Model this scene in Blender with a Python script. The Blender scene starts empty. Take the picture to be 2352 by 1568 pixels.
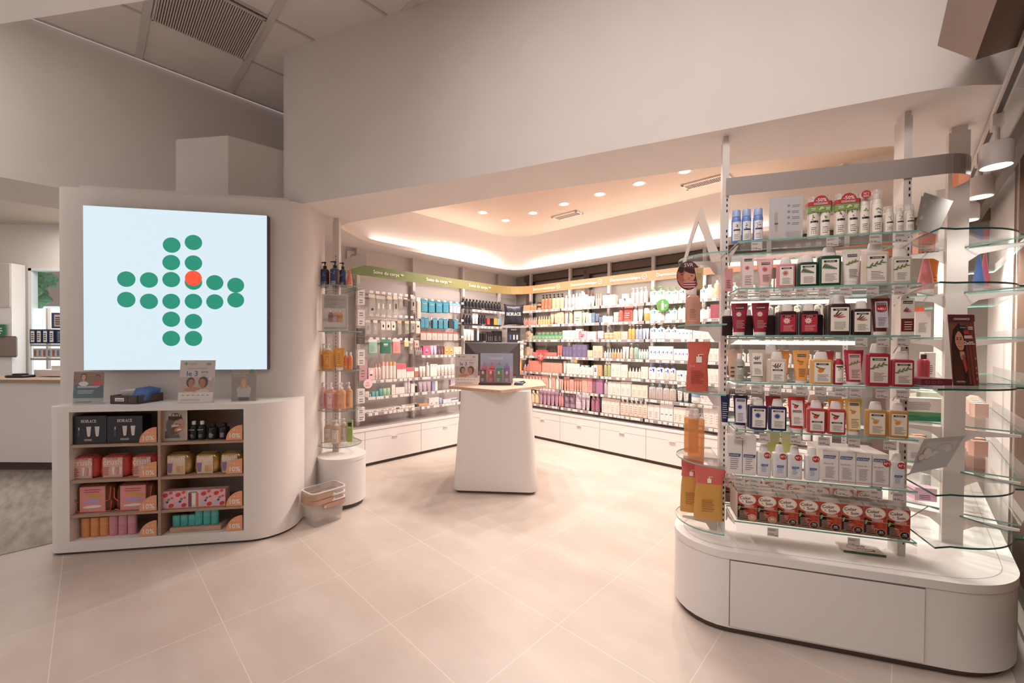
import bpy, math, random
from mathutils import Vector, Matrix
random.seed(7)
S = bpy.context.scene
COL = S.collection
PI = math.pi
# ------------------------------------------------------------------ camera
F_PX, CX, CY, CAMH = 930.7, 1176.0, 800.0, 1.6
PITCH, ROLL, TH = math.radians(.6585), math.radians(.3618), math.radians(43.772)
_cp, _sp, _cr, _sr = math.cos(PITCH), math.sin(PITCH), math.cos(ROLL), math.sin(ROLL)
# rows: image right, image down, view direction (in world x, down, forward)
_Rx = Matrix(((1, 0, 0), (0, _cp, -_sp), (0, _sp, _cp)))
_Rz = Matrix(((_cr, -_sr, 0), (_sr, _cr, 0), (0, 0, 1)))
_R = _Rz @ _Rx
def _w(v): return Vector((v[0], v[2], -v[1]))
_right, _down, _fwd = _w(_R[0]), _w(_R[1]), _w(_R[2])
cam_data = bpy.data.cameras.new('camera')
cam_data.sensor_width = 36.0
cam_data.lens = 36.0 * F_PX / 2352
cam_data.shift_y = (CY - 784) / 2352
cam_data.clip_start = .05
cam_data.clip_end = 100
cam = bpy.data.objects.new('camera', cam_data)
COL.objects.link(cam)
m = Matrix((_right, -_down, -_fwd)).transposed().to_4x4()
m.translation = Vector((0, 0, CAMH))
cam.matrix_world = m
S.camera = cam
# ------------------------------------------------------------------ world, exposure, lights
S.view_settings.view_transform = 'Standard'
S.view_settings.look = 'None'
S.view_settings.gamma = 1
S.view_settings.exposure = 0.17
S.view_settings.use_curve_mapping = False
S.cycles.transparent_max_bounces = 24
W = bpy.data.worlds.new('world'); S.world = W; W.use_nodes = True
_bg = W.node_tree.nodes['Background']
_bg.inputs[0].default_value = (1.0, .90, .86, 1)
_bg.inputs[1].default_value = .53
AV = Vector((math.sin(TH), math.cos(TH)))      # along the left product wall
BV = Vector((math.cos(TH), -math.sin(TH)))     # along the right product wall
def RW(b, a, z=0.0):
    p = BV * b + AV * a
    return Vector((p.x, p.y, z))
RANG = -TH
def area(name, loc, size, power, color=(1, .86, .78), rot=(0, 0, 0), size_y=None, spread=PI):
    l = bpy.data.lights.new(name, 'AREA'); l.energy = power; l.color = color; l.size = size
    if size_y: l.shape = 'RECTANGLE'; l.size_y = size_y
    l.spread = spread
    o = bpy.data.objects.new(name, l); COL.objects.link(o); o.location = loc; o.rotation_euler = rot
    return o
def spot(name, loc, target, power, angle=80, blend=.6, color=(1, .88, .8), r=.04):
    l = bpy.data.lights.new(name, 'SPOT'); l.energy = power; l.color = color
    l.spot_size = math.radians(angle); l.spot_blend = blend; l.shadow_soft_size = r
    o = bpy.data.objects.new(name, l); COL.objects.link(o); o.location = loc
    d = Vector(target) - Vector(loc)
    o.rotation_euler = d.to_track_quat('-Z', 'Y').to_euler()
    return o
LC = (1, .865, .79)
DOWN = [(-4.28, 3.85), (-4.30, 4.33), (-3.77, 4.35), (-3.23, 4.35), (-2.70, 4.36), (-2.19, 4.38), (-1.68, 4.40)]
for b, a in DOWN:
    spot('downlight_beam', RW(b, a, 3.42), RW(b, a, 0), 98, 150, .7, LC, .06)
# hidden cove strips lying on the lip of the ceiling recess
area('cove_light', RW(-4.95, 3.7, 2.914), .03, 4.5, LC, (0, math.radians(170), RANG), 2.3)
area('cove_light', RW(-2.9, 5.24, 2.914), .03, 7, LC, (0, math.radians(170), RANG - PI/2), 3.6)
# added fill lamps out of view, brightening the counter, aisle and alcove front
area('fill_light', (-.6, 1.0, 4.2), 1.4, 30, (1, .9, .86), (0, 0, 0), 1.4)
area('fill_light', (-3.6, 1.6, 4.2), 1.2, 46, (1, .93, .9), (0, 0, 0), 1.2)
area('fill_light', (-.5, -2.0, 3.6), 2.4, 38, (1, .9, .85), (math.radians(35), 0, 0), 1.6)
_l = area('fill_light', (.5, .2, 4.15), .9, 26, (1, .9, .86), (0, 0, 0), .9, 2.2)
_l.rotation_euler = (Vector((1.75, 2.2, 1.3)) - Vector((.5, .2, 4.15))).to_track_quat('-Z', 'Y').to_euler()  # added fill aimed at the gondola front to lift its labels
area('counter_area_light', (-6.2, 5.7, 3.4), 1.4, 48, (1, .93, .86), (0, 0, 0), 1.0)
area('daylight', (-10.2, 6.9, 5.0), 2.0, 1100, (.93, 1, 1), (math.radians(55), 0, 0), 1.5)
# ------------------------------------------------------------------ helpers
def ray(x, y):
    d = _right * ((x - CX) / F_PX) + _down * ((y - CY) / F_PX) + _fwd
    return d
def onz(x, y, h):
    d = ray(x, y); t = (h - CAMH) / d.z
    return Vector((d.x * t, d.y * t, h))
class Frame:
    """local x along a furniture front, local y into its depth"""
    def __init__(s, o, ang):
        s.o = Vector((o[0], o[1])); s.ang = ang
        s.ex = Vector((math.cos(ang), math.sin(ang))); s.ey = Vector((-s.ex.y, s.ex.x))
    def w(s, x, y, z=0.0):
        p = s.o + s.ex * x + s.ey * y
        return Vector((p.x, p.y, z))
    def at(s, px, py, y=0.0):
        """point on the vertical plane local y seen at photo position px, py -> (x, z)"""
        d = ray(px, py); o = s.o + s.ey * y
        den = d.x * s.ey.x + d.y * s.ey.y
        t = (o.x * s.ey.x + o.y * s.ey.y) / den
        p = Vector((d.x * t, d.y * t)) - o
        return p.dot(s.ex), CAMH + d.z * t
    def loc(s, p):
        q = Vector((p[0], p[1])) - s.o
        return q.dot(s.ex), q.dot(s.ey)
FG = Frame((1.288, 2.471), math.radians(-17.35))
FR = Frame((0, 0), RANG)                # x = b, y = a   (right product wall)
FA = Frame((0, 0), PI / 2 - TH)         # x = a, y = -b  (left product wall)
FC = Frame((-3.449, 2.988), math.radians(9.8))
FS = Frame((-1.977, 3.62), math.radians(10))
FT = Frame((-.624, 4.317), math.radians(-3.9))
def lin(c):
    c /= 255.0
    return c / 12.92 if c <= .04045 else ((c + .055) / 1.055) ** 2.4
_mc = {}
def C(hexs, r=.5, metal=0.0, emit=0.0, bump=None, coat=0.0, trans=0.0, name=None):
    k = (hexs, r, metal, emit, bump, coat, trans)
    if k in _mc: return _mc[k]
    h = hexs.lstrip('#')
    col = tuple(lin(int(h[i:i+2], 16)) for i in (0, 2, 4)) + (1,)
    m = bpy.data.materials.new(name or 'paint_' + h); m.use_nodes = True
    nt = m.node_tree; b = nt.nodes['Principled BSDF']
    b.inputs['Base Color'].default_value = col; b.inputs['Roughness'].default_value = r
    b.inputs['Metallic'].default_value = metal
    if coat: b.inputs['Coat Weight'].default_value = coat
    if trans: b.inputs['Transmission Weight'].default_value = trans
    if emit:
        b.inputs['Base Color'].default_value = (.02, .02, .02, 1)
        b.inputs['Emission Color'].default_value = col; b.inputs['Emission Strength'].default_value = emit
    if bump:
        n = nt.nodes.new('ShaderNodeTexNoise'); n.inputs['Scale'].default_value = bump
        tc = nt.nodes.new('ShaderNodeTexCoord'); nt.links.new(tc.outputs['Object'], n.inputs['Vector'])
        bp = nt.nodes.new('ShaderNodeBump'); bp.inputs['Strength'].default_value = .15; bp.inputs['Distance'].default_value = .002
        nt.links.new(n.outputs['Fac'], bp.inputs['Height']); nt.links.new(bp.outputs['Normal'], b.inputs['Normal'])
    _mc[k] = m
    return m
def see_through(name, tint, gloss=.06, op=0.0, opcol=(1, 1, 1), rough=.03):
    """clear pane: mostly lets light straight through, glossy at grazing angles, optional milky share"""
    m = bpy.data.materials.new(name); m.use_nodes = True; nt = m.node_tree; N = nt.nodes; L = nt.links
    N.remove(N['Principled BSDF']); out = N['Material Output']
    t = N.new('ShaderNodeBsdfTransparent'); t.inputs[0].default_value = (*tint, 1)
    g = N.new('ShaderNodeBsdfGlossy'); g.inputs['Roughness'].default_value = rough
    lw = N.new('ShaderNodeLayerWeight'); lw.inputs['Blend'].default_value = .5
    pw = N.new('ShaderNodeMath'); pw.operation = 'POWER'; pw.inputs[1].default_value = 4.0; L.new(lw.outputs['Facing'], pw.inputs[0])
    ml = N.new('ShaderNodeMath'); ml.operation = 'MULTIPLY_ADD'; ml.inputs[1].default_value = .55; ml.inputs[2].default_value = .025; L.new(pw.outputs[0], ml.inputs[0])
    mx = N.new('ShaderNodeMixShader'); L.new(ml.outputs[0], mx.inputs[0]); L.new(t.outputs[0], mx.inputs[1]); L.new(g.outputs[0], mx.inputs[2])
    last = mx
    if op:
        d = N.new('ShaderNodeBsdfDiffuse'); d.inputs[0].default_value = (*opcol, 1)
        m2 = N.new('ShaderNodeMixShader'); m2.inputs[0].default_value = op
        L.new(mx.outputs[0], m2.inputs[1]); L.new(d.outputs[0], m2.inputs[2]); last = m2
    L.new(last.outputs[0], out.inputs[0])
    return m
GLASS = see_through('shelf_glass', (.985, .995, .99))
ACRYL = see_through('acrylic', (.95, .95, .95), op=.10, opcol=(.9, .88, .86))
FOIL = see_through('plastic_film', (.93, .93, .92), op=.25, opcol=(.85, .84, .82))
MILKY = see_through('milky_plastic', (.96, .95, .94), op=.16, opcol=(.86, .82, .79))
BLISTER = see_through('blister', (.9, .9, .88), op=.28, opcol=(.72, .7, .65))
GEDGE = C('#7fb3a9', .15, name='glass_edge')
GEDGE2 = C('#23665c', .12, name='dark_glass_edge')
WHITE = C('#ece8e5', .45, name='white_lacquer')
POSTM = C('#d9d2cd', .4, name='white_post_metal')
SLOT = C('#171313', .7)
INK = C('#2a2624', .6)
PAPER = C('#f0ece8', .6, name='paper')
def noise_mat(name, c1, c2, scale, rough=.5, stretch=(1, 1, 1), detail=5, coords='Object', bumps=0.0):
    m = bpy.data.materials.new(name); m.use_nodes = True; nt = m.node_tree; N = nt.nodes; L = nt.links
    b = N['Principled BSDF']; b.inputs['Roughness'].default_value = rough
    tc = N.new('ShaderNodeTexCoord'); mp = N.new('ShaderNodeMapping'); mp.inputs['Scale'].default_value = stretch
    n = N.new('ShaderNodeTexNoise'); n.inputs['Scale'].default_value = scale; n.inputs['Detail'].default_value = detail
    r = N.new('ShaderNodeMix'); r.data_type = 'RGBA'
    def cc(h): h = h.lstrip('#'); return tuple(lin(int(h[i:i+2], 16)) for i in (0, 2, 4)) + (1,)
    r.inputs[6].default_value = cc(c1); r.inputs[7].default_value = cc(c2)
    rr = N.new('ShaderNodeMapRange'); rr.inputs[1].default_value = .3; rr.inputs[2].default_value = .7
    L.new(tc.outputs[coords], mp.inputs[0]); L.new(mp.outputs[0], n.inputs[0]); L.new(n.outputs[0], rr.inputs[0])
    L.new(rr.outputs[0], r.inputs[0]); L.new(r.outputs[2], b.inputs['Base Color'])
    if bumps:
        bp = N.new('ShaderNodeBump'); bp.inputs['Strength'].default_value = bumps; bp.inputs['Distance'].default_value = .004
        L.new(n.outputs[0], bp.inputs['Height']); L.new(bp.outputs['Normal'], b.inputs['Normal'])
    return m
WOOD = noise_mat('light_oak', '#b89c87', '#a38873', 9, .5, (1, 1, 14))
WOODT = noise_mat('pale_wood_top', '#cfae99', '#c09d88', 7, .45, (1, 8, 1))
WALLP = noise_mat('wall_paint', '#e3dcd7', '#dfd8d3', 3, .75)
SOFF = noise_mat('soffit_paint', '#e9e2dd', '#e6dfda', 3, .7)
CARPET = noise_mat('grey_carpet', '#bdb4aa', '#978e85', 9, .95, (.35, 1.6, 1), 12, bumps=.3)
_tc = {}
def text_geo(s, bold=0.0):
    k = (s, bold)
    if k in _tc: return _tc[k]
    cu = bpy.data.curves.new('t', 'FONT'); cu.body = s; cu.size = 1.0; cu.resolution_u = 2; cu.offset = bold
    cu.fill_mode = 'FRONT'
    o = bpy.data.objects.new('t', cu); me = o.to_mesh()
    vs = [(v.co.x, v.co.y) for v in me.vertices]; fs = [tuple(p.vertices) for p in me.polygons]
    o.to_mesh_clear(); bpy.data.objects.remove(o); bpy.data.curves.remove(cu)
    if vs:
        x0 = min(v[0] for v in vs); x1 = max(v[0] for v in vs)
        vs = [(x - x0, y) for x, y in vs]; w = x1 - x0
    else: w = 0
    _tc[k] = (vs, fs, w)
    return _tc[k]
def ringseg(cx, cy, ro, rv, ri, riv, a0, a1, n=14):
    out = []
    for i in range(n):
        t, u = a0 + (a1-a0)*i/n, a0 + (a1-a0)*(i+1)/n
        out.append([(cx + ro*math.cos(t), cy + rv*math.sin(t)), (cx + ro*math.cos(u), cy + rv*math.sin(u)), (cx + ri*math.cos(u), cy + riv*math.sin(u)), (cx + ri*math.cos(t), cy + riv*math.sin(t))])
    return out
def _r(a, b, c, d): return [(a, b), (c, b), (c, d), (a, d)]
SERIF = {
 'H': (.74, [_r(.08,0,.24,1), _r(.5,0,.66,1), _r(.24,.46,.5,.53), _r(0,0,.32,.06), _r(0,.94,.32,1), _r(.42,0,.74,.06), _r(.42,.94,.74,1)]),
 'O': (.80, ringseg(.40, .5, .38, .52, .22, .47, 0, 2*PI, 22)),
 'R': (.78, [_r(.08,0,.24,1), _r(0,0,.32,.06), _r(0,.94,.3,1), _r(.24,.94,.40,1), _r(.24,.46,.40,.52), [(.34,.50),(.50,.50),(.74,.06),(.58,.0)], _r(.55,0,.80,.06)] + ringseg(.38, .73, .26, .27, .11, .21, -PI/2, PI/2, 10)),
 'A': (.76, [[(.34,1),(.42,1),(.16,0),(.09,0)], [(.34,1),(.46,1),(.70,0),(.52,0)], _r(.2,.30,.56,.36), _r(0,0,.26,.06), _r(.44,0,.78,.06)]),
 'C': (.72, ringseg(.40, .5, .38, .52, .22, .47, .7, 2*PI-.7, 18) + [_r(.64,.64,.70,.98), _r(.64,.04,.70,.30)]),
 'E': (.64, [_r(.08,0,.24,1), _r(0,0,.56,.06), _r(0,.94,.54,1), _r(.24,.47,.42,.53), _r(.50,0,.57,.30), _r(.48,.72,.55,1), _r(.38,.36,.43,.64)]),
}
def serif(mb, txt, cu, v, size, m, l=2, maxw=None):
    gap = .04; w = sum(SERIF[c][0] + gap for c in txt) - gap; k = size
    if maxw and w*k > maxw: k = maxw/w
    u = cu - w*k/2
    for c in txt:
        wd, ps = SERIF[c]
        for q in ps: mb.pp([(u + x*k, v + y*k) for x, y in q], m, l)
        u += (wd + gap)*k
class MB:
    def __init__(s): s.v = []; s.f = []; s.m = []; s.mats = []; s.pf = None
    def mi(s, m):
        if m not in s.mats: s.mats.append(m)
        return s.mats.index(m)
    def add(s, vs, fs, m):
        n = len(s.v); s.v.extend([tuple(v) for v in vs]); k = s.mi(m)
        for f in fs: s.f.append([i + n for i in f]); s.m.append(k)
        return s
    def box(s, x0, x1, y0, y1, z0, z1, m):
        v = [(x0,y0,z0),(x1,y0,z0),(x1,y1,z0),(x0,y1,z0),(x0,y0,z1),(x1,y0,z1),(x1,y1,z1),(x0,y1,z1)]
        return s.add(v, [(0,3,2,1),(4,5,6,7),(0,1,5,4),(1,2,6,5),(2,3,7,6),(3,0,4,7)], m)
    def rbox(s, x0, x1, y0, y1, z0, z1, m, r=.004):
        pts = rrect(x0, x1, y0, y1, r, 3)
        k = min(r, (z1 - z0) * .3); cx, cy = (x0+x1)/2, (y0+y1)/2
        sh = lambda q: [(cx + (x-cx)*(1-k/max(abs(x1-cx),1e-6)), cy + (y-cy)*(1-k/max(abs(y1-cy),1e-6))) for x, y in pts]
        inn = sh(1)
        return s.loft([[(x,y,z0) for x,y in inn],[(x,y,z0+k) for x,y in pts],[(x,y,z1-k) for x,y in pts],[(x,y,z1) for x,y in inn]], m)
    def prism(s, poly, z0, z1, m, mt=None, mb=None):
        n = len(poly)
        v = [(x, y, z0) for x, y in poly] + [(x, y, z1) for x, y in poly]
        s.add(v, [(i, (i+1) % n, n + (i+1) % n, n + i) for i in range(n)], m)
        s.add([(x, y, z1) for x, y in poly], [tuple(range(n))], mt or m)
        return s.add([(x, y, z0) for x, y in poly], [tuple(range(n-1, -1, -1))], mb or mt or m)
    def loft(s, rings, m, c0=True, c1=True, closed=True):
        n = len(rings[0]); v = [p for r in rings for p in r]; fs = []
        for j in range(len(rings) - 1):
            for i in range(n if closed else n - 1):
                a, b = j*n + i, j*n + (i+1) % n
                fs.append((a, b, b + n, a + n))
        if c0: fs.append(tuple(range(n-1, -1, -1)))
        if c1: fs.append(tuple((len(rings)-1)*n + i for i in range(n)))
        return s.add(v, fs, m)
    def lathe(s, prof, m, seg=18, cx=0, cy=0, c0=True, c1=True, sy=1.0):
        return s.loft([[(cx + r*math.cos(2*PI*i/seg), cy + sy*r*math.sin(2*PI*i/seg), z) for i in range(seg)] for r, z in prof], m, c0, c1)
    def tube(s, pts, r, m, seg=8, c=True):
        pts = [Vector(p) for p in pts]; rings = []; up = Vector((0, 0, 1))
        for i, p in enumerate(pts):
            d = (pts[min(i+1, len(pts)-1)] - pts[max(i-1, 0)]).normalized()
            u = d.cross(up)
            if u.length < 1e-3: u = d.cross(Vector((0, 1, 0)))
            u.normalize(); w = u.cross(d)
            rings.append([p + (u*math.cos(2*PI*k/seg) + w*math.sin(2*PI*k/seg))*r for k in range(seg)])
        return s.loft(rings, m, c, c)
    def strip(s, path, z0, z1, t, m, mo=None):
        """vertical band of thickness t following a plan path"""
        n = len(path); off = []
        for i in range(n):
            a = Vector(path[max(i-1, 0)]); b = Vector(path[min(i+1, n-1)]); d = (b-a).normalized()
            off.append((path[i][0] - d.y*t, path[i][1] + d.x*t))
        for i in range(n-1):
            p, q, P, Q = path[i], path[i+1], off[i], off[i+1]
            s.add([(p[0],p[1],z0),(q[0],q[1],z0),(q[0],q[1],z1),(p[0],p[1],z1)], [(0,1,2,3)], m)
            s.add([(P[0],P[1],z0),(Q[0],Q[1],z0),(Q[0],Q[1],z1),(P[0],P[1],z1)], [(3,2,1,0)], mo or m)
            s.add([(p[0],p[1],z1),(q[0],q[1],z1),(Q[0],Q[1],z1),(P[0],P[1],z1)], [(0,1,2,3)], mo or m)
            s.add([(p[0],p[1],z0),(q[0],q[1],z0),(Q[0],Q[1],z0),(P[0],P[1],z0)], [(3,2,1,0)], mo or m)
        for i in (0, n-1):
            p, P = path[i], off[i]
            s.add([(p[0],p[1],z0),(P[0],P[1],z0),(P[0],P[1],z1),(p[0],p[1],z1)], [(0,1,2,3)], mo or m)
        return s
    # ---- printing on a plane: set frame with face(origin, u, v, n)
    def face(s, o, u, v, n, gap=.0004): s.pf = (Vector(o), Vector(u), Vector(v), Vector(n), gap); s.layer = 1; return s
    def P(s, u, v, l):
        o, U, V, n, g = s.pf
        return o + U*u + V*v + n*(g*l)
    def pr(s, u0, v0, u1, v1, m, l=1): return s.add([s.P(u0,v0,l), s.P(u1,v0,l), s.P(u1,v1,l), s.P(u0,v1,l)], [(0,1,2,3)], m)
    def pp(s, pts, m, l=1): return s.add([s.P(u,v,l) for u, v in pts], [tuple(range(len(pts)))], m)
    def pe(s, cu, cv, ru, rv, m, l=1, rot=0.0, n=16, a0=0, a1=2*PI):
        c, q = math.cos(rot), math.sin(rot); pts = []
        for i in range(n + (0 if a1 - a0 >= 2*PI - 1e-6 else 1)):
            t = a0 + (a1-a0)*i/n; x, y = ru*math.cos(t), rv*math.sin(t)
            pts.append((cu + x*c - y*q, cv + x*q + y*c))
        return s.pp(pts, m, l)
    def pt(s, txt, cu, v, size, m, l=2, align='c', maxw=None, bold=.0, rot=0.0, sx=1.0):
        vs, fs, w = text_geo(txt, bold*.4); k = size
        if not vs or not w: return s
        kx = k * sx
        if maxw and w*kx > maxw: kx = maxw / w; k = min(k, kx / sx if sx else kx)
        u0 = {'c': -w*kx/2, 'l': 0, 'r': -w*kx}[align]; c, q = math.cos(rot), math.sin(rot)
        return s.add([s.P(cu + (u0 + x*kx)*c - y*k*q, v + (u0 + x*kx)*q + y*k*c, l) for x, y in vs], fs, m)
    def lines(s, u0, u1, v0, v1, n, m, l=2, th=.45, ragged=.35):
        if n < 1: return s
        h = (v1 - v0) / n
        for i in range(n):
            v = v1 - (i+1)*h; e = u0 + (u1-u0)*(1 - ragged*random.random())
            s.pr(u0, v, e, v + h*th, m, l)
        return s
    def build(s, name, parent=None, loc=None, rz=0.0, smooth=32, fix=False):
        me = bpy.data.meshes.new(name); me.from_pydata(s.v, [], s.f)
        for m in s.mats: me.materials.append(m)
        me.polygons.foreach_set('material_index', s.m); me.update()
        if smooth:
            me.polygons.foreach_set('use_smooth', [True]*len(me.polygons)); me.set_sharp_from_angle(angle=math.radians(smooth))
        o = bpy.data.objects.new(name, me); COL.objects.link(o)
        if parent: o.parent = parent
        if loc is not None: o.location = loc
        o.rotation_euler = (0, 0, rz)
        return o
def rrect(x0, x1, y0, y1, r, n=4):
    p = []
    for cx, cy, a in ((x1-r, y1-r, 0), (x0+r, y1-r, PI/2), (x0+r, y0+r, PI), (x1-r, y0+r, 1.5*PI)):
        for i in range(n+1): t = a + PI/2*i/n; p.append((cx + r*math.cos(t), cy + r*math.sin(t)))
    return p
def arc(cx, cy, r, a0, a1, n=8): return [(cx + r*math.cos(a0+(a1-a0)*i/n), cy + r*math.sin(a0+(a1-a0)*i/n)) for i in range(n+1)]
def sup(z, w, d, e=4, n=20, cx=0, cy=0):
    out = []
    for i in range(n):
        t = 2*PI*(i+.5)/n; c, q = math.cos(t), math.sin(t)
        out.append((cx + w*math.copysign(abs(c)**(2/e), c), cy + d*math.copysign(abs(q)**(2/e), q), z))
    return out
def tag(o, label=None, cat=None, group=None, kind=None):
    if label and len(label.split()) > 16: print('LONG', label)
    if label: o['label'] = label
    if cat: o['category'] = cat
    if group: o['group'] = group
    if kind: o['kind'] = kind
    return o
def empty(name, loc, rz=0.0, label=None, cat=None, group=None):
    o = bpy.data.objects.new(name, None); COL.objects.link(o); o.empty_display_size = .05
    o.location = loc; o.rotation_euler = (0, 0, rz)
    return tag(o, label, cat, group)
def kids(o): return [c for c in bpy.data.objects if c.parent == o]
def dup(o, loc=None, rz=None, label=None, group=None, parent=None):
    r = o.copy(); COL.objects.link(r)
    if parent is not None: r.parent = parent
    if loc is not None: r.location = loc
    if rz is not None: r.rotation_euler = (0, 0, rz)
    if label: r['label'] = label
    if group: r['group'] = group
    for c in _kids.get(o.name, []): 
        k = c.copy(); COL.objects.link(k); k.parent = r
        for g in _kids.get(c.name, []):
            q = g.copy(); COL.objects.link(q); q.parent = k
    return r
_kids = {}
def reg(o, *cs): _kids.setdefault(o.name, []).extend([c for c in cs if c]); return o
def struct(o, label, cat=None): o['kind'] = 'structure'; o['label'] = label; return o
# ================================================================== THE SETTING
from mathutils.geometry import tessellate_polygon
CEIL, SZ, RZ = 4.3, 2.86, 3.45
# floor: large beige tiles with faint joints, laid along the room grid
def floor_mat():
    m = bpy.data.materials.new('beige_floor_tiles'); m.use_nodes = True; nt = m.node_tree; N = nt.nodes; L = nt.links
    b = N['Principled BSDF']; b.inputs['Roughness'].default_value = .42
    tc = N.new('ShaderNodeTexCoord'); mp = N.new('ShaderNodeMapping')
    mp.inputs['Location'].default_value = (4.15, .14, 0)
    br = N.new('ShaderNodeTexBrick'); br.offset = 0; br.inputs['Scale'].default_value = 1
    br.inputs['Brick Width'].default_value = .69; br.inputs['Row Height'].default_value = .662
    br.inputs['Mortar Size'].default_value = .0022; br.inputs['Mortar Smooth'].default_value = .3
    n = N.new('ShaderNodeTexNoise'); n.inputs['Scale'].default_value = 2.2; n.inputs['Detail'].default_value = 7
    n2 = N.new('ShaderNodeTexNoise'); n2.inputs['Scale'].default_value = 1.1; n2.inputs['Detail'].default_value = 4
    mp2 = N.new('ShaderNodeMapping'); mp2.inputs['Scale'].default_value = (1, 3.2, 1); mp2.inputs['Rotation'].default_value = (0, 0, .5)
    def cc(h): return tuple(lin(int(h[i:i+2], 16)) for i in (0, 2, 4)) + (1,)
    mx = N.new('ShaderNodeMix'); mx.data_type = 'RGBA'; mx.inputs[6].default_value = cc('d6cac0'); mx.inputs[7].default_value = cc('c7b9ae')
    L.new(tc.outputs['Object'], mp.inputs[0]); L.new(mp.outputs[0], br.inputs[0]); L.new(tc.outputs['Object'], n.inputs[0])
    L.new(tc.outputs['Object'], mp2.inputs[0]); L.new(mp2.outputs[0], n2.inputs[0])
    ad = N.new('ShaderNodeMath'); ad.operation = 'ADD'; L.new(n.outputs[0], ad.inputs[0]); L.new(n2.outputs[0], ad.inputs[1])
    rr = N.new('ShaderNodeMapRange'); rr.inputs[1].default_value = .75; rr.inputs[2].default_value = 1.25; L.new(ad.outputs[0], rr.inputs[0]); L.new(rr.outputs[0], mx.inputs[0])
    L.new(mx.outputs[2], br.inputs['Color1']); L.new(mx.outputs[2], br.inputs['Color2']); br.inputs['Mortar'].default_value = cc('e6dcd3')
    L.new(br.outputs['Color'], b.inputs['Base Color'])
    return m
mb = MB(); mb.box(-9, 3.2, -4, 9, -.06, 0, floor_mat())
struct(mb.build('floor', rz=RANG), 'beige large-format tiled shop floor')
mb = MB(); mb.box(-12, -4.82, -4, .55, .0, .006, CARPET)
struct(mb.build('floor', loc=(0, 0, 0), rz=RANG), 'grey mottled carpet in front of the far service counter')
# main tiled ceiling
mb = MB(); mb.box(-5.27, 3, -4, 6.2, CEIL, CEIL + .05, WALLP)
struct(mb.build('ceiling', rz=RANG), 'suspended ceiling of large pale panels')
TBAR = C('#cfc8c4', .45, name='ceiling_bar')
mb = MB()
for k in range(-3, 4):
    a = .337 + .724*k; mb.box(-5.27, 0, a - .026, a + .026, CEIL - .012, CEIL - .001, TBAR)
for k in range(0, 5):
    b = -5.265 + .725*k; mb.box(b - .012, b + .012, -3, 3.4, CEIL - .008, CEIL - .0005, C('#c3bbb6', .5))
struct(mb.build('trim_1', rz=RANG), 'pale metal bars between the suspended ceiling panels')
g0 = (-4.53, -3.835, .37, 1.03)
gr = empty('ceiling_vent', RW((g0[0]+g0[1])/2, (g0[2]+g0[3])/2, CEIL - .03), RANG, 'square grey slatted air vent set in the upper suspended ceiling', 'air vent')
mb = MB(); hw, hd = .345, .33
mb.box(-hw, hw, -hd, hd, .012, .018, C('#7c6f69', .8)); mb.build('backing', gr)
mb = MB()
for a, b, c, d in ((-hw, hw, -hd, -hd+.012), (-hw, hw, hd-.012, hd), (-hw, -hw+.012, -hd, hd), (hw-.012, hw, -hd, hd)): mb.box(a, b, c, d, -.002, .016, TBAR)
mb.build('frame', gr)
mb = MB()
for k in range(40):
    y = -hd + .016 + k*.0160; mb.box(-hw + .01, hw - .01, y, y + .009, -.002, .010, C('#cdc3bd', .5))
mb.build('slats', gr)
# left product wall (soins du corps)
mb = MB(); mb.box(-5.45, -5.3, .96, 5.75, 0, CEIL, WALLP)
struct(mb.build('wall_left', rz=RANG), 'pale wall behind the body care shelving')
mb = MB(); mb.box(-5.30, -5.285, 2.1, 5.6, .49, 2.45, C('#bdb5b2', .5, name='grey_back_panel'))
struct(mb.build('trim_2', rz=RANG), 'grey back panel behind the body care shelves')
# bulkhead over the far counter
mb = MB(); mb.box(-6.15, -5.3, -7, .96, 2.93, CEIL, WALLP); mb.box(-5.9, -5.3, .9, .96, 0, 2.93, WALLP)
struct(mb.build('wall_back', rz=RANG), 'tall pale bulkhead wall above the far counter area')
mb = MB(); mb.add([(-14, -7, 3.46), (-6.1, -7, 3.46), (-6.1, 1.4, 3.46), (-14, 1.4, 3.46)], [(0, 1, 2, 3)], C('#c9beb2', .8))
struct(mb.build('trim_3', rz=RANG), 'recessed beige ceiling over the far counter area')
# right product wall (dermocosmetique): dark framed glazing
BRN = C('#6b5549', .45, name='brown_window_frame')
GREYG = C('#99938c', .3, name='frosted_glazing')
mb = MB(); mb.box(-5.3, .7, 5.64, 5.75, 0, SZ + .9, GREYG)
struct(mb.build('wall_right', rz=RANG), 'glazed shopfront wall behind the skincare shelving')
mb = MB()
mb.box(-5.05, .6, 5.585, 5.645, 2.735, 2.84, BRN)
for b, w in ((-5.0, .16), (-3.74, .10), (-1.98, .10), (-.2, .1), (.33, .1)): mb.box(b, b + w, 5.585, 5.645, .4, 2.8, BRN)
mb.box(-5.05, .6, 5.60, 5.645, .49, .58, BRN)
mb.box(-4.82, -3.76, 5.59, 5.60, 2.715, 2.73, SLOT); mb.box(-3.62, -2, 5.59, 5.60, 2.715, 2.73, SLOT)
for b in (-4.83, -3.63): mb.box(b, b + .035, 5.575, 5.60, .49, 2.73, SLOT)
struct(mb.build('window_1', rz=RANG), 'dark brown window frames behind the skincare shelving')
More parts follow.
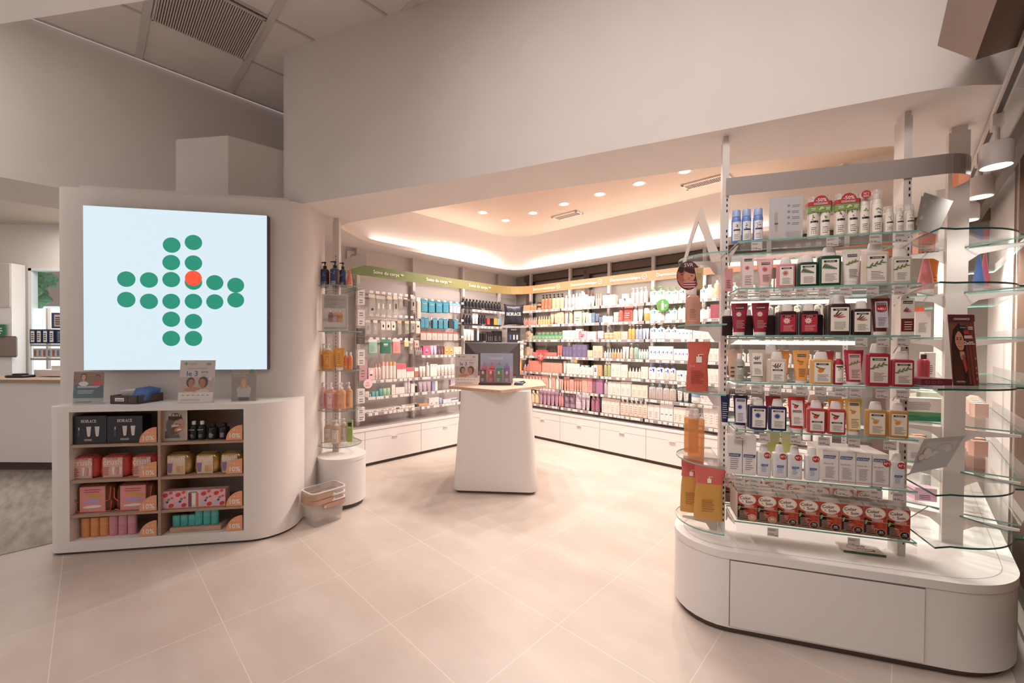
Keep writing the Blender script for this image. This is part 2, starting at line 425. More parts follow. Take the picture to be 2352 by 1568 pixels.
# side wall with the spotlights
mb = MB(); mb.box(.57, .66, 4.36, 5.75, 0, SZ + 1.4, C('#f4efeb', .38, name='glossy_white_panel'))
mb.box(.565, .575, 4.36, 4.42, 0, SZ, C('#c9bfb8', .25)); mb.box(.555, .57, 4.395, 4.405, 0, SZ, C('#8d7a70', .3))
struct(mb.build('wall_side', rz=RANG), 'glossy white side wall beside the tall glass shelving')
mb = MB(); mb.box(.57, .66, 2.2, 4.36, .05, SZ + 1.4, C('#6e5443', .5)); mb.box(.545, .57, 2.2, 4.36, .05, .10, C('#55423a', .4))
struct(mb.build('door_1', rz=RANG), 'brown entrance panel at the right edge')
mb = MB(); mb.box(.50, .565, 2.2, 4.34, 0, .045, C('#b8aaa1', .3, .2)); mb.box(.42, .50, 2.2, 4.25, 0, .006, C('#a39a92', .4))
struct(mb.build('trim_4', rz=RANG), 'metal threshold strip along the entrance')
mb = MB(); mb.box(.57, .66, -4.5, 2.2, 0, CEIL, C('#7a6455', .55))  # unseen wall added to keep world light off the right side
struct(mb.build('wall_light_block', rz=RANG), 'unseen brown wall added beside the entrance to block light')
# soffit with its recess
outer_w = [(-2.72, 4.89), (-2.24, 4.01), (-2.205, 3.93), (-2.17, 3.85), (-2.11, 3.785), (-2.03, 3.74), (-1.246, 3.442), (-.611, 3.20), (-.02, 2.95), (.549, 2.689), (.95, 2.51), (1.306, 2.348), (1.66, 2.18), (1.992, 2.029), (2.10, 1.99), (2.21, 1.968), (2.35, 1.962), (2.488, 1.99), (2.65, 2.06), (2.85, 2.2), (3.05, 2.42)]
def toR(p): v = Vector(p); return (v.dot(BV), v.dot(AV))
outer = [toR(p) for p in outer_w] + [(.62, 5.72), (-5.35, 5.72)]
def corner(p, q, r, k=5):
    """round the corner p->q->r by distance given as q[2]"""
    P, Q, Rr = Vector(p[:2]), Vector(q[:2]), Vector(r[:2]); d = q[2]
    a = Q + (P-Q).normalized()*d; c = Q + (Rr-Q).normalized()*d
    return [tuple(a*(1-t)**2 + Q*2*t*(1-t) + c*t*t) for t in [i/k for i in range(k+1)]]
hp = [(-4.40, 1.83, .22), (-4.86, 2.42, .22), (-4.86, 5.13, .4), (.05, 5.17, .1), (.0, 3.52, .12), (-1.0, 3.05, 0), (-2.45, 2.455, 0), (-3.306, 2.175, 0)]
hole = []
for i, q in enumerate(hp):
    p, r = hp[i-1], hp[(i+1) % len(hp)]
    hole += corner(p, q, r) if q[2] else [q[:2]]
def sheet(mb, o, h, z, m, flip=False):
    allp = o + h; tris = tessellate_polygon([[Vector((x, y, 0)) for x, y in o], [Vector((x, y, 0)) for x, y in h]])
    mb.add([(x, y, z) for x, y in allp], [tuple(t) for t in tris], m)
mb = MB(); sheet(mb, outer, hole, SZ, SOFF)
n = len(outer_w)
mb.loft([[(x, y, SZ) for x, y in outer[:n]], [(x, y, CEIL + .02) for x, y in outer[:n]]], WALLP, False, False, False)
# recess rim and its set-back side wall, leaving a ledge for the hidden light
cx = sum(p[0] for p in hole)/len(hole); cy = sum(p[1] for p in hole)/len(hole)
mb.loft([[(x, y, SZ) for x, y in hole], [(x, y, SZ + .05) for x, y in hole]], SOFF, False, False)
hs = []
for i in range(len(hole)):
    a, b = Vector(hole[i-1]), Vector(hole[(i+1) % len(hole)]); d = (b-a).normalized(); nn = Vector((-d.y, d.x))
    c = Vector(hole[i])
    if (c + nn*.01 - Vector((cx, cy))).length < (c - Vector((cx, cy))).length: nn = -nn
    hs.append(tuple(c + nn*.13))
mb.loft([[(x, y, SZ + .05) for x, y in hole], [(x, y, SZ + .05) for x, y in hs], [(x, y, RZ) for x, y in hs]], SOFF, False, False)
struct(mb.build('trim_5', rz=RANG, smooth=40), 'curved white bulkhead and soffit over the skincare alcove')
mb = MB(); mb.add([(x, y, RZ) for x, y in hs], [tuple(range(len(hs)))], C('#dfc9b6', .7, name='warm_recess_ceiling'))
struct(mb.build('trim_6', rz=RANG), 'warm beige ceiling inside the lit recess')
# ribbed vent slots at the upper rounded corner of the bulkhead
mb = MB()
for i in range(14):
    t = i/13; x, y = -2.085 - .14*math.sin(t*PI/2), 3.80 + .13*(1-math.cos(t*PI/2))
    x, y = toR((x + .0, y)); mb.box(x - .004, x + .004, y - .03, y + .03, CEIL - .10, CEIL - .03, C('#8b7c75', .7))
# wall carrying the big screen
wp = [(-1.70, 0), (-.06, 0)] + arc(-.06, .20, .20, -PI/2, 0, 8)[1:] + [(.14, .55), (-1.8, .55), (-1.8, .1)] + arc(-1.70, .10, .10, PI, 1.5*PI, 5)[1:-1]
mb = MB(); mb.prism(wp, 0, 2.86, WALLP)
struct(mb.build('wall_screen', loc=FS.w(0, 0), rz=FS.ang), 'rounded white partition wall behind the display counter')
mb = MB(); mb.box(-1.62, -.02, .02, .4, 2.86, 2.885, WALLP)
struct(mb.build('trim_7', loc=FS.w(0, 0), rz=FS.ang), 'upper ledge of the partition wall')
# duct box above the partition
bp = Frame((-2.79, 4.0), 0)
pl = [(-2.695, 3.85), (-1.95, 4.49), (-2.5, 5.0), (-3.34, 4.2), (-3.32, 4.05), (-3.29, 3.97), (-3.24, 3.93)]
mb = MB(); mb.prism(pl, 2.885, 3.55, WALLP)
struct(mb.build('trim_8'), 'white boxed duct standing above the partition wall')
# near beam crossing the top left corner
mb = MB(); q0, q1 = onz(0, 55, 3.2), onz(330, 2, 3.2)
d = (q1 - q0).normalized(); q0 = q0 - d*1.2; q1 = q1 + d*1.0
mb.add([(q0.x, q0.y, 3.2), (q1.x, q1.y, 3.2), (q1.x + .2, q1.y - 1.2, 3.2), (q0.x + .2, q0.y - 1.2, 3.2), (q0.x, q0.y, CEIL), (q1.x, q1.y, CEIL)],
       [(0, 1, 2, 3), (0, 4, 5, 1)], C('#f1eeee', .6))
struct(mb.build('trim_9'), 'white bulkhead beam crossing the top left corner')
# ---- far counter area on the left
FW = Frame((0, 6.5), 0)
mb = MB(); x0, _ = FW.at(66, 600); x1, _ = FW.at(160, 600)
mb.box(-11, x0, 6.5, 6.6, 0, 3.5, WALLP); mb.box(x1 + .6, -3.2, 6.5, 6.6, 0, 3.5, WALLP); mb.box(x0, x1 + .6, 6.5, 6.6, 2.76, 3.5, WALLP); mb.box(x0, x1 + .6, 6.5, 6.6, 0, .9, WALLP)
struct(mb.build('wall_far'), 'far wall behind the service counter')
mb = MB(); mb.box(x0, x1 + .6, 6.52, 6.56, 2.07 + .05, 2.76, see_through('window_glass', (.93, .97, .97))); 
mb.box(x0, x1 + .6, 6.52, 6.56, .9, 2.07 + .05, C('#eef6f8', .4, emit=1.15))  # frosted band emits, standing in for daylight behind it
mb.box(x0, x0 + .05, 6.49, 6.58, .9, 2.76, C('#dfe6e8', .4)); mb.box(x0, x1 + .6, 6.49, 6.58, 2.72, 2.76, C('#dfe6e8', .4))
struct(mb.build('window_2'), 'far window with a glowing frosted lower band')
mb = MB(); mb.box(-13, -6, 9.5, 9.6, 0, 5, C('#dfecee', .8, emit=1.1)); mb.box(-11.2, -9.6, 9.3, 9.4, 2.4, 3.2, C('#a98a86', .8, emit=.6))  # backdrop glows by emission in place of outdoor light
struct(mb.build('trim_10'), 'glowing backdrop of pale buildings and sky outside the far window')
mb = MB(); LEAF = noise_mat('tree_leaves', '#4f8f63', '#8fc39a', 14, .8)
for i in range(90):
    c = Vector((-11.1 + random.gauss(0, .42), 8.9 + random.uniform(-.3, .3), 2.75 + random.gauss(0, .22))); r = random.uniform(.06, .14)
    mb.lathe([(.01, c.z - r), (r*.8, c.z - r*.5), (r, c.z), (r*.8, c.z + r*.5), (.01, c.z + r)], LEAF, 7, c.x, c.y)
mb.tube([(-11.1, 8.9, 0), (-11.1, 8.9, 2.7)], .07, C('#6b5546', .8), 6)
tag(mb.build('tree'), 'green leafy tree outside the far window', 'tree')
def simple(name, label, cat, mb, **k): return tag(mb.build(name, **k), label, cat)
fc = empty('service_counter', (-6.3, 5.05, 0), 0, 'long white service counter with a wooden top at the left edge', 'counter')
mb = MB(); mb.box(-2.2, 1.75, -.13, .42, .12, 1.09, WHITE); mb.build('body', fc)
mb = MB(); mb.box(-2.2, 1.75, -.05, .40, 0, .12, C('#574a44', .6)); mb.build('plinth', fc)
mb = MB(); mb.box(-2.2, 1.75, -.17, .45, 1.09, 1.13, WOOD); mb.build('worktop', fc)
xa, _ = FW.at(62, 700); xb, zb = FW.at(0, 608)
tc_ = empty('tall_cabinet', (xa - 1.0, 6.3, 0), 0, 'tall white storage cabinet behind the far service counter', 'cabinet')
mb = MB(); mb.box(-1.2, 1.0, 0, .18, 0, 2.8, WHITE); mb.build('body', tc_)
mb = MB(); mb.box(-1.2, .985, -.012, 0, 2.12, 2.79, C('#cfc6c0', .4)); mb.build('door', tc_)
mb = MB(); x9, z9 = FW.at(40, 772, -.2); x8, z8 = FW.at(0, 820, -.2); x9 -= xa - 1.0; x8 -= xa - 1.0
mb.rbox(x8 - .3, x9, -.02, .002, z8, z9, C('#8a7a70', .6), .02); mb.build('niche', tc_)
mb = MB(); a_, b_ = FW.at(0, 745, -.22); c_, d_ = FW.at(15, 771, -.22); mb.box(a_ - .15, c_, 6.26, 6.28, d_, b_, C('#1f7a55', .5))
mb.face((a_ - .15, 6.26, d_), (1, 0, 0), (0, 0, 1), (0, -1, 0)); mb.lines(.05, .22, .03, b_ - d_ - .03, 3, PAPER)
simple('green_sign', 'small green sign on the tall cabinet at the left edge', 'sign', mb)
# glass shelves of boxes in front of the far window
gs = empty('glass_rack', (FW.at(70, 800, -.5)[0], 6.0, 0), 0, 'glass shelves in front of the far window', 'shelf')
W6 = Frame((0, 6.0), 0)
for y in (790, 822):
    x0, z0 = W6.at(70, y); mb = MB(); mb.box(0, 1.1, 0, .22, z0 - .012, z0, GLASS); mb.box(0, 1.1, -.004, 0, z0 - .03, z0, C('#9a9490', .4)); mb.build('shelf', gs)
mb = MB(); mb.box(.0, .03, .2, .24, .9, 2.1, POSTM); mb.box(1.07, 1.1, .2, .24, .9, 2.1, POSTM); mb.build('post', gs)
def far_box(px0, px1, pt, pb, c1, c2, label, cat='box', name='medicine_box', fr=W6, y=.02, d=.1, group=None):
    x0, zt = fr.at(px0, pt, y); x1, zb = fr.at(px1, pb, y)
    mb = MB(); mb.box(0, x1 - x0, 0, d, 0, zt - zb, c1)
    if c2: mb.face((0, 0, 0), (1, 0, 0), (0, 0, 1), (0, -1, 0), .001); w, h = x1-x0, zt-zb; mb.pr(w*.2, h*.12, w*.85, h*.88, c2); mb.lines(w*.28, w*.75, h*.25, h*.8, 4, INK)
    o = mb.build(name, loc=fr.w(x0, y, zb)); return tag(o, label, cat, group)
NAVY = C('#1f2f52', .5)
for i in range(4): far_box(68 + i*14.5, 81 + i*14.5, 756, 789, NAVY, PAPER, '%s dark blue medicine box with white label on the upper far glass shelf' % ('leftmost', 'second', 'third', 'fourth')[i], group='blue boxes on the far shelf')
far_box(128, 150, 757, 789, C('#151a26', .5), C('#6f8fb3', .5), 'near-black box at the right end of the upper far glass shelf')
far_box(118, 150, 718, 754, C('#2b3d5c', .5), C('#c9b7b0', .5), 'tilted dark blue display card above the far glass shelf', 'sign', 'display_card', d=.02)
for i in range(7): far_box(76 + i*10.5, 86 + i*10.5, 800, 821, C('#ddd6d0', .5), C('#9fb3c4', .5) if i % 2 else C('#b98f83', .5), '%s small pale medicine box on the lower far glass shelf' % ('leftmost', 'second', 'third', 'fourth', 'fifth', 'sixth', 'rightmost')[i], group='pale boxes on the lower far shelf')
W5 = Frame((0, 5.2), 0)
far_box(78, 150, 849, 864, PAPER, None, 'flat white carton lying on the far service counter', fr=W5, y=.06, d=.2)
far_box(118, 150, 840, 849, C('#e4ddd8', .5), None, 'smaller white carton stacked on the carton on the far counter', fr=W5, y=.1, d=.15)
x0, z0 = W5.at(26, 863); mb = MB(); mb.rbox(0, .24, 0, .16, 0, .03, C('#26262b', .5), .02); mb.rbox(.05, .16, .04, .14, .03, .05, C('#3c3c44', .5), .01)
simple('card_terminal', 'black card terminal lying on the far service counter', 'card terminal', mb, loc=(x0, 5.12, 1.13))
# suspended angular box at the top right
D_ = 1.6
def atY(px, py, D): d = ray(px, py); t = D / d.y; return Vector((d.x*t, D, CAMH + d.z*t))
a, b, c = atY(2153, 105, 1.75), atY(2240, 138, 1.6), atY(2352, 103, 1.78)
e, f, g_ = atY(2170, 0, 1.52), atY(2290, 0, 1.34), atY(2420, 0, 1.50)
up = [(q - p) for p, q in ((a, e), (b, f), (c, g_))]
dd = c + (a - b); mb = MB()
bot = [a, b, c, a + (c - b)]; sh = up[1]*4.0
mb.loft([bot, [p + sh for p in bot]], C('#8f7a6e', .45, name='brushed_bronze'))
tag(mb.build('hanging_signbox', smooth=0), 'tilted brown box hanging from the ceiling in the top right corner', 'hanging box')
# ================================================================== FIXTURES
def ML(o, *cs): return reg(o, *cs)
# ---- big illuminated screen
sx0, sz0 = -1.535, 1.362; sw, sh_ = 1.368, 1.337
sc = empty('illuminated_screen', FS.w(sx0, -.065, sz0), FS.ang, 'large bright square screen showing a cross of green dots and one red dot', 'screen')
mb = MB(); mb.box(0, sw, 0, .06, 0, sh_, C('#4b4a55', .4)); mb.build('casing', sc)
mb = MB(); mb.face((0, 0, 0), (1, 0, 0), (0, 0, 1), (0, -1, 0), .002)
SCR = C('#e0f2fb', .4, emit=.84, name='screen_glow'); GRN = C('#1d9c7e', .5, emit=.75, name='screen_green'); RED = C('#ff5236', .5, emit=.9, name='screen_red')
mb.pr(.002, .002, sw - .002, sh_ - .002, SCR); mb.build('screen_panel', sc)
mb = MB(); mb.face((0, -.003, 0), (1, 0, 0), (0, 0, 1), (0, -1, 0), .001)
gp = [(395, 563), (445, 557), (394, 603), (445, 604), (291, 641), (343, 643), (394, 642), (494, 649), (542, 655), (291, 688), (343, 692), (394, 692), (445, 692), (494, 693), (542, 689), (394, 733), (445, 738), (394, 777), (445, 777), (445, 648)]
for x, y in gp:
    u, v = FS.at(x, y, -.065); mb.pe(u - sx0, v - sz0, .066, .064, GRN, 1, n=28)
u, v = FS.at(445, 639, -.065); mb.pe(u - sx0, v - sz0, .064, .064, RED, 2, n=28)
mb.build('dot_pattern', sc)
# ---- display counter with niches
dc = empty('display_counter', FC.w(0, 0), FC.ang, 'white display counter with rounded ends and wooden open niches under the screen', 'counter')
CL, CR_, CD, CH = -.02, 1.62, .52, 1.10
fp = arc(.08, .08, .08, PI, 1.5*PI, 6) + arc(1.36, .29, .29, -PI/2, 0, 12) + [(1.65, .54), (0, .54)]
fp = [(x, y) for x, y in fp]
mb = MB()
NX0, NX1, NZ0, NZ1 = .152, 1.337, .098, 1.068
n = len(fp)
# shell: walls with a rectangular opening in the straight front (between x NX0..NX1)
fpts = [p for p in fp]
mb.prism(fp, CH - .02, CH + .01, WHITE)
mb.prism([(x*.985 + .012, y*.97 + .01) for x, y in fp], 0, .018, C('#4a3f3b', .6))
side = fp
zs = [.018, NZ0, NZ1, CH - .02]
ring = fp[6:] + fp[:7]
# ring starts at left end of straight front (index 6 = (.08,0)) ; first segment .08 -> 1.36 is the front
front0, front1 = fp[6], fp[7]
rest = fp[7:] + fp[:7]
mb.loft([[(x, y, .018) for x, y in rest], [(x, y, CH - .02) for x, y in rest]], WHITE, False, False, False)
x0, x1 = front0[0], front1[0]
for a, b, c, d in ((x0, x1, .018, NZ0), (x0, x1, NZ1, CH - .02), (x0, NX0, NZ0, NZ1), (NX1, x1, NZ0, NZ1)):
    mb.add([(a, 0, c), (b, 0, c), (b, 0, d), (a, 0, d)], [(0, 1, 2, 3)], WHITE)
# white inner reveals, left side and floor
mb.add([(NX0, 0, NZ0), (NX1, 0, NZ0), (NX1, .42, NZ0), (NX0, .42, NZ0)], [(0, 1, 2, 3)], WHITE)
mb.add([(NX0, 0, NZ0), (NX0, .42, NZ0), (NX0, .42, NZ1), (NX0, 0, NZ1)], [(0, 1, 2, 3)], WHITE)
mb.add([(NX1, 0, NZ0), (NX1, .42, NZ0), (NX1, .42, NZ1), (NX1, 0, NZ1)], [(0, 1, 2, 3)], WOOD)
mb.add([(NX0, 0, NZ1), (NX1, 0, NZ1), (NX1, .42, NZ1), (NX0, .42, NZ1)], [(0, 1, 2, 3)], WOOD)
mb.build('body', dc, smooth=30)
mb = MB(); mb.box(NX0, NX1, .40, .42, NZ0, NZ1, C('#8d776b', .55, name='niche_back')); mb.build('back_panel', dc)
mb = MB(); mb.box(.733, .752, .003, .40, NZ0, NZ1, WOOD); mb.build('divider', dc)
SHZ = [.820, .553, .293]
for z in SHZ:
    for a, b in ((NX0, .733), (.752, NX1)):
        mb = MB(); mb.box(a, b, .006, .40, z - .02, z, WOOD); mb.build('shelf', dc)
# ---- totem with wooden top
to = empty('sales_totem', FT.w(.445, .25), FT.ang, 'white tapered pedestal counter with a pointed wooden top in the middle of the alcove', 'pedestal')
mb = MB()
rings = []
for z, k in ((.03, 1.0), (.045, 1.01), (.3, .965), (.6, .925), (.9, .875), (1.095, .84)):
    rings.append([(x*k, y*k, z) for x, y in rrect(-.447, .447, -.25, .30, .075, 6)])
mb.loft(rings, WHITE); mb.build('body', to, smooth=40)
mb = MB(); mb.prism(rrect(-.42, .42, -.23, .27, .06, 4), 0, .03, C('#5b4d45', .6)); mb.build('plinth', to)
tp = [onz(1030, 887, 1.12), onz(1110, 894, 1.12), onz(1150, 897, 1.12), onz(1255, 886, 1.12), onz(1243, 873, 1.12), onz(1190, 869, 1.12), onz(1058, 875, 1.12)]
TL = Frame(FT.w(.445, .25).xy, FT.ang); tp = [TL.loc(p) for p in tp]
mb = MB(); mb.prism(tp, 1.095, 1.125, WOODT); mb.build('worktop', to)
# ---- gondola (foreground right)
def off_poly(p, d):
    out = []
    n = len(p)
    for i in range(n):
        a, b = Vector(p[i-1]), Vector(p[(i+1) % n]); t = (b-a).normalized(); out.append((p[i][0] - t.y*d, p[i][1] + t.x*d))
    return out
RH = math.radians(62.6)          # heading of the right hand run in gondola coordinates
dx, dy = math.cos(RH), math.sin(RH)
rr_ = .46; xs = .96
ac = arc(xs, -.26 + rr_, rr_, -PI/2, RH - PI/2, 12)
ex_, ey_ = ac[-1]; Ln = 2.30
left_in = (ex_ + dx*Ln - dy*.56, ey_ + dy*Ln + dx*.56)
ii = (ex_ - dy*.56, ey_ + dx*.56)
# meet the back line y=.265
t = (.265 - ii[1]) / dy; inner = (ii[0] + dx*t, .265)
base = arc(0, 0, .265, PI/2, 1.5*PI, 14) + [(.855, -.26)] + ac + [(ex_ + dx*Ln, ey_ + dy*Ln), left_in, inner]
gd = empty('glass_gondola', FG.w(0, 0), FG.ang, 'tall white shelving unit with glass shelves and a rounded white base in the right foreground', 'shelving unit')
BH = .464
inb = [(x, y) for x, y in off_poly(base, .02)]
mb = MB(); mb.prism(off_poly(base, .03), 0, .045, C('#5d4f47', .6)); mb.build('plinth', gd)
mb = MB(); mb.prism(off_poly(base, .004), .04, BH - .045, WHITE); mb.build('body', gd, smooth=30)
mb = MB(); mb.prism(base, BH - .042, BH, WHITE); mb.build('worktop', gd, smooth=30)
mb = MB(); mb.box(-.003, .002, -.2625, -.2615, .05, BH, C('#8f827b', .6)); mb.box(.853, .857, -.2595, -.2575, .05, BH, C('#8f827b', .6))
mb.box(0, .855, -.2630, -.2622, BH - .05, BH - .045, C('#6d625c', .6))
io = off_poly(base, .055); n = len(io)
for i in range(n):
    a, b = io[i], io[(i+1) % n]; d = (Vector(b) - Vector(a)).normalized()
    mb.add([(a[0], a[1], BH + .0006), (b[0], b[1], BH + .0006), (b[0] - d.y*.003, b[1] + d.x*.003, BH + .0006), (a[0] - d.y*.003, a[1] + d.x*.003, BH + .0006)], [(0, 1, 2, 3)], C('#b5a9a2', .6))
mb.build('panel_joint', gd)
mb = MB(); mb.prism([(.002, -.2652), (.853, -.2652), (.853, -.259), (.002, -.259)], .052, BH - .05, WHITE); mb.build('front_panel', gd)
def post(parent, x, y, z0, z1, wx=.034, wy=.07, slots='f', sx=0.0, m=POSTM, ang=0.0, holes=(.53, 2.3)):
    mb = MB(); c, q = math.cos(ang), math.sin(ang)
    def R(a, b): return (x + a*c - b*q, y + a*q + b*c)
    pts = [R(-wx/2, -wy/2), R(wx/2, -wy/2), R(wx/2, wy/2), R(-wx/2, wy/2)]
    mb.prism(pts, z0, z1, m)
    pts2 = [R(-wx*.38, -wy*.42), R(wx*.38, -wy*.42), R(wx*.38, wy*.42), R(-wx*.38, wy*.42)]
    mb.prism(pts2, z1, z1 + .03, m)
    if slots:
        z = holes[0]
        while z < holes[1]:
            a, b = R(sx - .0035, -wy/2 - .0006), R(sx + .0035, -wy/2 - .0006)
            mb.add([(a[0], a[1], z), (b[0], b[1], z), (b[0], b[1], z + .016), (a[0], a[1], z + .016)], [(0, 1, 2, 3)], SLOT); z += .033
        for k in range(3):
            z = 2.40 + k*.033; a, b = R(sx - .0035, -wy/2 - .0006), R(sx + .0035, -wy/2 - .0006)
            mb.add([(a[0], a[1], z), (b[0], b[1], z), (b[0], b[1], z + .016), (a[0], a[1], z + .016)], [(0, 1, 2, 3)], SLOT)
    return mb.build('post', parent)
post(gd, 0, .012, BH, SZ - .03, .036, .06, sx=.008)
post(gd, .874, .012, BH, SZ - .03, .036, .09, sx=.008)
p3 = FG.loc((2.561, 2.346)); post(gd, p3[0], p3[1], BH, SZ - .03, .088, .04, slots=None, ang=RH - PI/2 + .25)
p4 = (p3[0] + dx*1.30 - .02, p3[1] + dy*1.30); post(gd, p4[0], p4[1], BH, SZ - .03, .07, .04, slots=None, ang=RH - PI/2)
SHG = [2.17, 1.912, 1.655, 1.397, 1.140, .886, .633]
TAGM = C('#c9bfba', .5, name='price_card')
def glass_slab(parent, poly, z, th=.008, edge=GEDGE, ex=None, name='glass_shelf'):
    mb = MB(); n = len(poly)
    v = [(x, y, z - th) for x, y in poly] + [(x, y, z) for x, y in poly]
    mb.add(v, [tuple(range(n-1, -1, -1)), tuple(range(n, 2*n))], GLASS)
    mb.add(v, [(i, (i+1) % n, n + (i+1) % n, n + i) for i in range(n)], edge)
    return mb.build(name, parent)
def bracket(parent, x, y0, y1, z, side=1):
    """flat steel shelf arm with a drop at the post"""
    mb = MB(); t = .003
    pr = [(y0, z - .012), (y0*.45 + y1*.55, z - .035), (y1*.8 + y0*.2, z - .04), (y1, z - .085), (y1, z - .010)]
    mb.loft([[(x - t, a, b) for a, b in pr], [(x + t, a, b) for a, b in pr]], POSTM)
    return mb.build('bracket', parent)
ctags = {}
for k, z in enumerate(SHG):
    glass_slab(gd, [(.022, -.25), (.826, -.25), (.826, -.02), (.022, -.02)], z)
    bracket(gd, .024, -.245, -.02, z - .009); bracket(gd, .83, -.245, -.02, z - .009)
    glass_slab(gd, [(.022, .04), (.852, .04), (.852, .26), (.022, .26)], z - .01)
    if k in (0, 1, 2, 3, 4, 5):
        mb = MB(); mb.box(.03, .82, .235, .25, z - .05, z - .025, C('#fff1e6', .4, emit=1.2, name='glowing_rail')); mb.build('glowing_back_rail', gd)  # back price rails, their lit look put in as emission
    # clear rail under the front edge
    mb = MB(); mb.add([(.03, -.256, z - .055), (.825, -.256, z - .055), (.825, -.252, z - .009), (.03, -.252, z - .009)], [(0, 1, 2, 3)], ACRYL)
    mb.build('price_rail', gd)
tags = [
 [(567, 1735, '13.90'), (0, 1908, '15.90'), (0, 2007, '15.90'), (0, 2066, '8.90')],
 [(0, 1704, '19.90'), (0, 1754, '15.90'), (0, 1804, '14.90'), (0, 1839, '14.90'), (0, 1891, '23.90'), (0, 1941, '15.90'), (0, 2002, '23.90'), (0, 2066, '13.90')],
 [(0, 1978, '23.90'), (0, 2028, '14.90'), (0, 2075, '40.90')],
 [(0, 1702, '18.90'), (0, 1739, '15.90'), (0, 1783, '14.90'), (0, 1843, '16.90'), (0, 1886, '14.90'), (0, 1933, '19.90'), (0, 1968, '16.90'), (0, 2028, '23.90'), (0, 2075, '14.90')],
 [(0, 1702, '16.90'), (0, 1759, '14.90'), (0, 1831, '16.90'), (0, 1896, '14.90'), (0, 1965, '16.90'), (0, 2048, '14.90')],
 [(0, 1703, '22.90'), (0, 1738, '22.90'), (0, 1796, '19.90'), (0, 1868, '19.90'), (0, 1943, '23.90'), (0, 2018, '22.90'), (0, 2071, '18.90')],
 [(0, 1781, '17.90'), (0, 1968, '17.90')]]
for k, row in enumerate(tags):
    z = SHG[k]
    for _, px, price in row:
        x, _z = FG.at(px, 0 + CY, -.257)
        mb = MB(); mb.face((x, -.2575, z - .058), (1, 0, 0), (0, 0, 1), (0, -1, 0), .0005)
        mb.box(x - .026, x + .026, -.2575, -.2568, z - .058, z - .012, TAGM)
        mb.lines(-.022, .018, .031, .042, 2, INK, 1, .3); mb.pt(price, -.022, .007, .013, INK, 1, 'l', bold=.01); mb.lines(.006, .023, .006, .012, 1, INK, 1, .4)
        mb.build('price_tag', gd)
# rounded right corner shelves
cin = off_poly([(.87, -.26)] + ac + [(ex_ + dx*.9, ey_ + dy*.9)], .022)
def corner_poly(far=.26):
    a = off_poly([(.87, -.26)] + ac, .02); e = a[-1]
    a = [(x, y) for x, y in a] + [(e[0] + dx*far*.2, e[1] + dy*far*.2)]
    return a + [(p3[0] - .05, p3[1] + .10), (.90, .02)]
for z in (SHG[0], SHG[1], SHG[3], SHG[5], SHG[6]):
    glass_slab(gd, corner_poly(), z, .009, GEDGE2, name='corner_glass_shelf')
for z in (1.655, 1.14):
    pass
# arms and slanted clear shelves on the right hand run
for z in SHG:
    e = (p3[0] + dy*.20, p3[1] - dx*.20)
    mb = MB(); q = Vector((p3[0], p3[1])); r_ = Vector(((dy), (-dx)))
    for sgn in (1, -1):
        a = q + r_*sgn*.03; b = q + r_*sgn*.25
        zz = z - .009
        pr = [(a, zz - .09), (a + r_*sgn*.06, zz - .04), (b, zz - .016), (b, zz - .004), (a, zz - .004)]
        off = Vector((dx, dy))*.004
        mb.loft([[((p - off).x, (p - off).y, h) for p, h in pr], [((p + off).x, (p + off).y, h) for p, h in pr]], POSTM)
    mb.build('bracket', gd)
def run_xy(s, o):   # s along the run from post 3, o to the outside (right)
    return (p3[0] + dx*s + dy*o, p3[1] + dy*s - dx*o)
for z in SHG:
    a, b = run_xy(.04, .03), run_xy(.04, .255); c, d = run_xy(1.28, .255), run_xy(1.28, .03)
    glass_slab(gd, [a, b, c, d], z)
    a, b = run_xy(.06, -.25), run_xy(.06, -.03); c, d = run_xy(1.28, -.03), run_xy(1.28, -.25)
    glass_slab(gd, [a, b, c, d], z)
    # upright clear front lips
    mb = MB(); a, c = run_xy(.05, .26), run_xy(1.27, .26)
    mb.add([(a[0], a[1], z - .01), (c[0], c[1], z - .01), (c[0] + .0, c[1], z + .055), (a[0] + .02, a[1], z + .055)], [(0, 1, 2, 3)], ACRYL)
    mb.build('front_lip', gd)
# header band along the top
mb = MB(); hb = [(-.0, -.035), (.874, -.055)] + [(x, y) for x, y in arc(.98, .19, .25, -PI/2, RH - PI/2 + .2, 10)]
hb = [(.0, -.03), (.86, -.04), (.94, -.045)] + arc(1.02, .13, .18, -PI/2, .35, 10)
BAND = C('#a39a95', .28, name='grey_header_band')
mb.strip(hb, 2.497, 2.60, -.004, C('#e08f66', .4), BAND); mb.build('header_band', gd, smooth=40)
# left rounded end shelves
ELZ = [2.125, 1.72, 1.325, .915, .54]
for z in ELZ:
    glass_slab(gd, arc(-.025, 0, .235, PI/2, 1.5*PI, 14), z, .008, name='end_glass_shelf')
    mb = MB(); pr = [(-.02, z - .10), (-.05, z - .095), (-.085, z - .04), (-.22, z - .022), (-.22, z - .009), (-.02, z - .009)]
    mb.loft([[(a, -.003, b) for a, b in pr], [(a, .003, b) for a, b in pr]], POSTM); mb.build('bracket', gd)
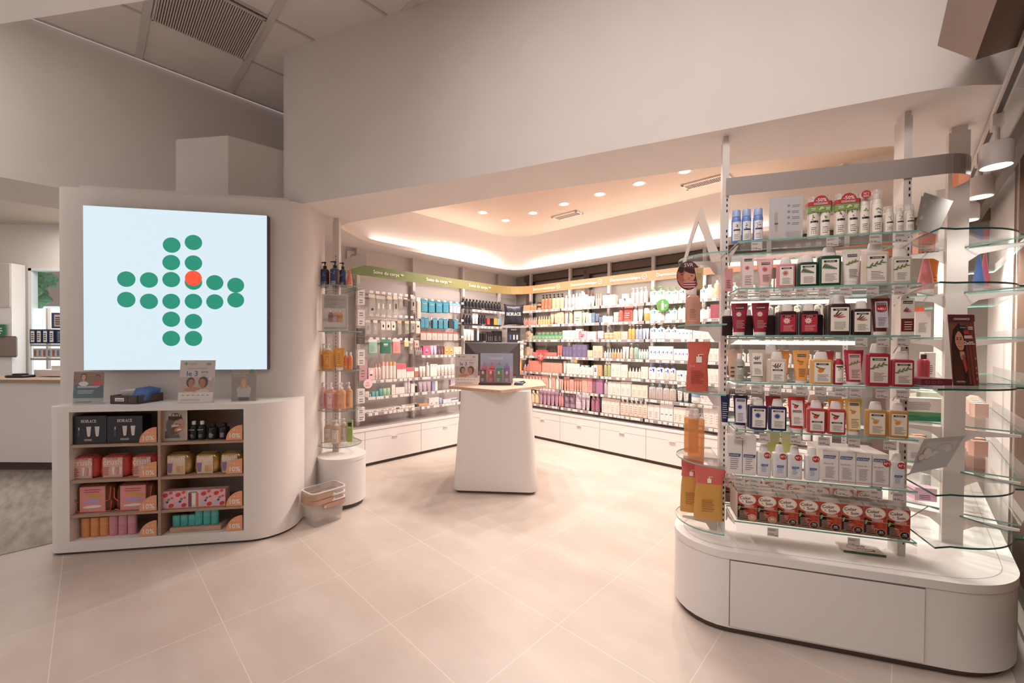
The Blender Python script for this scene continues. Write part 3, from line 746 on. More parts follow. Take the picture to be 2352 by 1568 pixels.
# ---- left end cap (round glass shelves near the partition wall)
EC = Frame((-1.765, 4.115), -TH)      # local y = along A, local x = along B
ec = empty('round_end_shelf', EC.w(0, 0), EC.ang, 'slim rounded end unit with glass shelves beside the partition wall', 'shelving unit')
bpoly = [(-1.1, -.225), (.10, -.225)] + arc(.10, 0, .225, -PI/2, PI/2, 14)[1:] + [(-.85, .225), (-1.1, .225)]
mb = MB(); mb.prism(off_poly(bpoly, .03), 0, .05, C('#5d4f47', .6)); mb.build('plinth', ec)
mb = MB(); mb.prism(off_poly(bpoly, .004), .045, .455, WHITE); mb.build('body', ec, smooth=30)
mb = MB(); mb.prism(bpoly, .455, .49, WHITE); mb.build('worktop', ec, smooth=30)
ECW = Frame((-1.788, 4.133), math.radians(-12))
for z0_, z1_ in ((.49, 2.83),):
    x, y = EC.loc((-1.788, 4.133)); post(ec, x, y, .49, 2.83, .07, .035, sx=0, slots='f', ang=math.radians(34))
    post(ec, -1.0, 0.05, .49, 2.83, .05, .04, slots=None)
ECZ = [2.157, 1.714, 1.332, .941, .593]
for z in ECZ:
    glass_slab(ec, [(-.08, -.20), (.06, -.20)] + arc(.06, 0, .20, -PI/2, PI/2, 12)[1:] + [(-.08, .20)], z, .008, C('#7d9c92', .2), name='end_glass_shelf')
    glass_slab(ec, [(-.95, .03), (-.12, .03), (-.12, .22), (-.95, .22)], z, .006)
    mb = MB(); mb.box(-.93, -.14, .222, .226, z - .05, z, ACRYL); mb.build('price_rail', ec)
# ---- wall shelving and drawers
def wall_unit(fr, x0, x1, front, posts, shelves, name_lab, cab_h=.49, seams=(), depth=.28, up=SZ, post_y=None, gname='shelving_unit', no_shelf=()):
    root = empty(gname, fr.w((x0+x1)/2, front + depth/2), fr.ang, name_lab, 'shelving unit')
    cxx = (x0+x1)/2; cyy = front + depth/2
    L = lambda x: x - cxx
    Y = lambda y: y - cyy
    py = post_y if post_y is not None else front + .31
    for p in posts:
        mb = MB(); mb.box(L(p) - .022, L(p) + .022, Y(py), Y(py) + .05, cab_h + .004, up, POSTM)
        mb.box(L(p) - .018, L(p) + .018, Y(py) - .006, Y(py), cab_h, 2.36, POSTM)
        z = .56
        while z < 2.3:
            mb.box(L(p) - .003, L(p) + .003, Y(py) - .0075, Y(py) - .0055, z, z + .014, SLOT); z += .033
        mb.build('post', root)
    return root, L, Y
RAIL = C('#9c9493', .4, name='grey_price_rail'); TAGW = C('#f6f2ee', .5, name='white_price_tag')
tag_mesh = None
def mk_tag():
    global tag_mesh
    mb = MB(); mb.box(-.0225, .0225, -.002, 0, -.016, .016, TAGW)
    mb.face((0, -.002, 0), (1, 0, 0), (0, 0, 1), (0, -1, 0), .0005); mb.pr(-.015, -.008, .01, -.003, C('#d7a49a', .6)); mb.pr(-.015, .004, .014, .007, C('#b5a9a5', .6))
    return mb
def shelf(root, L, Y, x0, x1, front, z, depth=.25, tags_at=None, n=7):
    mb = MB(); mb.box(L(x0), L(x1), Y(front), Y(front + depth), z - .006, z, GLASS); o = mb.build('glass_shelf', root)
    mb = MB(); mb.box(L(x0) + .005, L(x1) - .005, Y(front) - .006, Y(front) - .002, z - .045, z - .006, RAIL)
    mb.box(L(x0) + .005, L(x1) - .005, Y(front) - .008, Y(front) - .002, z - .007, z - .003, C('#e9e2de', .3)); mb.build('price_rail', root)
    global _tagme
    xs_ = []
    x = x0 + .03
    while x < x1 - .03:
        xs_.append(x + random.uniform(0, .02)); x += random.choice((.052, .075, .10, .13, .06))
    for x in xs_:
        t = bpy.data.objects.new('price_tag', _tagme); COL.objects.link(t); t.parent = root; t.location = (L(x), Y(front) - .0065, z - .024)
_t = mk_tag().build('price_tag'); _tagme = _t.data; bpy.data.objects.remove(_t)
# drawers: one thing per cabinet
def drawer_unit(fr, x0, x1, front, h, label, group):
    r = empty('drawer_cabinet', fr.w((x0+x1)/2, front), fr.ang, label, 'cabinet', group)
    w = (x1-x0)/2
    mb = MB(); mb.box(-w, w, .012, .33, .05, h - .03, WHITE); mb.build('body', r)
    mb = MB(); mb.box(-w, w, .03, .30, 0, .05, C('#4e4039', .6)); mb.build('plinth', r)
    mb = MB(); mb.box(-w + .0015, w - .0015, 0, .012, h - .135, h - .034, WHITE); mb.build('drawer', r)
    d = MB(); d.box(-w + .0015, w - .0015, 0, .012, .045, h - .139, WHITE); d = d.build('drawer', r)
    mb = MB(); mb.box(-.04, .04, -.014, 0, h - .148, h - .140, C('#f7f3f0', .3)); mb.box(-.04, .04, -.003, 0, h - .19, h - .148, C('#dcd2cb', .4)); mb.build('handle', d)
    return r
aseams = [2.02, 2.447, 3.293, 4.14, 5.0]
for i in range(len(aseams) - 1):
    drawer_unit(FA, aseams[i] + .002, aseams[i+1] - .002, 4.95, .49, 'low white drawer cabinet under the body care shelves, %s from the round end unit' % ['first', 'second', 'third', 'fourth'][i], 'drawer cabinets along the left wall')
bseams = [-4.66, -3.932, -3.203, -2.48, -1.76, -1.04, -.20]
nm = ['in the back corner behind the pedestal', 'second from the back corner', 'third from the back corner', 'fourth from the back corner', 'fifth from the corner, behind the gondola', 'last before the right hand run']
for i in range(len(bseams) - 1):
    drawer_unit(FR, bseams[i] + .002, bseams[i+1] - .002, 5.23, .49, 'low white drawer cabinet under the skincare shelves, ' + nm[i], 'drawer cabinets along the right wall')
mb = MB(); mb.box(2.0, 5.24, 4.945, 5.285, .462, .492, WHITE); mb.box(2.0, 5.24, 4.985, 5.285, .4915, .4925, C('#b9aeaa', .25))
simple('worktop', 'long white worktop over the left wall drawers', 'worktop', mb, loc=(0, 0, 0), rz=FA.ang)
mb = MB(); mb.box(-4.94, -.15, 5.225, 5.585, .462, .492, WHITE); mb.box(-4.94, -.15, 5.265, 5.585, .4915, .4925, C('#a89c95', .25))
simple('worktop', 'long white worktop over the right wall drawers', 'worktop', mb, loc=(0, 0, 0), rz=FR.ang)
BZ = [2.182, 1.930, 1.678, 1.400, 1.128, .858, .580]
bb = [-4.85, -3.985, -3.25, -2.545, -1.85, -1.13, -.42]
bayn = ['first bay from the corner', 'second bay from the corner', 'third bay from the corner', 'fourth bay from the corner', 'fifth bay, behind the gondola', 'sixth bay, behind the gondola']
ROOTB = []
for i in range(6):
    root, L, Y = wall_unit(FR, bb[i], bb[i+1], 5.30, [bb[i] - .0] + ([bb[6]] if i == 5 else []), BZ, 'glass wall shelving of the skincare wall, ' + bayn[i], post_y=5.53)
    for z in BZ: shelf(root, L, Y, bb[i] + .006, bb[i+1] - .006, 5.30, z)
    ROOTB.append(root)
AZ = [.680, .890, 1.110]
ab = [2.48, 3.335, 4.28, 5.12]
root, L, Y = wall_unit(FA, ab[0], ab[1], 5.03, [ab[0]], AZ, 'wall shelving of the body care wall, bay beside the round end unit', post_y=5.21)
for z in AZ: shelf(root, L, Y, ab[0] + .03, ab[1] - .01, 5.03, z, .2)
A1 = root
root, L, Y = wall_unit(FA, ab[1], ab[2], 5.03, [ab[1]], AZ, 'wall shelving of the body care wall, middle bay', post_y=5.21)
for z in AZ + [1.43]: shelf(root, L, Y, ab[1] + .0, ab[2] - .01, 5.03, z, .2)
A2 = root
root, L, Y = wall_unit(FA, ab[2], ab[3], 5.03, [ab[2], ab[3]], AZ, 'wall shelving of the body care wall, bay in the back corner', post_y=5.21)
A3Z = [2.16, 1.895, 1.62, 1.36, 1.11, .89, .68]
for z in A3Z: shelf(root, L, Y, ab[2] + .02, ab[3] - .03, 5.03, z, .2)
A3 = root
# hook rails for the hanging packs
for (x0, x1, zz, rt, nh) in ((2.53, 3.33, (2.235, 1.935, 1.62), A1, 8), (3.36, 4.26, (2.20, 1.93, 1.67), A2, 7)):
    for z in zz:
        cxx = (x0 + x1)/2
        mb = MB(); mb.box(x0 - cxx, x1 - cxx, .09, .10, z - .015, z + .015, POSTM); o = mb.build('hook_rail', rt)
        for i in range(nh):
            xh = x0 - cxx + .06 + i*(x1-x0-.1)/nh
            mb = MB(); mb.tube([(xh, .09, z), (xh, -.12, z + .005), (xh, -.14, z + .02)], .0025, POSTM, 5); mb.build('hook', rt)
            t = bpy.data.objects.new('price_tag', _tagme); COL.objects.link(t); t.parent = rt; t.location = (xh, -.145, z + .035)
# ---- coloured header ribbon
def ribbon_mat():
    m = bpy.data.materials.new('ribbon_gradient'); m.use_nodes = True; nt = m.node_tree; N = nt.nodes; L = nt.links
    b = N['Principled BSDF']; b.inputs['Roughness'].default_value = .5
    tc = N.new('ShaderNodeTexCoord'); sp = N.new('ShaderNodeSeparateXYZ'); r = N.new('ShaderNodeValToRGB')
    ad = N.new('ShaderNodeMath'); ad.operation = 'ADD'; mr = N.new('ShaderNodeMapRange')
    # object x = b, y = a : along the ribbon b + a rises steadily
    L.new(tc.outputs['Object'], sp.inputs[0]); L.new(sp.outputs[0], ad.inputs[0]); L.new(sp.outputs[1], ad.inputs[1])
    mr.inputs[1].default_value = -2.9; mr.inputs[2].default_value = 3.6; L.new(ad.outputs[0], mr.inputs[0]); L.new(mr.outputs[0], r.inputs[0])
    def cc(h): return tuple(lin(int(h[i:i+2], 16)) for i in (0, 2, 4)) + (1,)
    e = r.color_ramp.elements; e[0].position = 0; e[0].color = cc('6f8350'); e[1].position = 1; e[1].color = cc('b8785f')
    for p, c in ((.22, '76794d'), (.40, '85794e'), (.50, 'a88a58'), (.62, 'b08058'), (.8, 'b67a5a')): q = e.new(p); q.color = cc(c)
    L.new(r.outputs[0], b.inputs['Base Color'])
    return m
rb = empty('header_ribbon', (0, 0, 0), RANG, 'curved header band running from green to orange above the product walls', 'sign')
path = [(-4.25, 2.12), (-4.80, 2.13)] + [tuple(p) for p in corner((-4.8, 2.13), (-5.0, 2.14, .14), (-5.0, 2.5))] + [(-5.0, 3.0), (-5.0, 4.0), (-5.0, 4.6)] + corner((-5.0, 4.6), (-5.0, 5.28, .5), (-4.4, 5.28), 10) + [(-3.6, 5.28), (-2.0, 5.28), (-1.66, 5.28)] + corner((-1.66, 5.28), (-1.60, 5.28, .05), (-1.60, 5.4)) + [(-1.60, 5.5)]
path2 = path[:]
mb = MB(); mb.strip(path2, 2.465, 2.602, .004, ribbon_mat(), C('#e9e3de', .5)); mb.build('band', rb, smooth=40)
path3 = [(-1.55, 5.5), (-1.55, 5.28), (-.05, 5.28), (-.05, 3.55)]
mb = MB(); mb.strip(path3[1:], 2.465, 2.602, .004, C('#c07d60', .5), C('#e9e3de', .5)); 
tag(mb.build('header_band', rz=RANG), 'orange header band behind the glass gondola', 'sign')
def rib_text(txt, fr, pxl, pxr, py, y, kind):
    x0, z0 = fr.at(pxl, py, y); x1, z1 = fr.at(pxr, py, y)
    mb = MB()
    o = fr.w(x0, y - .006, 2.51); mb.face(fr.w(x0, y - .006, 0), (fr.ex.x, fr.ex.y, 0), (0, 0, 1), (-fr.ey.x, -fr.ey.y, 0), .001)
    w = x1 - x0; TW = C('#fbf3e8', .5)
    vs, fs, tw = text_geo(txt, .012); s = w*.83/tw
    mb.pt(txt, 0, 2.512, s, TW, 1, 'l', bold=.012)
    u = w*.93
    if kind == 'leaf':
        for a in (-.9, 0, .9): mb.pe(u + math.sin(a)*.018, 2.53 + abs(math.cos(a))*.012, .006, .02, C('#d7d7a4', .5), 1, -a)
    else:
        for k in range(16):
            a0 = 2*PI*k/16; mb.pp([(u + .036*math.cos(a0), 2.535 + .036*math.sin(a0)), (u + .036*math.cos(a0+.39), 2.535 + .036*math.sin(a0+.39)), (u + .031*math.cos(a0+.39), 2.535 + .031*math.sin(a0+.39)), (u + .031*math.cos(a0), 2.535 + .031*math.sin(a0))], TW)
        mb.pp([(u - .012, 2.53), (u - .004, 2.522), (u + .016, 2.548), (u + .012, 2.552), (u - .004, 2.531), (u - .009, 2.536)], TW)
    o = mb.build('lettering', smooth=0); o.parent = rb
    o.matrix_parent_inverse = Matrix.Rotation(RANG, 4, 'Z').inverted()
for a, b in ((857, 928), (979, 1037), (1077, 1128)): rib_text('Soins du corps', FA, a, b, 620, 5.0, 'leaf')
for a, b in ((1225, 1287), (1311, 1384), (1402, 1487), (1509, 1610)): rib_text('Dermocosmétique', FR, a, b, 640, 5.28, 'ring')
# ---- ceiling lamps, vents, cameras, track lights
LAMPW = C('#fff3e4', .4, emit=7.0, name='lamp_glow')
for i, (b, a) in enumerate(DOWN):
    lab = ['leftmost', 'second', 'third', 'fourth', 'fifth', 'sixth', 'rightmost'][[0, 1, 2, 3, 4, 5, 6][i]]
    r = empty('downlight', RW(b, a, RZ), RANG, 'round recessed ceiling spotlight, %s of the row' % lab, 'lamp', 'recessed ceiling spotlights')
    mb = MB(); mb.lathe([(.052, -.001), (.075, -.004), (.078, .0)], C('#efe6de', .3), 24, c0=False, c1=False); mb.build('trim_ring', r)
    mb = MB(); mb.lathe([(.052, -.002), (.05, -.003)], LAMPW, 24, c1=True, c0=True); mb.build('lens', r)
for (pxs, lab) in (([(1270, 495), (1310, 484), (1342, 488), (1290, 505)], 'small white ceiling air grille beside the recessed spotlights'), ([(1565, 421), (1650, 398), (1690, 408), (1590, 434)], 'long white ceiling air grille partly hidden by the gondola post')):
    ps = [onz(x, y, RZ) for x, y in pxs]; c = sum(ps, Vector())/4; b0, a0 = c.xy.dot(BV), c.xy.dot(AV)
    bs = [p.xy.dot(BV) for p in ps]; hw = (max(bs) - min(bs))/2; hd = .09
    r = empty('air_grille', RW(b0, a0, RZ - .012), RANG, lab, 'air vent')
    mb = MB()
    for q in ((-hw, hw, -hd, -hd+.025), (-hw, hw, hd-.025, hd), (-hw, -hw+.025, -hd, hd), (hw-.025, hw, -hd, hd)): mb.box(*q, -.006, .01, C('#f3e9e0', .4))
    mb.build('frame', r); mb = MB(); mb.box(-hw+.02, hw-.02, -hd+.02, hd-.02, .004, .01, C('#8a7d76', .7)); mb.build('backing', r)
    mb = MB()
    for k in range(int(hw*2/.02) - 3): mb.box(-hw + .03 + k*.02, -hw + .037 + k*.02, -hd + .02, hd - .02, -.003, .005, C('#c9bdb5', .5))
    mb.build('slats', r)
c = onz(2012, 345, SZ); sm = empty('security_camera', (c.x + .09, c.y + .35, SZ + .02), 0, 'small white dome security camera under the ceiling edge behind the gondola', 'camera')
mb = MB(); mb.rbox(-.05, .06, -.04, .04, -.02, .05, WHITE, .02); mb.build('mount', sm)
mb = MB(); mb.lathe([(.001, -.03), (.018, -.024), (.024, -.01), (.024, .01)], C('#2c2727', .15), 14, -.03, -.03); mb.build('lens', sm)
# smoke sign over the left corner
mb = MB(); q = FA.w(2.42, 5.28, 2.74); mb.box(-.07, .07, -.02, 0, -.07, .07, C('#e2dad5', .5)); mb.face((0, -.021, 0), (1, 0, 0), (0, 0, 1), (0, -1, 0), .001); mb.pe(.01, -.005, .04, .04, C('#a0948f', .5)); mb.pe(.01, -.005, .028, .028, C('#e2dad5', .5), 2)
simple('alarm_siren', 'small white alarm box high in the left corner', 'alarm', mb, loc=q, rz=FA.ang)
# track with white spotlights along the side wall
tr = empty('light_track', RW(.35, 3.6, 2.80), RANG, 'white ceiling track carrying the spotlights beside the side wall', 'light track')
mb = MB(); mb.box(-.018, .018, -1.9, 1.9, -.0, .035, POSTM); mb.box(-.010, .010, -1.9, 1.9, -.002, .0, C('#5a5150', .5)); mb.build('rail', tr)
mb = MB(); mb.box(.10, .15, -1.9, 1.9, -.09, .03, C('#6c5f59', .5)); mb.build('cable_duct', tr)
for i, (px, py) in enumerate(((2352 - 8, 345), (2286, 425), (2226, 488))):
    d = ray(px, py); zz = 2.60; t = (zz - CAMH)/d.z; p = Vector((d.x*t, d.y*t, zz))
    p = Vector(RW(.35, p.xy.dot(AV), zz)) if i else p
    b0, a0 = p.xy.dot(BV), p.xy.dot(AV); p = RW(.35, a0, 2.60)
    lab = ('nearest white track spotlight at the right edge of the view', 'middle white track spotlight beside the gondola post', 'farthest white track spotlight, half behind the gondola post')[i]
    r = empty('track_spotlight', p, RANG, lab, 'lamp', 'track spotlights')
    mb = MB(); mb.lathe([(.058, -.06), (.062, -.055), (.062, .05), (.055, .062), (.001, .064)], C('#e4dedb', .35), 26, c0=False); o = mb.build('lamp_head', r); 
    m2 = MB(); m2.lathe([(.053, -.057), (.052, -.052), (.045, -.052)], C('#fff8ee', .4, emit=5.0, name='spot_glow'), 26, c0=True, c1=True); m2.build('lens', r)
    m3 = MB(); m3.tube([(0, 0, .06), (0, 0, .15)], .011, POSTM, 8); m3.box(-.02, .02, -.05, .05, .14, .20, POSTM); m3.build('arm', r)
    spot('track_or_extra_beam', p + Vector((0, 0, -.07)), RW(.70, a0 + .1, .9), (10, 100, 120)[i], 100, .7, (1, .93, .88), .05)
spot('track_or_extra_beam', RW(.35, 3.1, 2.5), RW(-.1, 3.3, .4), 14, 95, .5, (1, .93, .88), .05)  # extra beam without a lamp head, added to brighten the gondola side
# ---- shopping baskets
bk = FG
B0 = Vector(((-1.831 - 1.528)/2, (3.582 + 3.56)/2 + .03)); ang = math.atan2(3.56 - 3.409, -1.528 + 1.647)
WB = C('#bd9880', .5, name='brown_handle')
mains = []
for i in range(3):
    z = i*.048 if i < 2 else .096
    r = empty('shopping_basket', (B0.x, B0.y + .02, .002 + z), ang, ['clear plastic shopping basket at the bottom of the stack on the floor', 'clear plastic shopping basket in the middle of the stack', 'clear plastic shopping basket on top of the stack'][i], 'basket', 'stacked shopping baskets')
    mb = MB(); ro = []
    for zz, k in ((0, .80), (.004, .84), (.19, 1.0), (.205, 1.0)): ro.append([(x*k, y*k, zz) for x, y in rrect(-.155, .155, -.105, .105, .045, 5)])
    ri = [[(x*k, y*k, zz) for x, y in rrect(-.150, .150, -.10, .10, .042, 5)] for zz, k in ((.205, 1.0), (.01, .82))]
    mb.loft(ro + ri, MILKY); mb.build('tub', r)
    mb = MB(); rim = rrect(-.160, .160, -.11, .11, .048, 5); rin = rrect(-.151, .151, -.101, .101, .043, 5)
    mb.loft([[(x, y, .196) for x, y in rim], [(x, y, .207) for x, y in rim], [(x, y, .207) for x, y in rin]], C('#e8dcd5', .4), False, False); mb.build('rim', r)
    mb = MB(); pth = [(.02, -.112), (-.10, -.114)] + arc(-.112, -.062, .053, 1.5*PI, PI, 5) + arc(-.112, .062, .053, PI, PI/2, 5) + [(.02, .112)]
    if i == 0: pth = [(-.06, -.114), (.10, -.114)] + arc(.112, -.062, .053, -PI/2, 0, 5) + arc(.112, .062, .053, 0, PI/2, 5) + [(-.06, .112)]
    mb.strip(pth, .150, .188, .004, WB); 
    h = mb.build('handle', r)
    mb = MB(); mb.lathe([(.009, 0), (.009, .004), (.004, .006)], C('#e9dfd8', .3, .4), 10); o = mb.build('rivet', h); o.rotation_euler = (PI/2, 0, 0); o.location = (pth[0][0] + .012, -.116, .168)
# ================================================================== PRODUCTS
def m_(c, r=.35): return c if not isinstance(c, str) else C(c, r)
CLEARCAP = see_through('clear_cap', (.96, .95, .94), op=.2, opcol=(.9, .88, .86))
def parts(kind, w, h, d, c1, c2='#efe9e4', c3=None):
    """list of (part name, mesh builder); first one is the body. Base at z 0, front towards -y."""
    c1, c2 = m_(c1), m_(c2); c3 = m_(c3) if c3 else None
    B, K = MB(), MB(); a, b = w/2, d/2; out = []
    if kind == 'box':
        B.box(-a, a, -b, b, 0, h, c1)
        if c3: B.face((-a, -b, 0), (1, 0, 0), (0, 0, 1), (0, -1, 0), .0006); B.pr(0, h*.62, w, h, c3)
        return [('body', B)]
    if kind == 'flat':       # flat shoulder bottle with wide tapered cap
        e = 7
        B.loft([sup(z*h, a*k, b*q, e) for z, k, q in ((0, .93, .9), (.012, .99, .98), (.03, 1, 1), (.70, 1, 1), (.74, .98, .98), (.762, .85, .9), (.77, .6, .8))], c1)
        K.loft([sup(z*h, a*k, b*q, 3.2) for z, k, q in ((.77, .60, .80), (.785, .62, .82), (.95, .50, .70), (.985, .46, .64), (1, .36, .5))], c2)
        return [('body', B), ('cap', K)]
    if kind == 'tube':       # standing on its cap
        K.loft([sup(z*h, a*k, b*q, 2.4) for z, k, q in ((0, .60, .78), (.01, .64, .82), (.10, .66, .84), (.105, .6, .8))], c2)
        B.loft([sup(z*h, a*k, b*q, e) for z, k, q, e in ((.10, .68, .9, 2.4), (.3, .76, .8, 2.6), (.6, .87, .55, 3), (.85, .96, .25, 4), (.96, 1.0, .08, 6), (1, 1.0, .05, 6))], c1)
        return [('body', B), ('cap', K)]
    if kind == 'spray':
        B.lathe([(a*.9, 0), (a, .004), (a, h*.70), (a*.93, h*.76), (a*.8, h*.785)], c1, 18)
        K.lathe([(a*.9, h*.785), (a*.9, h*.97), (a*.82, h)], c2, 18)
        if c3: K.lathe([(a*.5, h*.80), (a*.5, h*.9), (a*.2, h*.92)], c3, 10)
        return [('body', B), ('cap', K)]
    if kind in ('pump', 'pumpflat'):
        f = kind == 'pumpflat'; e = 5 if f else 2.1
        B.loft([sup(z*h, a*k, b*k, e, 18) for z, k in ((0, .93), (.012, 1), (.60, 1), (.66, .95), (.70, .75), (.73, .42), (.75, .34))], c1)
        K.lathe([(a*.42, h*.75), (a*.42, h*.83), (a*.16, h*.835), (a*.13, h*.93), (a*.30, h*.94), (a*.30, h*.99), (a*.2, h)], c2, 10)
        K.box(-a*.95, 0, -a*.1, a*.1, h*.945, h*.985, c2)
        return [('body', B), ('pump', K)]
    if kind == 'cyl':        # straight bottle with flat shoulder and clear capped pump
        B.lathe([(a*.96, 0), (a, .003), (a, h*.70), (a*.97, h*.72), (a*.3, h*.73)], c1, 24)
        K.lathe([(a*.42, h*.73), (a*.42, h*.80), (a*.30, h*.82), (a*.30, h*.90), (a*.2, h*.91)], '#e6ddd6' and C('#e0d6cf', .4), 12)
        K.box(-a*.75, 0, -a*.12, a*.12, h*.87, h*.90, C('#e0d6cf', .4))
        out = MB(); out.lathe([(a*.95, h*.735), (a*.80, h*.90), (a*.6, h*.97), (a*.2, h)], c2, 18, c0=False)
        return [('body', B), ('pump', K), ('clear_cap', out)]
    if kind == 'round':      # plain round bottle with cap
        B.lathe([(a*.92, 0), (a, .003), (a, h*.66), (a*.85, h*.75), (a*.45, h*.80)], c1, 16)
        K.lathe([(a*.5, h*.80), (a*.5, h*.98), (a*.45, h)], c2, 14)
        return [('body', B), ('cap', K)]
    if kind == 'dropper':
        B.lathe([(a*.92, 0), (a, .002), (a, h*.55), (a*.5, h*.62)], c1, 12)
        K.lathe([(a*.42, h*.62), (a*.42, h*.80), (a*.25, h*.82), (a*.25, h*.97), (a*.15, h)], c2, 10)
        return [('body', B), ('cap', K)]
    if kind == 'jar':
        B.lathe([(a*.88, 0), (a, h*.08), (a, h*.60)], c1, 18)
        K.lathe([(a*1.0, h*.60), (a*1.02, h*.64), (a*1.02, h*.97), (a*.97, h)], c2, 18)
        return [('body', B), ('lid', K)]
    if kind == 'stick':
        B.loft([sup(z*h, a*k, b*k, 2.6, 18) for z, k in ((0, .95), (.015, 1), (.56, 1))], c1)
        K.loft([sup(z*h, a*k, b*k, 2.6, 18) for z, k in ((.565, 1.0), (.95, 1.0), (.985, .93), (1, .8))], c2)
        return [('body', B), ('cap', K)]
    if kind == 'pouch':
        rg = []
        for z, k, q, s in ((0, .98, 1, 0), (.02, 1, 1, 0), (.25, .98, .95, 0), (.5, .92, .75, 0), (.72, .9, .45, .02), (.88, 1.02, .15, .03), (1, 1.05, .04, .03)):
            rg.append([(x + s*h, y, zz) for x, y, zz in sup(z*h, a*k, b*q, 3, 20)])
        B.loft(rg, c1); return [('body', B)]
    if kind == 'hang':       # hanging pack with header card
        B.rbox(-a, a, -b, b, 0, h*.82, c1, min(.004, b*.8)); K.box(-a, a, -.0012, .0012, h*.80, h, c2)
        return [('body', B), ('header', K)]
    if kind == 'cone':
        K.lathe([(a*.85, 0), (a*.88, h*.12), (a*.84, h*.125)], c2, 16)
        B.loft([sup(z*h, a*k, b*q, 2.2, 18) for z, k, q in ((.125, 1, 1), (.3, .9, .85), (.6, .55, .5), (.9, .2, .12), (1, .06, .05))], c1)
        return [('body', B), ('cap', K)]
LAY = .0005
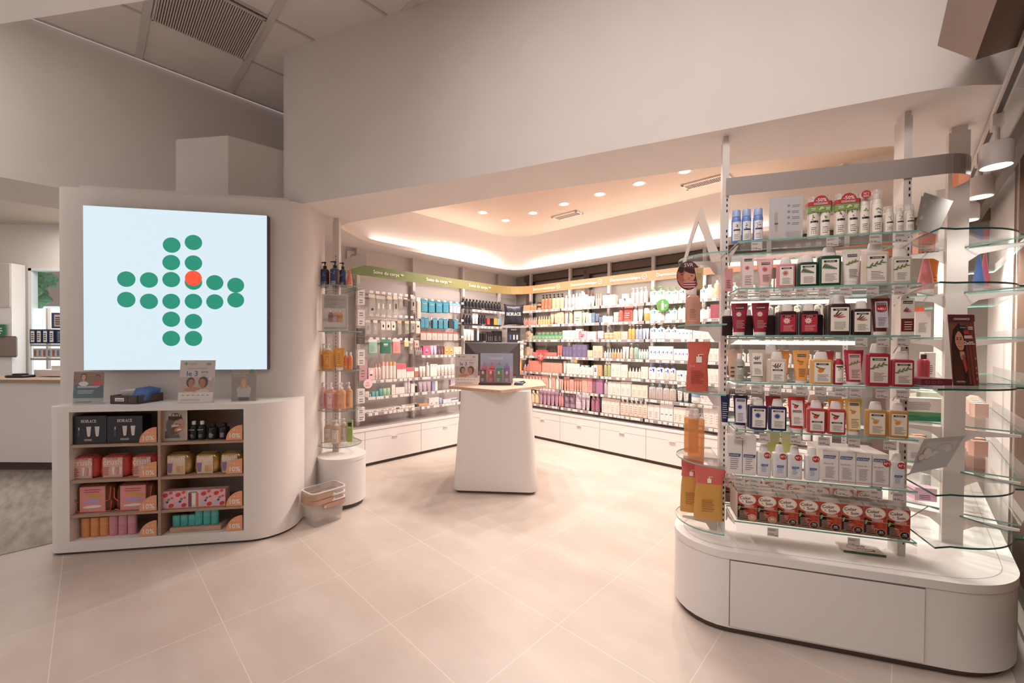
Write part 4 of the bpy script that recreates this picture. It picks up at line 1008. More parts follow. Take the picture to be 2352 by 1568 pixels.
def label_on(kind, w, h, d, lab):
    """printed label as its own thin mesh on the front; lab = dict"""
    if not lab: return None
    mb = MB(); style = lab.get('s', 'plain'); bg = m_(lab.get('bg', '#efe9e2'), .5); ink = m_(lab.get('ink', '#3a3230'), .6)
    x0, x1 = -w*lab.get('lw', .38), w*lab.get('lw', .38); z0, z1 = h*lab.get('z0', .07), h*lab.get('z1', .68 if kind == 'flat' else .62)
    tilt = 0.0; y0 = -d/2 - .0008
    if kind == 'tube':
        # front of a tube leans back: place on the slope
        za, zb = .12*h, .93*h; ya, yb = -d/2*.9, -d/2*.13
        dirv = Vector((0, yb - ya, zb - za)); L_ = dirv.length; dirv.normalize()
        o = Vector((0, ya - .0042, za)); nrm = Vector((0, -dirv.z, dirv.y))
        mb.face(o - dirv*za, (1, 0, 0), dirv, nrm, .0006)
    elif kind in ('spray', 'round', 'pump', 'dropper', 'jar', 'stick', 'cone'):
        # wrap around the cylinder
        r = w/2 + .0006; ry = d/2 + .0006
        def wrap(u0, v0, u1, v1, m, l=0, n=6):
            pts = []
            for i in range(n+1):
                t = (u0 + (u1-u0)*i/n)/r; pts.append((r*math.sin(t)*(1 + l*.004), -ry*math.cos(t)*(1 + l*.006)))
            mb.loft([[(x, y, v0) for x, y in pts], [(x, y, v1) for x, y in pts]], m, False, False, False)
        if bg and lab.get('bg'): wrap(x0*1.2, z0, x1*1.2, z1, bg)
        if lab.get('band'): wrap(x0*.9, z0 + (z1-z0)*lab.get('bz', .42), x1*.9, z0 + (z1-z0)*(lab.get('bz', .42) + .08), m_(lab['band']), 1)
        if lab.get('art'):
            mb.face((0, -ry*1.02, 0), (1, 0, 0), (0, 0, 1), (0, -1, 0), .0006)
            for k in range(6): mb.pe(random.uniform(x0*.5, x1*.3), z0 + (z1-z0)*random.uniform(.62, .9), w*.05, h*.018, m_(lab['art']), 1, random.uniform(.5, 1.2), 6)
        mb.face((0, -ry*1.02, 0), (1, 0, 0), (0, 0, 1), (0, -1, 0), .0006)
        if lab.get('t'): mb.pt(lab['t'], 0, z0 + (z1-z0)*lab.get('tz', .8), h*lab.get('ts', .08), m_(lab.get('tc', '#f5f0ea')), 2, maxw=w*.7, bold=.02, rot=lab.get('rot', 0))
        for k in range(lab.get('n', 4)):
            zz = z0 + (z1-z0)*(.08 + .07*k); wrap(x0*.7, zz, x1*random.uniform(.2, .7), zz + (z1-z0)*.025, ink, 1, 3)
        return mb
    else:
        mb.face((0, y0, 0), (1, 0, 0), (0, 0, 1), (0, -1, 0), LAY)
    if style == 'band':
        mb.pr(x0, z0, x1, z1, bg, 0)
        return mb
    if style == 'plant':
        if lab.get('bg'): mb.pr(x0, z0, x1, z1, bg, 0)
        W_, H_ = x1-x0, z1-z0; bz = lab.get('bar', .86)
        bh = H_*.085
        mb.pr(x0 + W_*.12, z0 + H_*bz, x0 + W_*.88, z0 + H_*bz + bh, m_('#23352c'), 1)
        mb.pt('KLORANE', (x0+x1)/2, z0 + H_*bz + bh*.22, bh*.78, m_('#f1ece4'), 2, maxw=W_*.66, bold=.025)
        a1, a2 = m_(lab.get('a1', '#4c6b3d')), m_(lab.get('a2', '#c9392f')); st = lab.get('art', 'leaf')
        cu, cv = x0 + W_*.42, z0 + H_*(.64 if bz > .7 else .80); sc = W_*.82
        if bz <= .7: cv = z0 + H_*.78
        if st == 'leaf':
            for k in range(7):
                t = k/6; mb.pe(cu - sc*.4 + sc*t*.9, cv - sc*.15 + sc*.35*t + (.06 if k % 2 else -.06)*sc, sc*.22, sc*.06, a1, 1 + k % 2, .3 + (.7 if k % 2 else -.4), 8)
        elif st == 'fern':
            for k in range(9):
                t = k/8; mb.pe(cu - sc*.35 + sc*t*.85, cv + sc*.15 - sc*.25*t, sc*.05, sc*(.28 - .2*t), a1, 1, -.5, 8)
        elif st == 'flower':
            for k in range(9):
                an = 2*PI*k/9; mb.pe(cu + sc*.16*math.cos(an), cv + sc*.16*math.sin(an), sc*.15, sc*.055, a2, 1 + k % 2, an, 8)
            mb.pe(cu, cv, sc*.07, sc*.07, a1, 3, 0, 8)
        elif st == 'fruit':
            mb.pe(cu - sc*.02, cv - sc*.1, sc*.24, sc*.2, a2, 1, .5, 12)
            for k in range(4): mb.pe(cu - sc*.3 + sc*.16*k, cv + sc*.2 - sc*.06*k, sc*.16, sc*.05, a1, 2, -.8 + .5*k, 8)
        elif st == 'olive':
            for k in range(6): mb.pe(cu - sc*.25 + sc*.12*k, cv + (.15 if k % 2 else -.02)*sc, sc*.17, sc*.05, m_('#4a4744'), 1, .3 + (.8 if k % 2 else -.8), 8)
            for u in (-.1, .1): mb.pe(cu + u*sc, cv - sc*.15, sc*.08, sc*.12, m_('#6f6660'), 2, .2, 10)
        elif st == 'bark':
            for k in range(4): mb.pe(cu - sc*.1 + sc*.1*k, cv + sc*.2 - sc*.1*k, sc*.3, sc*.05, m_('#3a2f2b') if k < 2 else a2, 1 + k % 2, 1.0 - .28*k, 8)
            mb.pe(cu - sc*.25, cv, sc*.1, sc*.1, a2, 3, 0, 8)
        if lab.get('neu'): mb.pr(x0 + W_*.1, z0 + H_*.64, x0 + W_*.9, z0 + H_*.85, m_('#b3262d'), 3); mb.pt('NEU', (x0+x1)/2, z0 + H_*.67, H_*.17, m_('#f4eee6'), 4, maxw=W_*.6, bold=.03)
        z2 = z0 + H_*(.42 if bz > .7 else .36)
        mb.lines(x0 + W_*.2, x1 - W_*.08, z0 + H_*.08, z2, 6, ink, 1, .28)
        if lab.get('block'): mb.pr(x0, z0 - H_*.0, x1, z0 + H_*.40, m_(lab['block']), 1); mb.lines(x0 + W_*.25, x1 - W_*.1, z0 + H_*.06, z0 + H_*.35, 4, m_('#f1e6dc'), 2, .3)
        return mb
    if style == 'tag':       # text plus lines
        if lab.get('bg'): mb.pr(x0, z0, x1, z1, bg, 0)
        W_, H_ = x1-x0, z1-z0
        if lab.get('t'): mb.pt(lab['t'], (x0+x1)/2, z0 + H_*lab.get('tz', .78), H_*lab.get('ts', .16), m_(lab.get('tc', '#2c2624')), 2, maxw=W_*.86, bold=.015)
        mb.lines(x0 + W_*.15, x1 - W_*.15, z0 + H_*.1, z0 + H_*.6, lab.get('n', 5), ink, 1, .3)
        if lab.get('blk'): mb.pr(x0 + W_*.15, z0 + H_*.3, x1 - W_*.15, z0 + H_*.75, m_(lab['blk']), 1)
        return mb
    if style == 'wedge':     # white label with coloured wedge
        if lab.get('bg'): mb.pr(x0, z0, x1, z1, bg, 0)
        W_, H_ = x1-x0, z1-z0
        mb.pp([(x1 - W_*.12, z1 - H_*.05), (x1 - W_*.5, z1 - H_*.05), (x1 - W_*.2, z1 - H_*.48)], m_(lab.get('tc', '#2f6fb0')), 1)
        mb.lines(x0 + W_*.1, x0 + W_*.55, z0 + H_*.12, z0 + H_*.55, 4, ink, 1, .25); mb.pr(x0 + W_*.1, z1 - H_*.28, x0 + W_*.5, z1 - H_*.2, m_(lab.get('tc', '#2f6fb0')), 1)
        return mb
    if bg and lab.get('bg'): mb.pr(x0, z0, x1, z1, bg, 0)
    mb.lines(x0*.8, x1*.8, z0 + (z1-z0)*.12, z1 - (z1-z0)*.15, lab.get('n', 4), ink, 1, .3)
    return mb
NAMES = {'box': 'carton', 'flat': 'shampoo_bottle', 'tube': 'cream_tube', 'spray': 'spray_can', 'pump': 'pump_bottle', 'pumpflat': 'pump_bottle', 'round': 'bottle',
         'dropper': 'dropper_bottle', 'jar': 'cream_jar', 'stick': 'deodorant_stick', 'cyl': 'pump_bottle', 'pouch': 'refill_pouch', 'hang': 'hanging_pack', 'cone': 'cream_tube'}
CATS = {'box': 'box', 'flat': 'bottle', 'tube': 'tube', 'spray': 'spray can', 'pump': 'bottle', 'pumpflat': 'bottle', 'round': 'bottle', 'dropper': 'bottle',
        'jar': 'jar', 'stick': 'deodorant', 'cyl': 'bottle', 'pouch': 'pouch', 'hang': 'hanging pack', 'cone': 'tube'}
DEP = {'box': .55, 'flat': .42, 'tube': .5, 'spray': 1, 'pump': 1, 'pumpflat': .5, 'round': 1, 'dropper': 1, 'jar': 1, 'stick': .6, 'cyl': 1, 'pouch': .45, 'hang': .25, 'cone': .7}
def product(kind, w, h, d, cols, lab, text, group=None, name=None, cat=None, hero=False):
    ps = parts(kind, w, h, d, *cols)
    if hero:
        r = empty(name or NAMES[kind], (0, 0, 0), 0, text, cat or CATS[kind], group)
        os_ = [b.build(p, r) for p, b in ps]
    else:
        r = ps[0][1].build(name or NAMES[kind]); tag(r, text, cat or CATS[kind], group)
        os_ = [b.build(p, r) for p, b in ps[1:]]
    lb = label_on(kind, w, h, d, lab)
    if lb and lb.v: os_.append(lb.build('label', r, smooth=0 if kind not in ('spray', 'round', 'pump', 'dropper', 'jar', 'stick', 'cone') else 40))
    return reg(r, *os_)
ORD = ['leftmost', 'second', 'third', 'fourth', 'fifth', 'sixth', 'seventh', 'eighth', 'ninth', 'tenth', 'eleventh', 'twelfth']
def place_label(text, i, n, s=0, stack=1):
    o = ('rightmost' if i == n-1 and n > 2 else ('right one' if i == n-1 else ORD[i])) if n > 1 else ''
    if n == 2 and i == 0: o = 'left one'
    st = ('' if stack == 1 else ('lower ' if s == 0 else 'upper '))
    if not o: o = 'one'
    return st + o + ' of the ' + text
def row(fr, yf, z, xl, xr, yt, n, kind, cols, text, lab=None, group=None, hero=False, stack=1, d=None, gap=.97, back=0, hv=None, dy=0.0, name=None, cat=None, yy=None):
    """n products side by side between photo columns xl..xr, tops at photo row yt, standing on height z"""
    xm = (xl + xr)/2; fr_y = yf
    pm = yt + 14
    x0, _ = fr.at(xl, pm, fr_y); x1, _ = fr.at(xr, pm, fr_y); _, zt = fr.at(xm, yt, fr_y)
    w = (x1 - x0)/n; H = (hv if hv else zt - z)/stack
    wi = w*gap; dd = d if d else wi*DEP[kind]
    if kind in ('spray', 'round', 'pump', 'dropper', 'jar', 'cyl'): dd = wi
    if n > 1 and not group: group = text[:60]
    out = []; proto = None; multi = n*stack > 1
    for s in range(stack):
        for i in range(n):
            p = fr.w(x0 + w*(i + .5), yf + dy + dd/2, z + s*H + .0005)
            if proto is None:
                proto = product(kind, wi, H*.995, dd, cols, lab, text, group if (n*stack > 1) else None, name, cat, hero); proto.location = p; proto.rotation_euler = (0, 0, fr.ang); out.append(proto)
            else: out.append(dup(proto, p, fr.ang + (0 if kind == 'box' else random.uniform(-.06, .06))))
            if multi: tag(out[-1], place_label(text, i, n, s, stack))
    if back:
        for o in list(out):
            for k in range(back):
                q = o.location + Vector((fr.ey.x, fr.ey.y, 0))*(dd*1.04 + .002)*(k+1)
                if kind != 'box': q += Vector((fr.ex.x, fr.ex.y, 0))*random.uniform(-.004, .004)
                b = dup(o, q); b['label'] = text + ', behind the front one'; b['group'] = text[:50] + ' behind the front ones'
    return out
def G(k, *a, **kw): kw.setdefault('hero', True); return row(FG, -.235, SHG[k], *a, **kw)
WC = '#e9e4e0'
def pl(bg='#ece5db', **k): return dict(s='plant', bg=bg, **k)
# ---- gondola front, top shelf
BL = dict(bg='#e9e4e2', z0=.04, z1=.62, band='#20242c', bz=.52, art='#5a6fb5', lw=.42)
for a, b, t, w_ in ((1682, 1705, 477, 'leftmost'), (1705.5, 1728.6, 475, 'middle'), (1732, 1756, 473, 'rightmost')):
    G(0, a, b, t, 1, 'spray', ('#6d8fd0', '#9fb4e0'), 'periwinkle blue dry shampoo can, %s of the three on the top gondola shelf' % w_, lab=BL, hv=.178)
OT = dict(bg='#e9e1d6', z0=.04, z1=.66, band='#20242c', bz=.5, art='#5d7f4d', lw=.45)
for a, b, t, w_, hv in ((1859, 1885, 458, 'leftmost tall beige can, first of the duo pack nearest the sign holder', .215), (1886, 1911, 455, 'second tall beige can of the left duo pack with the green and red sleeve', .215), (1921, 1947, 455, 'left tall beige can of the right duo pack with sleeve', .22), (1949.5, 1976, 450, 'right tall beige can of the right duo pack with sleeve', .22),
                        (1978, 2002, 452, 'tall beige can with a round red badge near its cap', .22), (2005.5, 2033, 448, 'tallest beige dry shampoo can without any sleeve', .225)):
    G(0, a, b, t, 1, 'spray', ('#ddd3c6', CLEARCAP, '#e6e1dc'), w_, lab=OT, hv=hv)
for a, b, t, w_ in ((2035, 2058, 476, 'left'), (2060, 2080.5, 474, 'middle'), (2083, 2104, 473, 'right')):
    G(0, a, b, t, 1, 'spray', ('#ddd3c6', CLEARCAP, '#e6e1dc'), 'small travel size beige spray can, %s one of the three' % w_, lab=OT, hv=.135)
for (a, b, w_) in ((1858, 1912, 'left'), (1920, 1977, 'right')):
    x0, _ = FG.at(a, 500, -.235); x1, _ = FG.at(b, 500, -.235)
    r = empty('duo_sleeve', FG.w((x0+x1)/2, -.235, 2.17 + .128), FG.ang, 'red and green discount sleeve reading -50 percent on the %s pair of beige cans' % w_, 'sleeve', 'discount sleeves on the beige cans')
    w = (x1-x0)/2 + .002; mb = MB(); pts = [(-w, .045), (-w, .01), (-w*.8, -.003), (w*.8, -.003), (w, .01), (w, .045)]
    mb.loft([[(x, y, 0) for x, y in pts], [(x, y, .042) for x, y in pts]], C('#7f9a52', .5), False, False, False); mb.build('green_band', r)
    mb = MB(); pts = [(x*1.01, y - .0006) for x, y in pts]; mb.loft([[(x, y, .034) for x, y in pts], [(x, y, .056) for x, y in pts]], C('#b23a3c', .5), False, False, False)
    mb.face((0, -.0042, 0), (1, 0, 0), (0, 0, 1), (0, -1, 0), .0006); mb.pe(0, .05, w*.62, .036, C('#b23a3c', .5), 0, n=20, a0=0, a1=PI)
    mb.pt('-50%', 0, .054, .024, PAPER, 2, bold=.03, maxw=w*1.1); mb.lines(-w*.6, w*.6, .039, .051, 2, PAPER, 2, .4, .1)
    mb.build('red_band', r)
    mb = MB(); mb.face((0, -.0044, 0), (1, 0, 0), (0, 0, 1), (0, -1, 0), .0006); mb.pe(0, .018, .012, .005, C('#c9d79c'), 1, .8); mb.pe(.006, .02, .010, .004, C('#c9d79c'), 2, -.5); mb.lines(-w*.8, -w*.35, .01, .026, 2, PAPER, 1); mb.lines(w*.4, w*.8, .01, .026, 2, PAPER, 1); mb.build('print', r)
x0, _ = FG.at(1988, 460, -.24); mb = MB(); mb.face((0, 0, 0), (1, 0, 0), (0, 0, 1), (0, -1, 0), .0006); mb.lathe([(.001, 0), (.0205, 0), (.0205, .0012), (.001, .0012)], C('#b23a3c', .5), 24)
mb.v = [(x, -z, y) for x, y, z in mb.v]; mb.face((0, -.0014, 0), (1, 0, 0), (0, 0, 1), (0, -1, 0), .0006); mb.pt('N°1', 0, .0, .014, PAPER, 1, bold=.03); mb.lines(-.013, .013, -.012, -.002, 2, PAPER, 1, .4, .1)
tag(mb.build('round_badge', loc=FG.w(x0, -.2455, 2.17 + .197), rz=FG.ang), 'round red badge reading N°1 on a beige spray can', 'badge')
# acrylic sign holder on the top shelf
def holder(fr, yf, xl, xr, yt, z, text, draw, d=.03, lean=0.0, bgc='#d6d3d6', name='sign_holder', cat='sign'):
    x0, _ = fr.at(xl, yt + 30, yf); x1, _ = fr.at(xr, yt + 30, yf); _, zt = fr.at((xl+xr)/2, yt, yf); w, h = x1 - x0, zt - z
    r = empty(name, fr.w((x0+x1)/2, yf, z), fr.ang, text, cat)
    c, s = math.cos(lean), math.sin(lean)
    def Q(u, y, v): return (u, y*c + v*s, v*c - y*s + .0015)
    mb = MB()
    for ya, yb in ((0, .0015), (.005, .0065)):
        v = [Q(-w/2, ya, 0), Q(w/2, ya, 0), Q(w/2, ya, h), Q(-w/2, ya, h), Q(-w/2, yb, 0), Q(w/2, yb, 0), Q(w/2, yb, h), Q(-w/2, yb, h)]
        mb.add(v, [(0,3,2,1),(4,5,6,7),(0,1,5,4),(1,2,6,5),(2,3,7,6),(3,0,4,7)], ACRYL)
    mb.box(-w/2, w/2, 0, .06, 0, .0015, ACRYL); mb.build('acrylic_stand', r)
    mb = MB(); v = [Q(-w/2 + .002, .002, .002), Q(w/2 - .002, .002, .002), Q(w/2 - .002, .002, h - .002), Q(-w/2 + .002, .002, h - .002), Q(-w/2 + .002, .0045, .002), Q(w/2 - .002, .0045, .002), Q(w/2 - .002, .0045, h - .002), Q(-w/2 + .002, .0045, h - .002)]
    mb.add(v, [(0,3,2,1),(4,5,6,7),(0,1,5,4),(1,2,6,5),(2,3,7,6),(3,0,4,7)], C(bgc, .5))
    o = Vector(Q(0, .0019, 0)); mb.face(o, (1, 0, 0), (Vector(Q(0, 0, 1)) - Vector(Q(0, 0, 0))), Vector(Q(0, -1, 0)) - Vector(Q(0, 0, 0)), .0004)
    draw(mb, w, h); mb.build('poster', r, smooth=0)
    return r
def d_care(mb, w, h):
    mb.pr(-w/2 + .003, .003, w/2 - .003, h*.17, PAPER)
    mb.pe(-w*.28, h*.42, w*.07, h*.26, C('#d9d0c6'), 1, 0, 12); mb.pr(-w*.33, h*.35, -w*.23, h*.39, INK, 2)
    G_ = C('#b9bcc4'); I2 = C('#80838c')
    for k in range(4): mb.pe(w*.08, h*(.78 - .14*k), w*.055, w*.055, G_, 1); mb.pe(w*.08, h*(.78 - .14*k), w*.035, w*.035, I2, 2); mb.lines(w*.18, w*.42, h*(.74 - .14*k), h*(.81 - .14*k), 2, I2, 1)
holder(FG, -.236, 1767, 1845, 452, SHG[0], 'grey information card with a bottle picture in a clear holder on the top gondola shelf', d_care)
# ---- second shelf
PK = '#d98a8f'; PKL = '#e6b9b6'
G(1, 1705, 1731.7, 588, 1, 'box', ('#e3d3cd', WC), 'tall pink and white carton with a flower at the left of the second shelf', lab=pl('#e6d3cd', art='flower', a2='#d4656b', a1='#a03c45', lw=.46, z0=.03, z1=.97), d=.05)
G(1, 1740, 1780, 595, 1, 'tube', (PKL, WC), 'pale pink tube with a peony picture on the second shelf', lab=pl(None, art='flower', a2='#d4656b', a1='#a03c45', z0=.16, z1=.93, lw=.33), hv=.158)
G(1, 1786, 1828, 586, 1, 'flat', (PK, WC), 'small pink shampoo bottle with a peony label on the second shelf', lab=pl(art='flower', a2='#dd7a78', a1='#b3444e'), hv=.162)
G(1, 1833, 1881, 583, 1, 'flat', ('#1f3d2e', WC), 'small dark green shampoo bottle with fern label on the second shelf', lab=pl(art='fern', a1='#2c5a3f'), hv=.168, back=1)
G(1, 1881, 1935, 561, 1, 'flat', ('#1f4733', WC), 'large dark green shampoo bottle with fern label on the second shelf', lab=pl(art='fern', a1='#2c5a3f'), hv=.205)
G(1, 1937.6, 1983, 573, 1, 'tube', ('#e3dcd2', WC), 'cream white tube with green oat leaves on the second shelf', lab=pl(None, art='leaf', a1='#6f7f4c', z0=.16, z1=.93, lw=.33), hv=.182)
G(1, 1985, 2045, 554, 1, 'flat', ('#cfc4b4', WC), 'largest beige oat shampoo bottle on the second shelf', lab=pl(art='leaf', a1='#6f7f4c'), hv=.218)
G(1, 2047.6, 2097.6, 573, 1, 'flat', ('#cbc1b3', WC), 'small beige oat shampoo bottle at the right end of the second shelf', lab=pl(art='leaf', a1='#6f7f4c'), hv=.178)
G(1, 1674, 1693, 609, 1, 'box', ('#c98f8f', WC), 'rosy carton standing behind the left post on the second shelf', lab=dict(n=5), dy=.10)
G(1, 1808, 1822, 615, 1, 'box', ('#ddb5b0', WC), 'pale pink carton behind the pink bottle on the second shelf', lab=dict(n=4), dy=.12)
# ---- third shelf
MR = '#8e2436'; BK = '#2a1a1d'
for a, b, w_ in ((1680.5, 1720, 'leftmost'), (1728, 1770, 'second')):
    G(2, a, b, 691, 1, 'tube', (MR, WC), '%s crimson tube with a flower on the third shelf' % w_, lab=pl(None, art='flower', a2='#e4c9c2', a1='#c68a5c', ink='#d9a9a0', z0=.16, z1=.93, lw=.36), hv=.178)
for a, b, w_ in ((1789, 1831.7, 'left'), (1838, 1881.7, 'right')):
    G(2, a, b, 696, 1, 'flat', (BK, WC), 'near-black shampoo bottle with a crimson label, %s one of two' % w_, lab=pl('#b02a40', art='flower', a2='#e8d3c8', a1='#c68a5c', ink='#e8b9b5', z0=.10, z1=.66, lw=.42), hv=.168, back=1)
G(2, 1904, 1955.5, 675, 1, 'flat', ('#35282a', WC), 'large dark shampoo bottle with cream label and red bark picture', lab=pl(art='bark', a2='#b5553f', z0=.1, lw=.42), hv=.213, back=1)
G(2, 1959, 2004, 692, 1, 'flat', ('#2d2022', WC), 'small dark shampoo bottle with cream label and red bark picture', lab=pl(art='bark', a2='#b5553f', z0=.1, lw=.42), hv=.176)
G(2, 2004, 2050, 684, 1, 'tube', ('#5c2722', WC), 'dark brown tube with a red NEU band on the third shelf', lab=pl('#c9c4cc', art='bark', a2='#8e4a3c', neu=1, z0=.2, z1=.92, lw=.33), hv=.188)
G(2, 2068.6, 2101.4, 684, 1, 'box', ('#e0d8cf', WC), 'tall white carton with bark picture and brown block on the third gondola shelf', lab=pl(None, art='bark', a2='#b5553f', block='#6e2a22', lw=.46, z0=.10, z1=.97), d=.05)
for px, wh in ((1672, 'beside the left post'), (1706, 'behind the leftmost crimson tube'), (1722, 'between the two crimson tubes'), (1776, 'behind the second crimson tube'), (1890, 'left of the large bark bottle')):
    G(2, px, px + 16, 714, 1, 'flat', (BK, '#e3ddd9'), 'dark bottle in the back row of the third shelf, ' + wh, dy=.10, hv=.15, gap=1.6)
# ---- fourth shelf
G(3, 1689.5, 1712.6, 804, 1, 'round', ('#a9a696', WC), 'slim grey green serum bottle with long white cap at the left of the fourth shelf', lab=dict(bg='#b5b2a2', band='#23352c', bz=.8, art='#f0ebe2', n=4), hv=.158)
G(3, 1678, 1717, 794, 1, 'tube', ('#c9a68f', WC), 'tan tube behind the slim serum bottle on the fourth shelf', lab=dict(n=3), dy=.08, hv=.178)
G(3, 1721, 1761, 797, 1, 'tube', ('#d3c6b4', WC), 'beige tube with an olive branch on the fourth shelf', lab=pl('#eae3d8', art='olive', bar=.52, z0=.2, z1=.9, lw=.30), hv=.18)
G(3, 1764, 1809.5, 805, 1, 'flat', ('#d2c5b2', WC), 'small cream shampoo bottle with an olive branch', lab=pl(art='olive', bar=.52, lw=.34), hv=.17, back=0)
G(3, 1762, 1806, 792, 1, 'flat', ('#c5b9a6', WC), 'tall cream shampoo bottle behind the olive branch bottle', lab=None, hv=.205, dy=.075)
G(3, 1823, 1864, 797, 1, 'tube', ('#eeaa62', WC), 'orange tube with a mango picture on the fourth shelf', lab=pl(None, art='fruit', a2='#e8843a', a1='#8a7a35', z0=.16, z1=.93, lw=.33), hv=.178)
G(3, 1803, 1822, 794, 1, 'tube', ('#e79b4f', WC), 'deeper orange tube half hidden behind the mango tube', lab=dict(n=4), dy=.08, hv=.175, gap=1.6)
G(3, 1864, 1915, 805, 1, 'flat', ('#d9ab68', WC), 'amber yellow shampoo bottle with a mango label on the fourth shelf', lab=pl(art='fruit', a2='#e8843a', a1='#8a7a35'), hv=.172)
G(3, 1918, 1942, 806, 1, 'round', ('#a93042', WC), 'slim red serum bottle with long white cap on the fourth shelf', lab=dict(bg='#ece5db', band='#23352c', bz=.85, art='#6f7f4c', n=3), hv=.17)
G(3, 1942, 1989, 799, 1, 'tube', ('#b83748', WC), 'red tube with a green leaf picture on the fourth shelf', lab=pl('#d9b0ae', art='leaf', a1='#6f7f4c', z0=.16, z1=.90, lw=.31), hv=.182)
G(3, 1992, 2047.6, 788, 1, 'flat', ('#a32b3c', WC), 'largest red shampoo bottle on the fourth shelf', lab=pl('#ddd2c8', art='leaf', a1='#6f7f4c', z0=.08, z1=.68), hv=.218, back=0)
G(3, 2049.5, 2103, 807, 1, 'flat', ('#a32b3c', WC), 'small red shampoo bottle at the right end of the fourth shelf', lab=pl('#ddd2c8', art='leaf', a1='#6f7f4c'), hv=.178)
G(3, 1900, 1940, 795, 1, 'tube', ('#c24a52', WC), 'pinkish red tube in the back row of the fourth shelf', dy=.1, hv=.175)
# ---- fifth shelf
NV = '#272a4d'
G(4, 1685, 1720, 897, 1, 'tube', (NV, WC), 'navy blue tube with a cornflower on the fifth shelf', lab=pl('#d8d4da', art='flower', a2='#4654a0', a1='#2d3470', z0=.18, z1=.92, lw=.36), hv=.182)
for a, b, w_ in ((1723, 1764, 'left'), (1767, 1809, 'right')):
    G(4, a, b, 912, 1, 'flat', (NV, WC), 'navy shampoo bottle with cornflower label, %s one of two' % w_, lab=pl('#e5dfd6', art='flower', a2='#4654a0', a1='#2d3470'), hv=.17, back=1 if w_ == 'left' else 0)
G(4, 1812, 1853, 901, 1, 'tube', ('#c63a35', WC), 'bright red tube with a pomegranate sprig on the fifth shelf', lab=pl('#e6dbd6', art='fruit', a2='#d44a36', a1='#2f3a26', bar=.52, z0=.18, z1=.90, lw=.34), hv=.187)
for a, b, w_ in ((1855.5, 1899.5, 'left'), (1901, 1945, 'right')):
    G(4, a, b, 917, 1, 'flat', ('#b5403b', WC), 'red shampoo bottle with pomegranate label, %s one of two' % w_, lab=pl('#e6dfd8', art='fruit', a2='#d44a36', a1='#2f3a26', bar=.42), hv=.17)
G(4, 1943.6, 1985, 911, 1, 'tube', ('#e2b66f', WC), 'mustard yellow tube with small blossoms on the fifth shelf', lab=pl('#e9d3a8', art='fruit', a2='#e0904a', a1='#9a8a5a', z0=.16, z1=.92, lw=.33), hv=.188)
for a, b, w_ in ((1991, 2040, 'left'), (2042, 2090, 'right')):
    G(4, a, b, 923, 1, 'flat', ('#b98a52', WC), 'golden brown shampoo bottle with blossom label, %s one of two' % w_, lab=pl('#e9dcc4', art='fruit', a2='#e0904a', a1='#c9b78a'), hv=.177)
G(4, 1772, 1810, 903, 1, 'tube', ('#a8353a', WC), 'dull red tube behind the navy bottles on the fifth shelf', lab=dict(n=3), dy=.1, hv=.175)
G(4, 1868, 1915, 903, 1, 'flat', ('#b5403b', WC), 'red bottle turned backwards behind the pomegranate bottles', lab=dict(bg='#d9c9be', n=3, z0=.3), dy=.11, hv=.19)
G(4, 1925, 1965, 905, 1, 'tube', ('#e0a050', WC), 'orange yellow tube in the back row of the fifth shelf', dy=.1, hv=.175)
G(4, 1664, 1680, 905, 1, 'tube', (NV, WC), 'dark navy tube at the far left of the fifth shelf, seen from its side', lab=dict(ink='#c9c9d9', n=8, z0=.15, z1=.9), dy=.07, hv=.175, gap=1.3)
# ---- sixth shelf
for a, b, w_ in ((1670, 1705.5, 'left'), (1706, 1737.6, 'right')):
    r = G(5, a, b, 1000, 1, 'box', ('#e2dcd9', WC), 'tall white carton with a dark blue band, %s one of two' % w_, lab=dict(s='tag', t=None, lw=.42, z0=.06, z1=.8, n=7, ink='#8b8580'), d=.06)[0]
    w = (r.children[0].dimensions.x if r.children else .07)
    mb = MB(); mb.face((-.032, -.0308, 0), (1, 0, 0), (0, 0, 1), (0, -1, 0), .0006); mb.pp([(.004, .098), (.058, .098), (.062, .114), (.004, .114)], C('#2f4f7e'), 2); mb.pt('DUCRAY', .031, .1015, .011, PAPER, 3, maxw=.046, bold=.03)
    mb.build('logo_band', r)
def n1(r, x, z, y):
    mb = MB(); mb.face((x, y, z), (1, 0, 0), (0, 0, 1), (0, -1, 0), .0007); mb.pe(0, 0, .0165, .0165, C('#b5332f', .5), 1, n=22); mb.pt('N°1', 0, -.006, .016, PAPER, 2, bold=.05); return reg(r, mb.build('badge', r))
for i, (a, b, t) in enumerate(((1740, 1773, 1015), (1776, 1809.5, 1018), (1810, 1845, 1019), (1851, 1885, 1022), (2046, 2081.6, 1036))):
    w_ = ['first', 'second', 'third', 'fourth', 'last'][i]
    rs = G(5, a, b, t, 1, 'flat', ('#dedad8', '#e9e6e4'), 'white lotion bottle with round red badge on the sixth shelf, %s from the left' % w_, lab=dict(s='tag', bg='#d2d6dd', z0=.1, z1=.62, lw=.30, n=8, ink='#6c7686'), d=.036, hv=.176)
    r = rs[0]; n1(r, .012, .117, -.0192)
    mb = MB(); mb.face((-.018, -.0192, 0), (1, 0, 0), (0, 0, 1), (0, -1, 0), .0006); mb.pp([(.002, .058), (.032, .058), (.036, .068), (.002, .068)], C('#2f5f97'), 2); mb.pt('DUCRAY', .018, .0605, .006, PAPER, 3, maxw=.026, bold=.02); mb.build('logo_band', r)
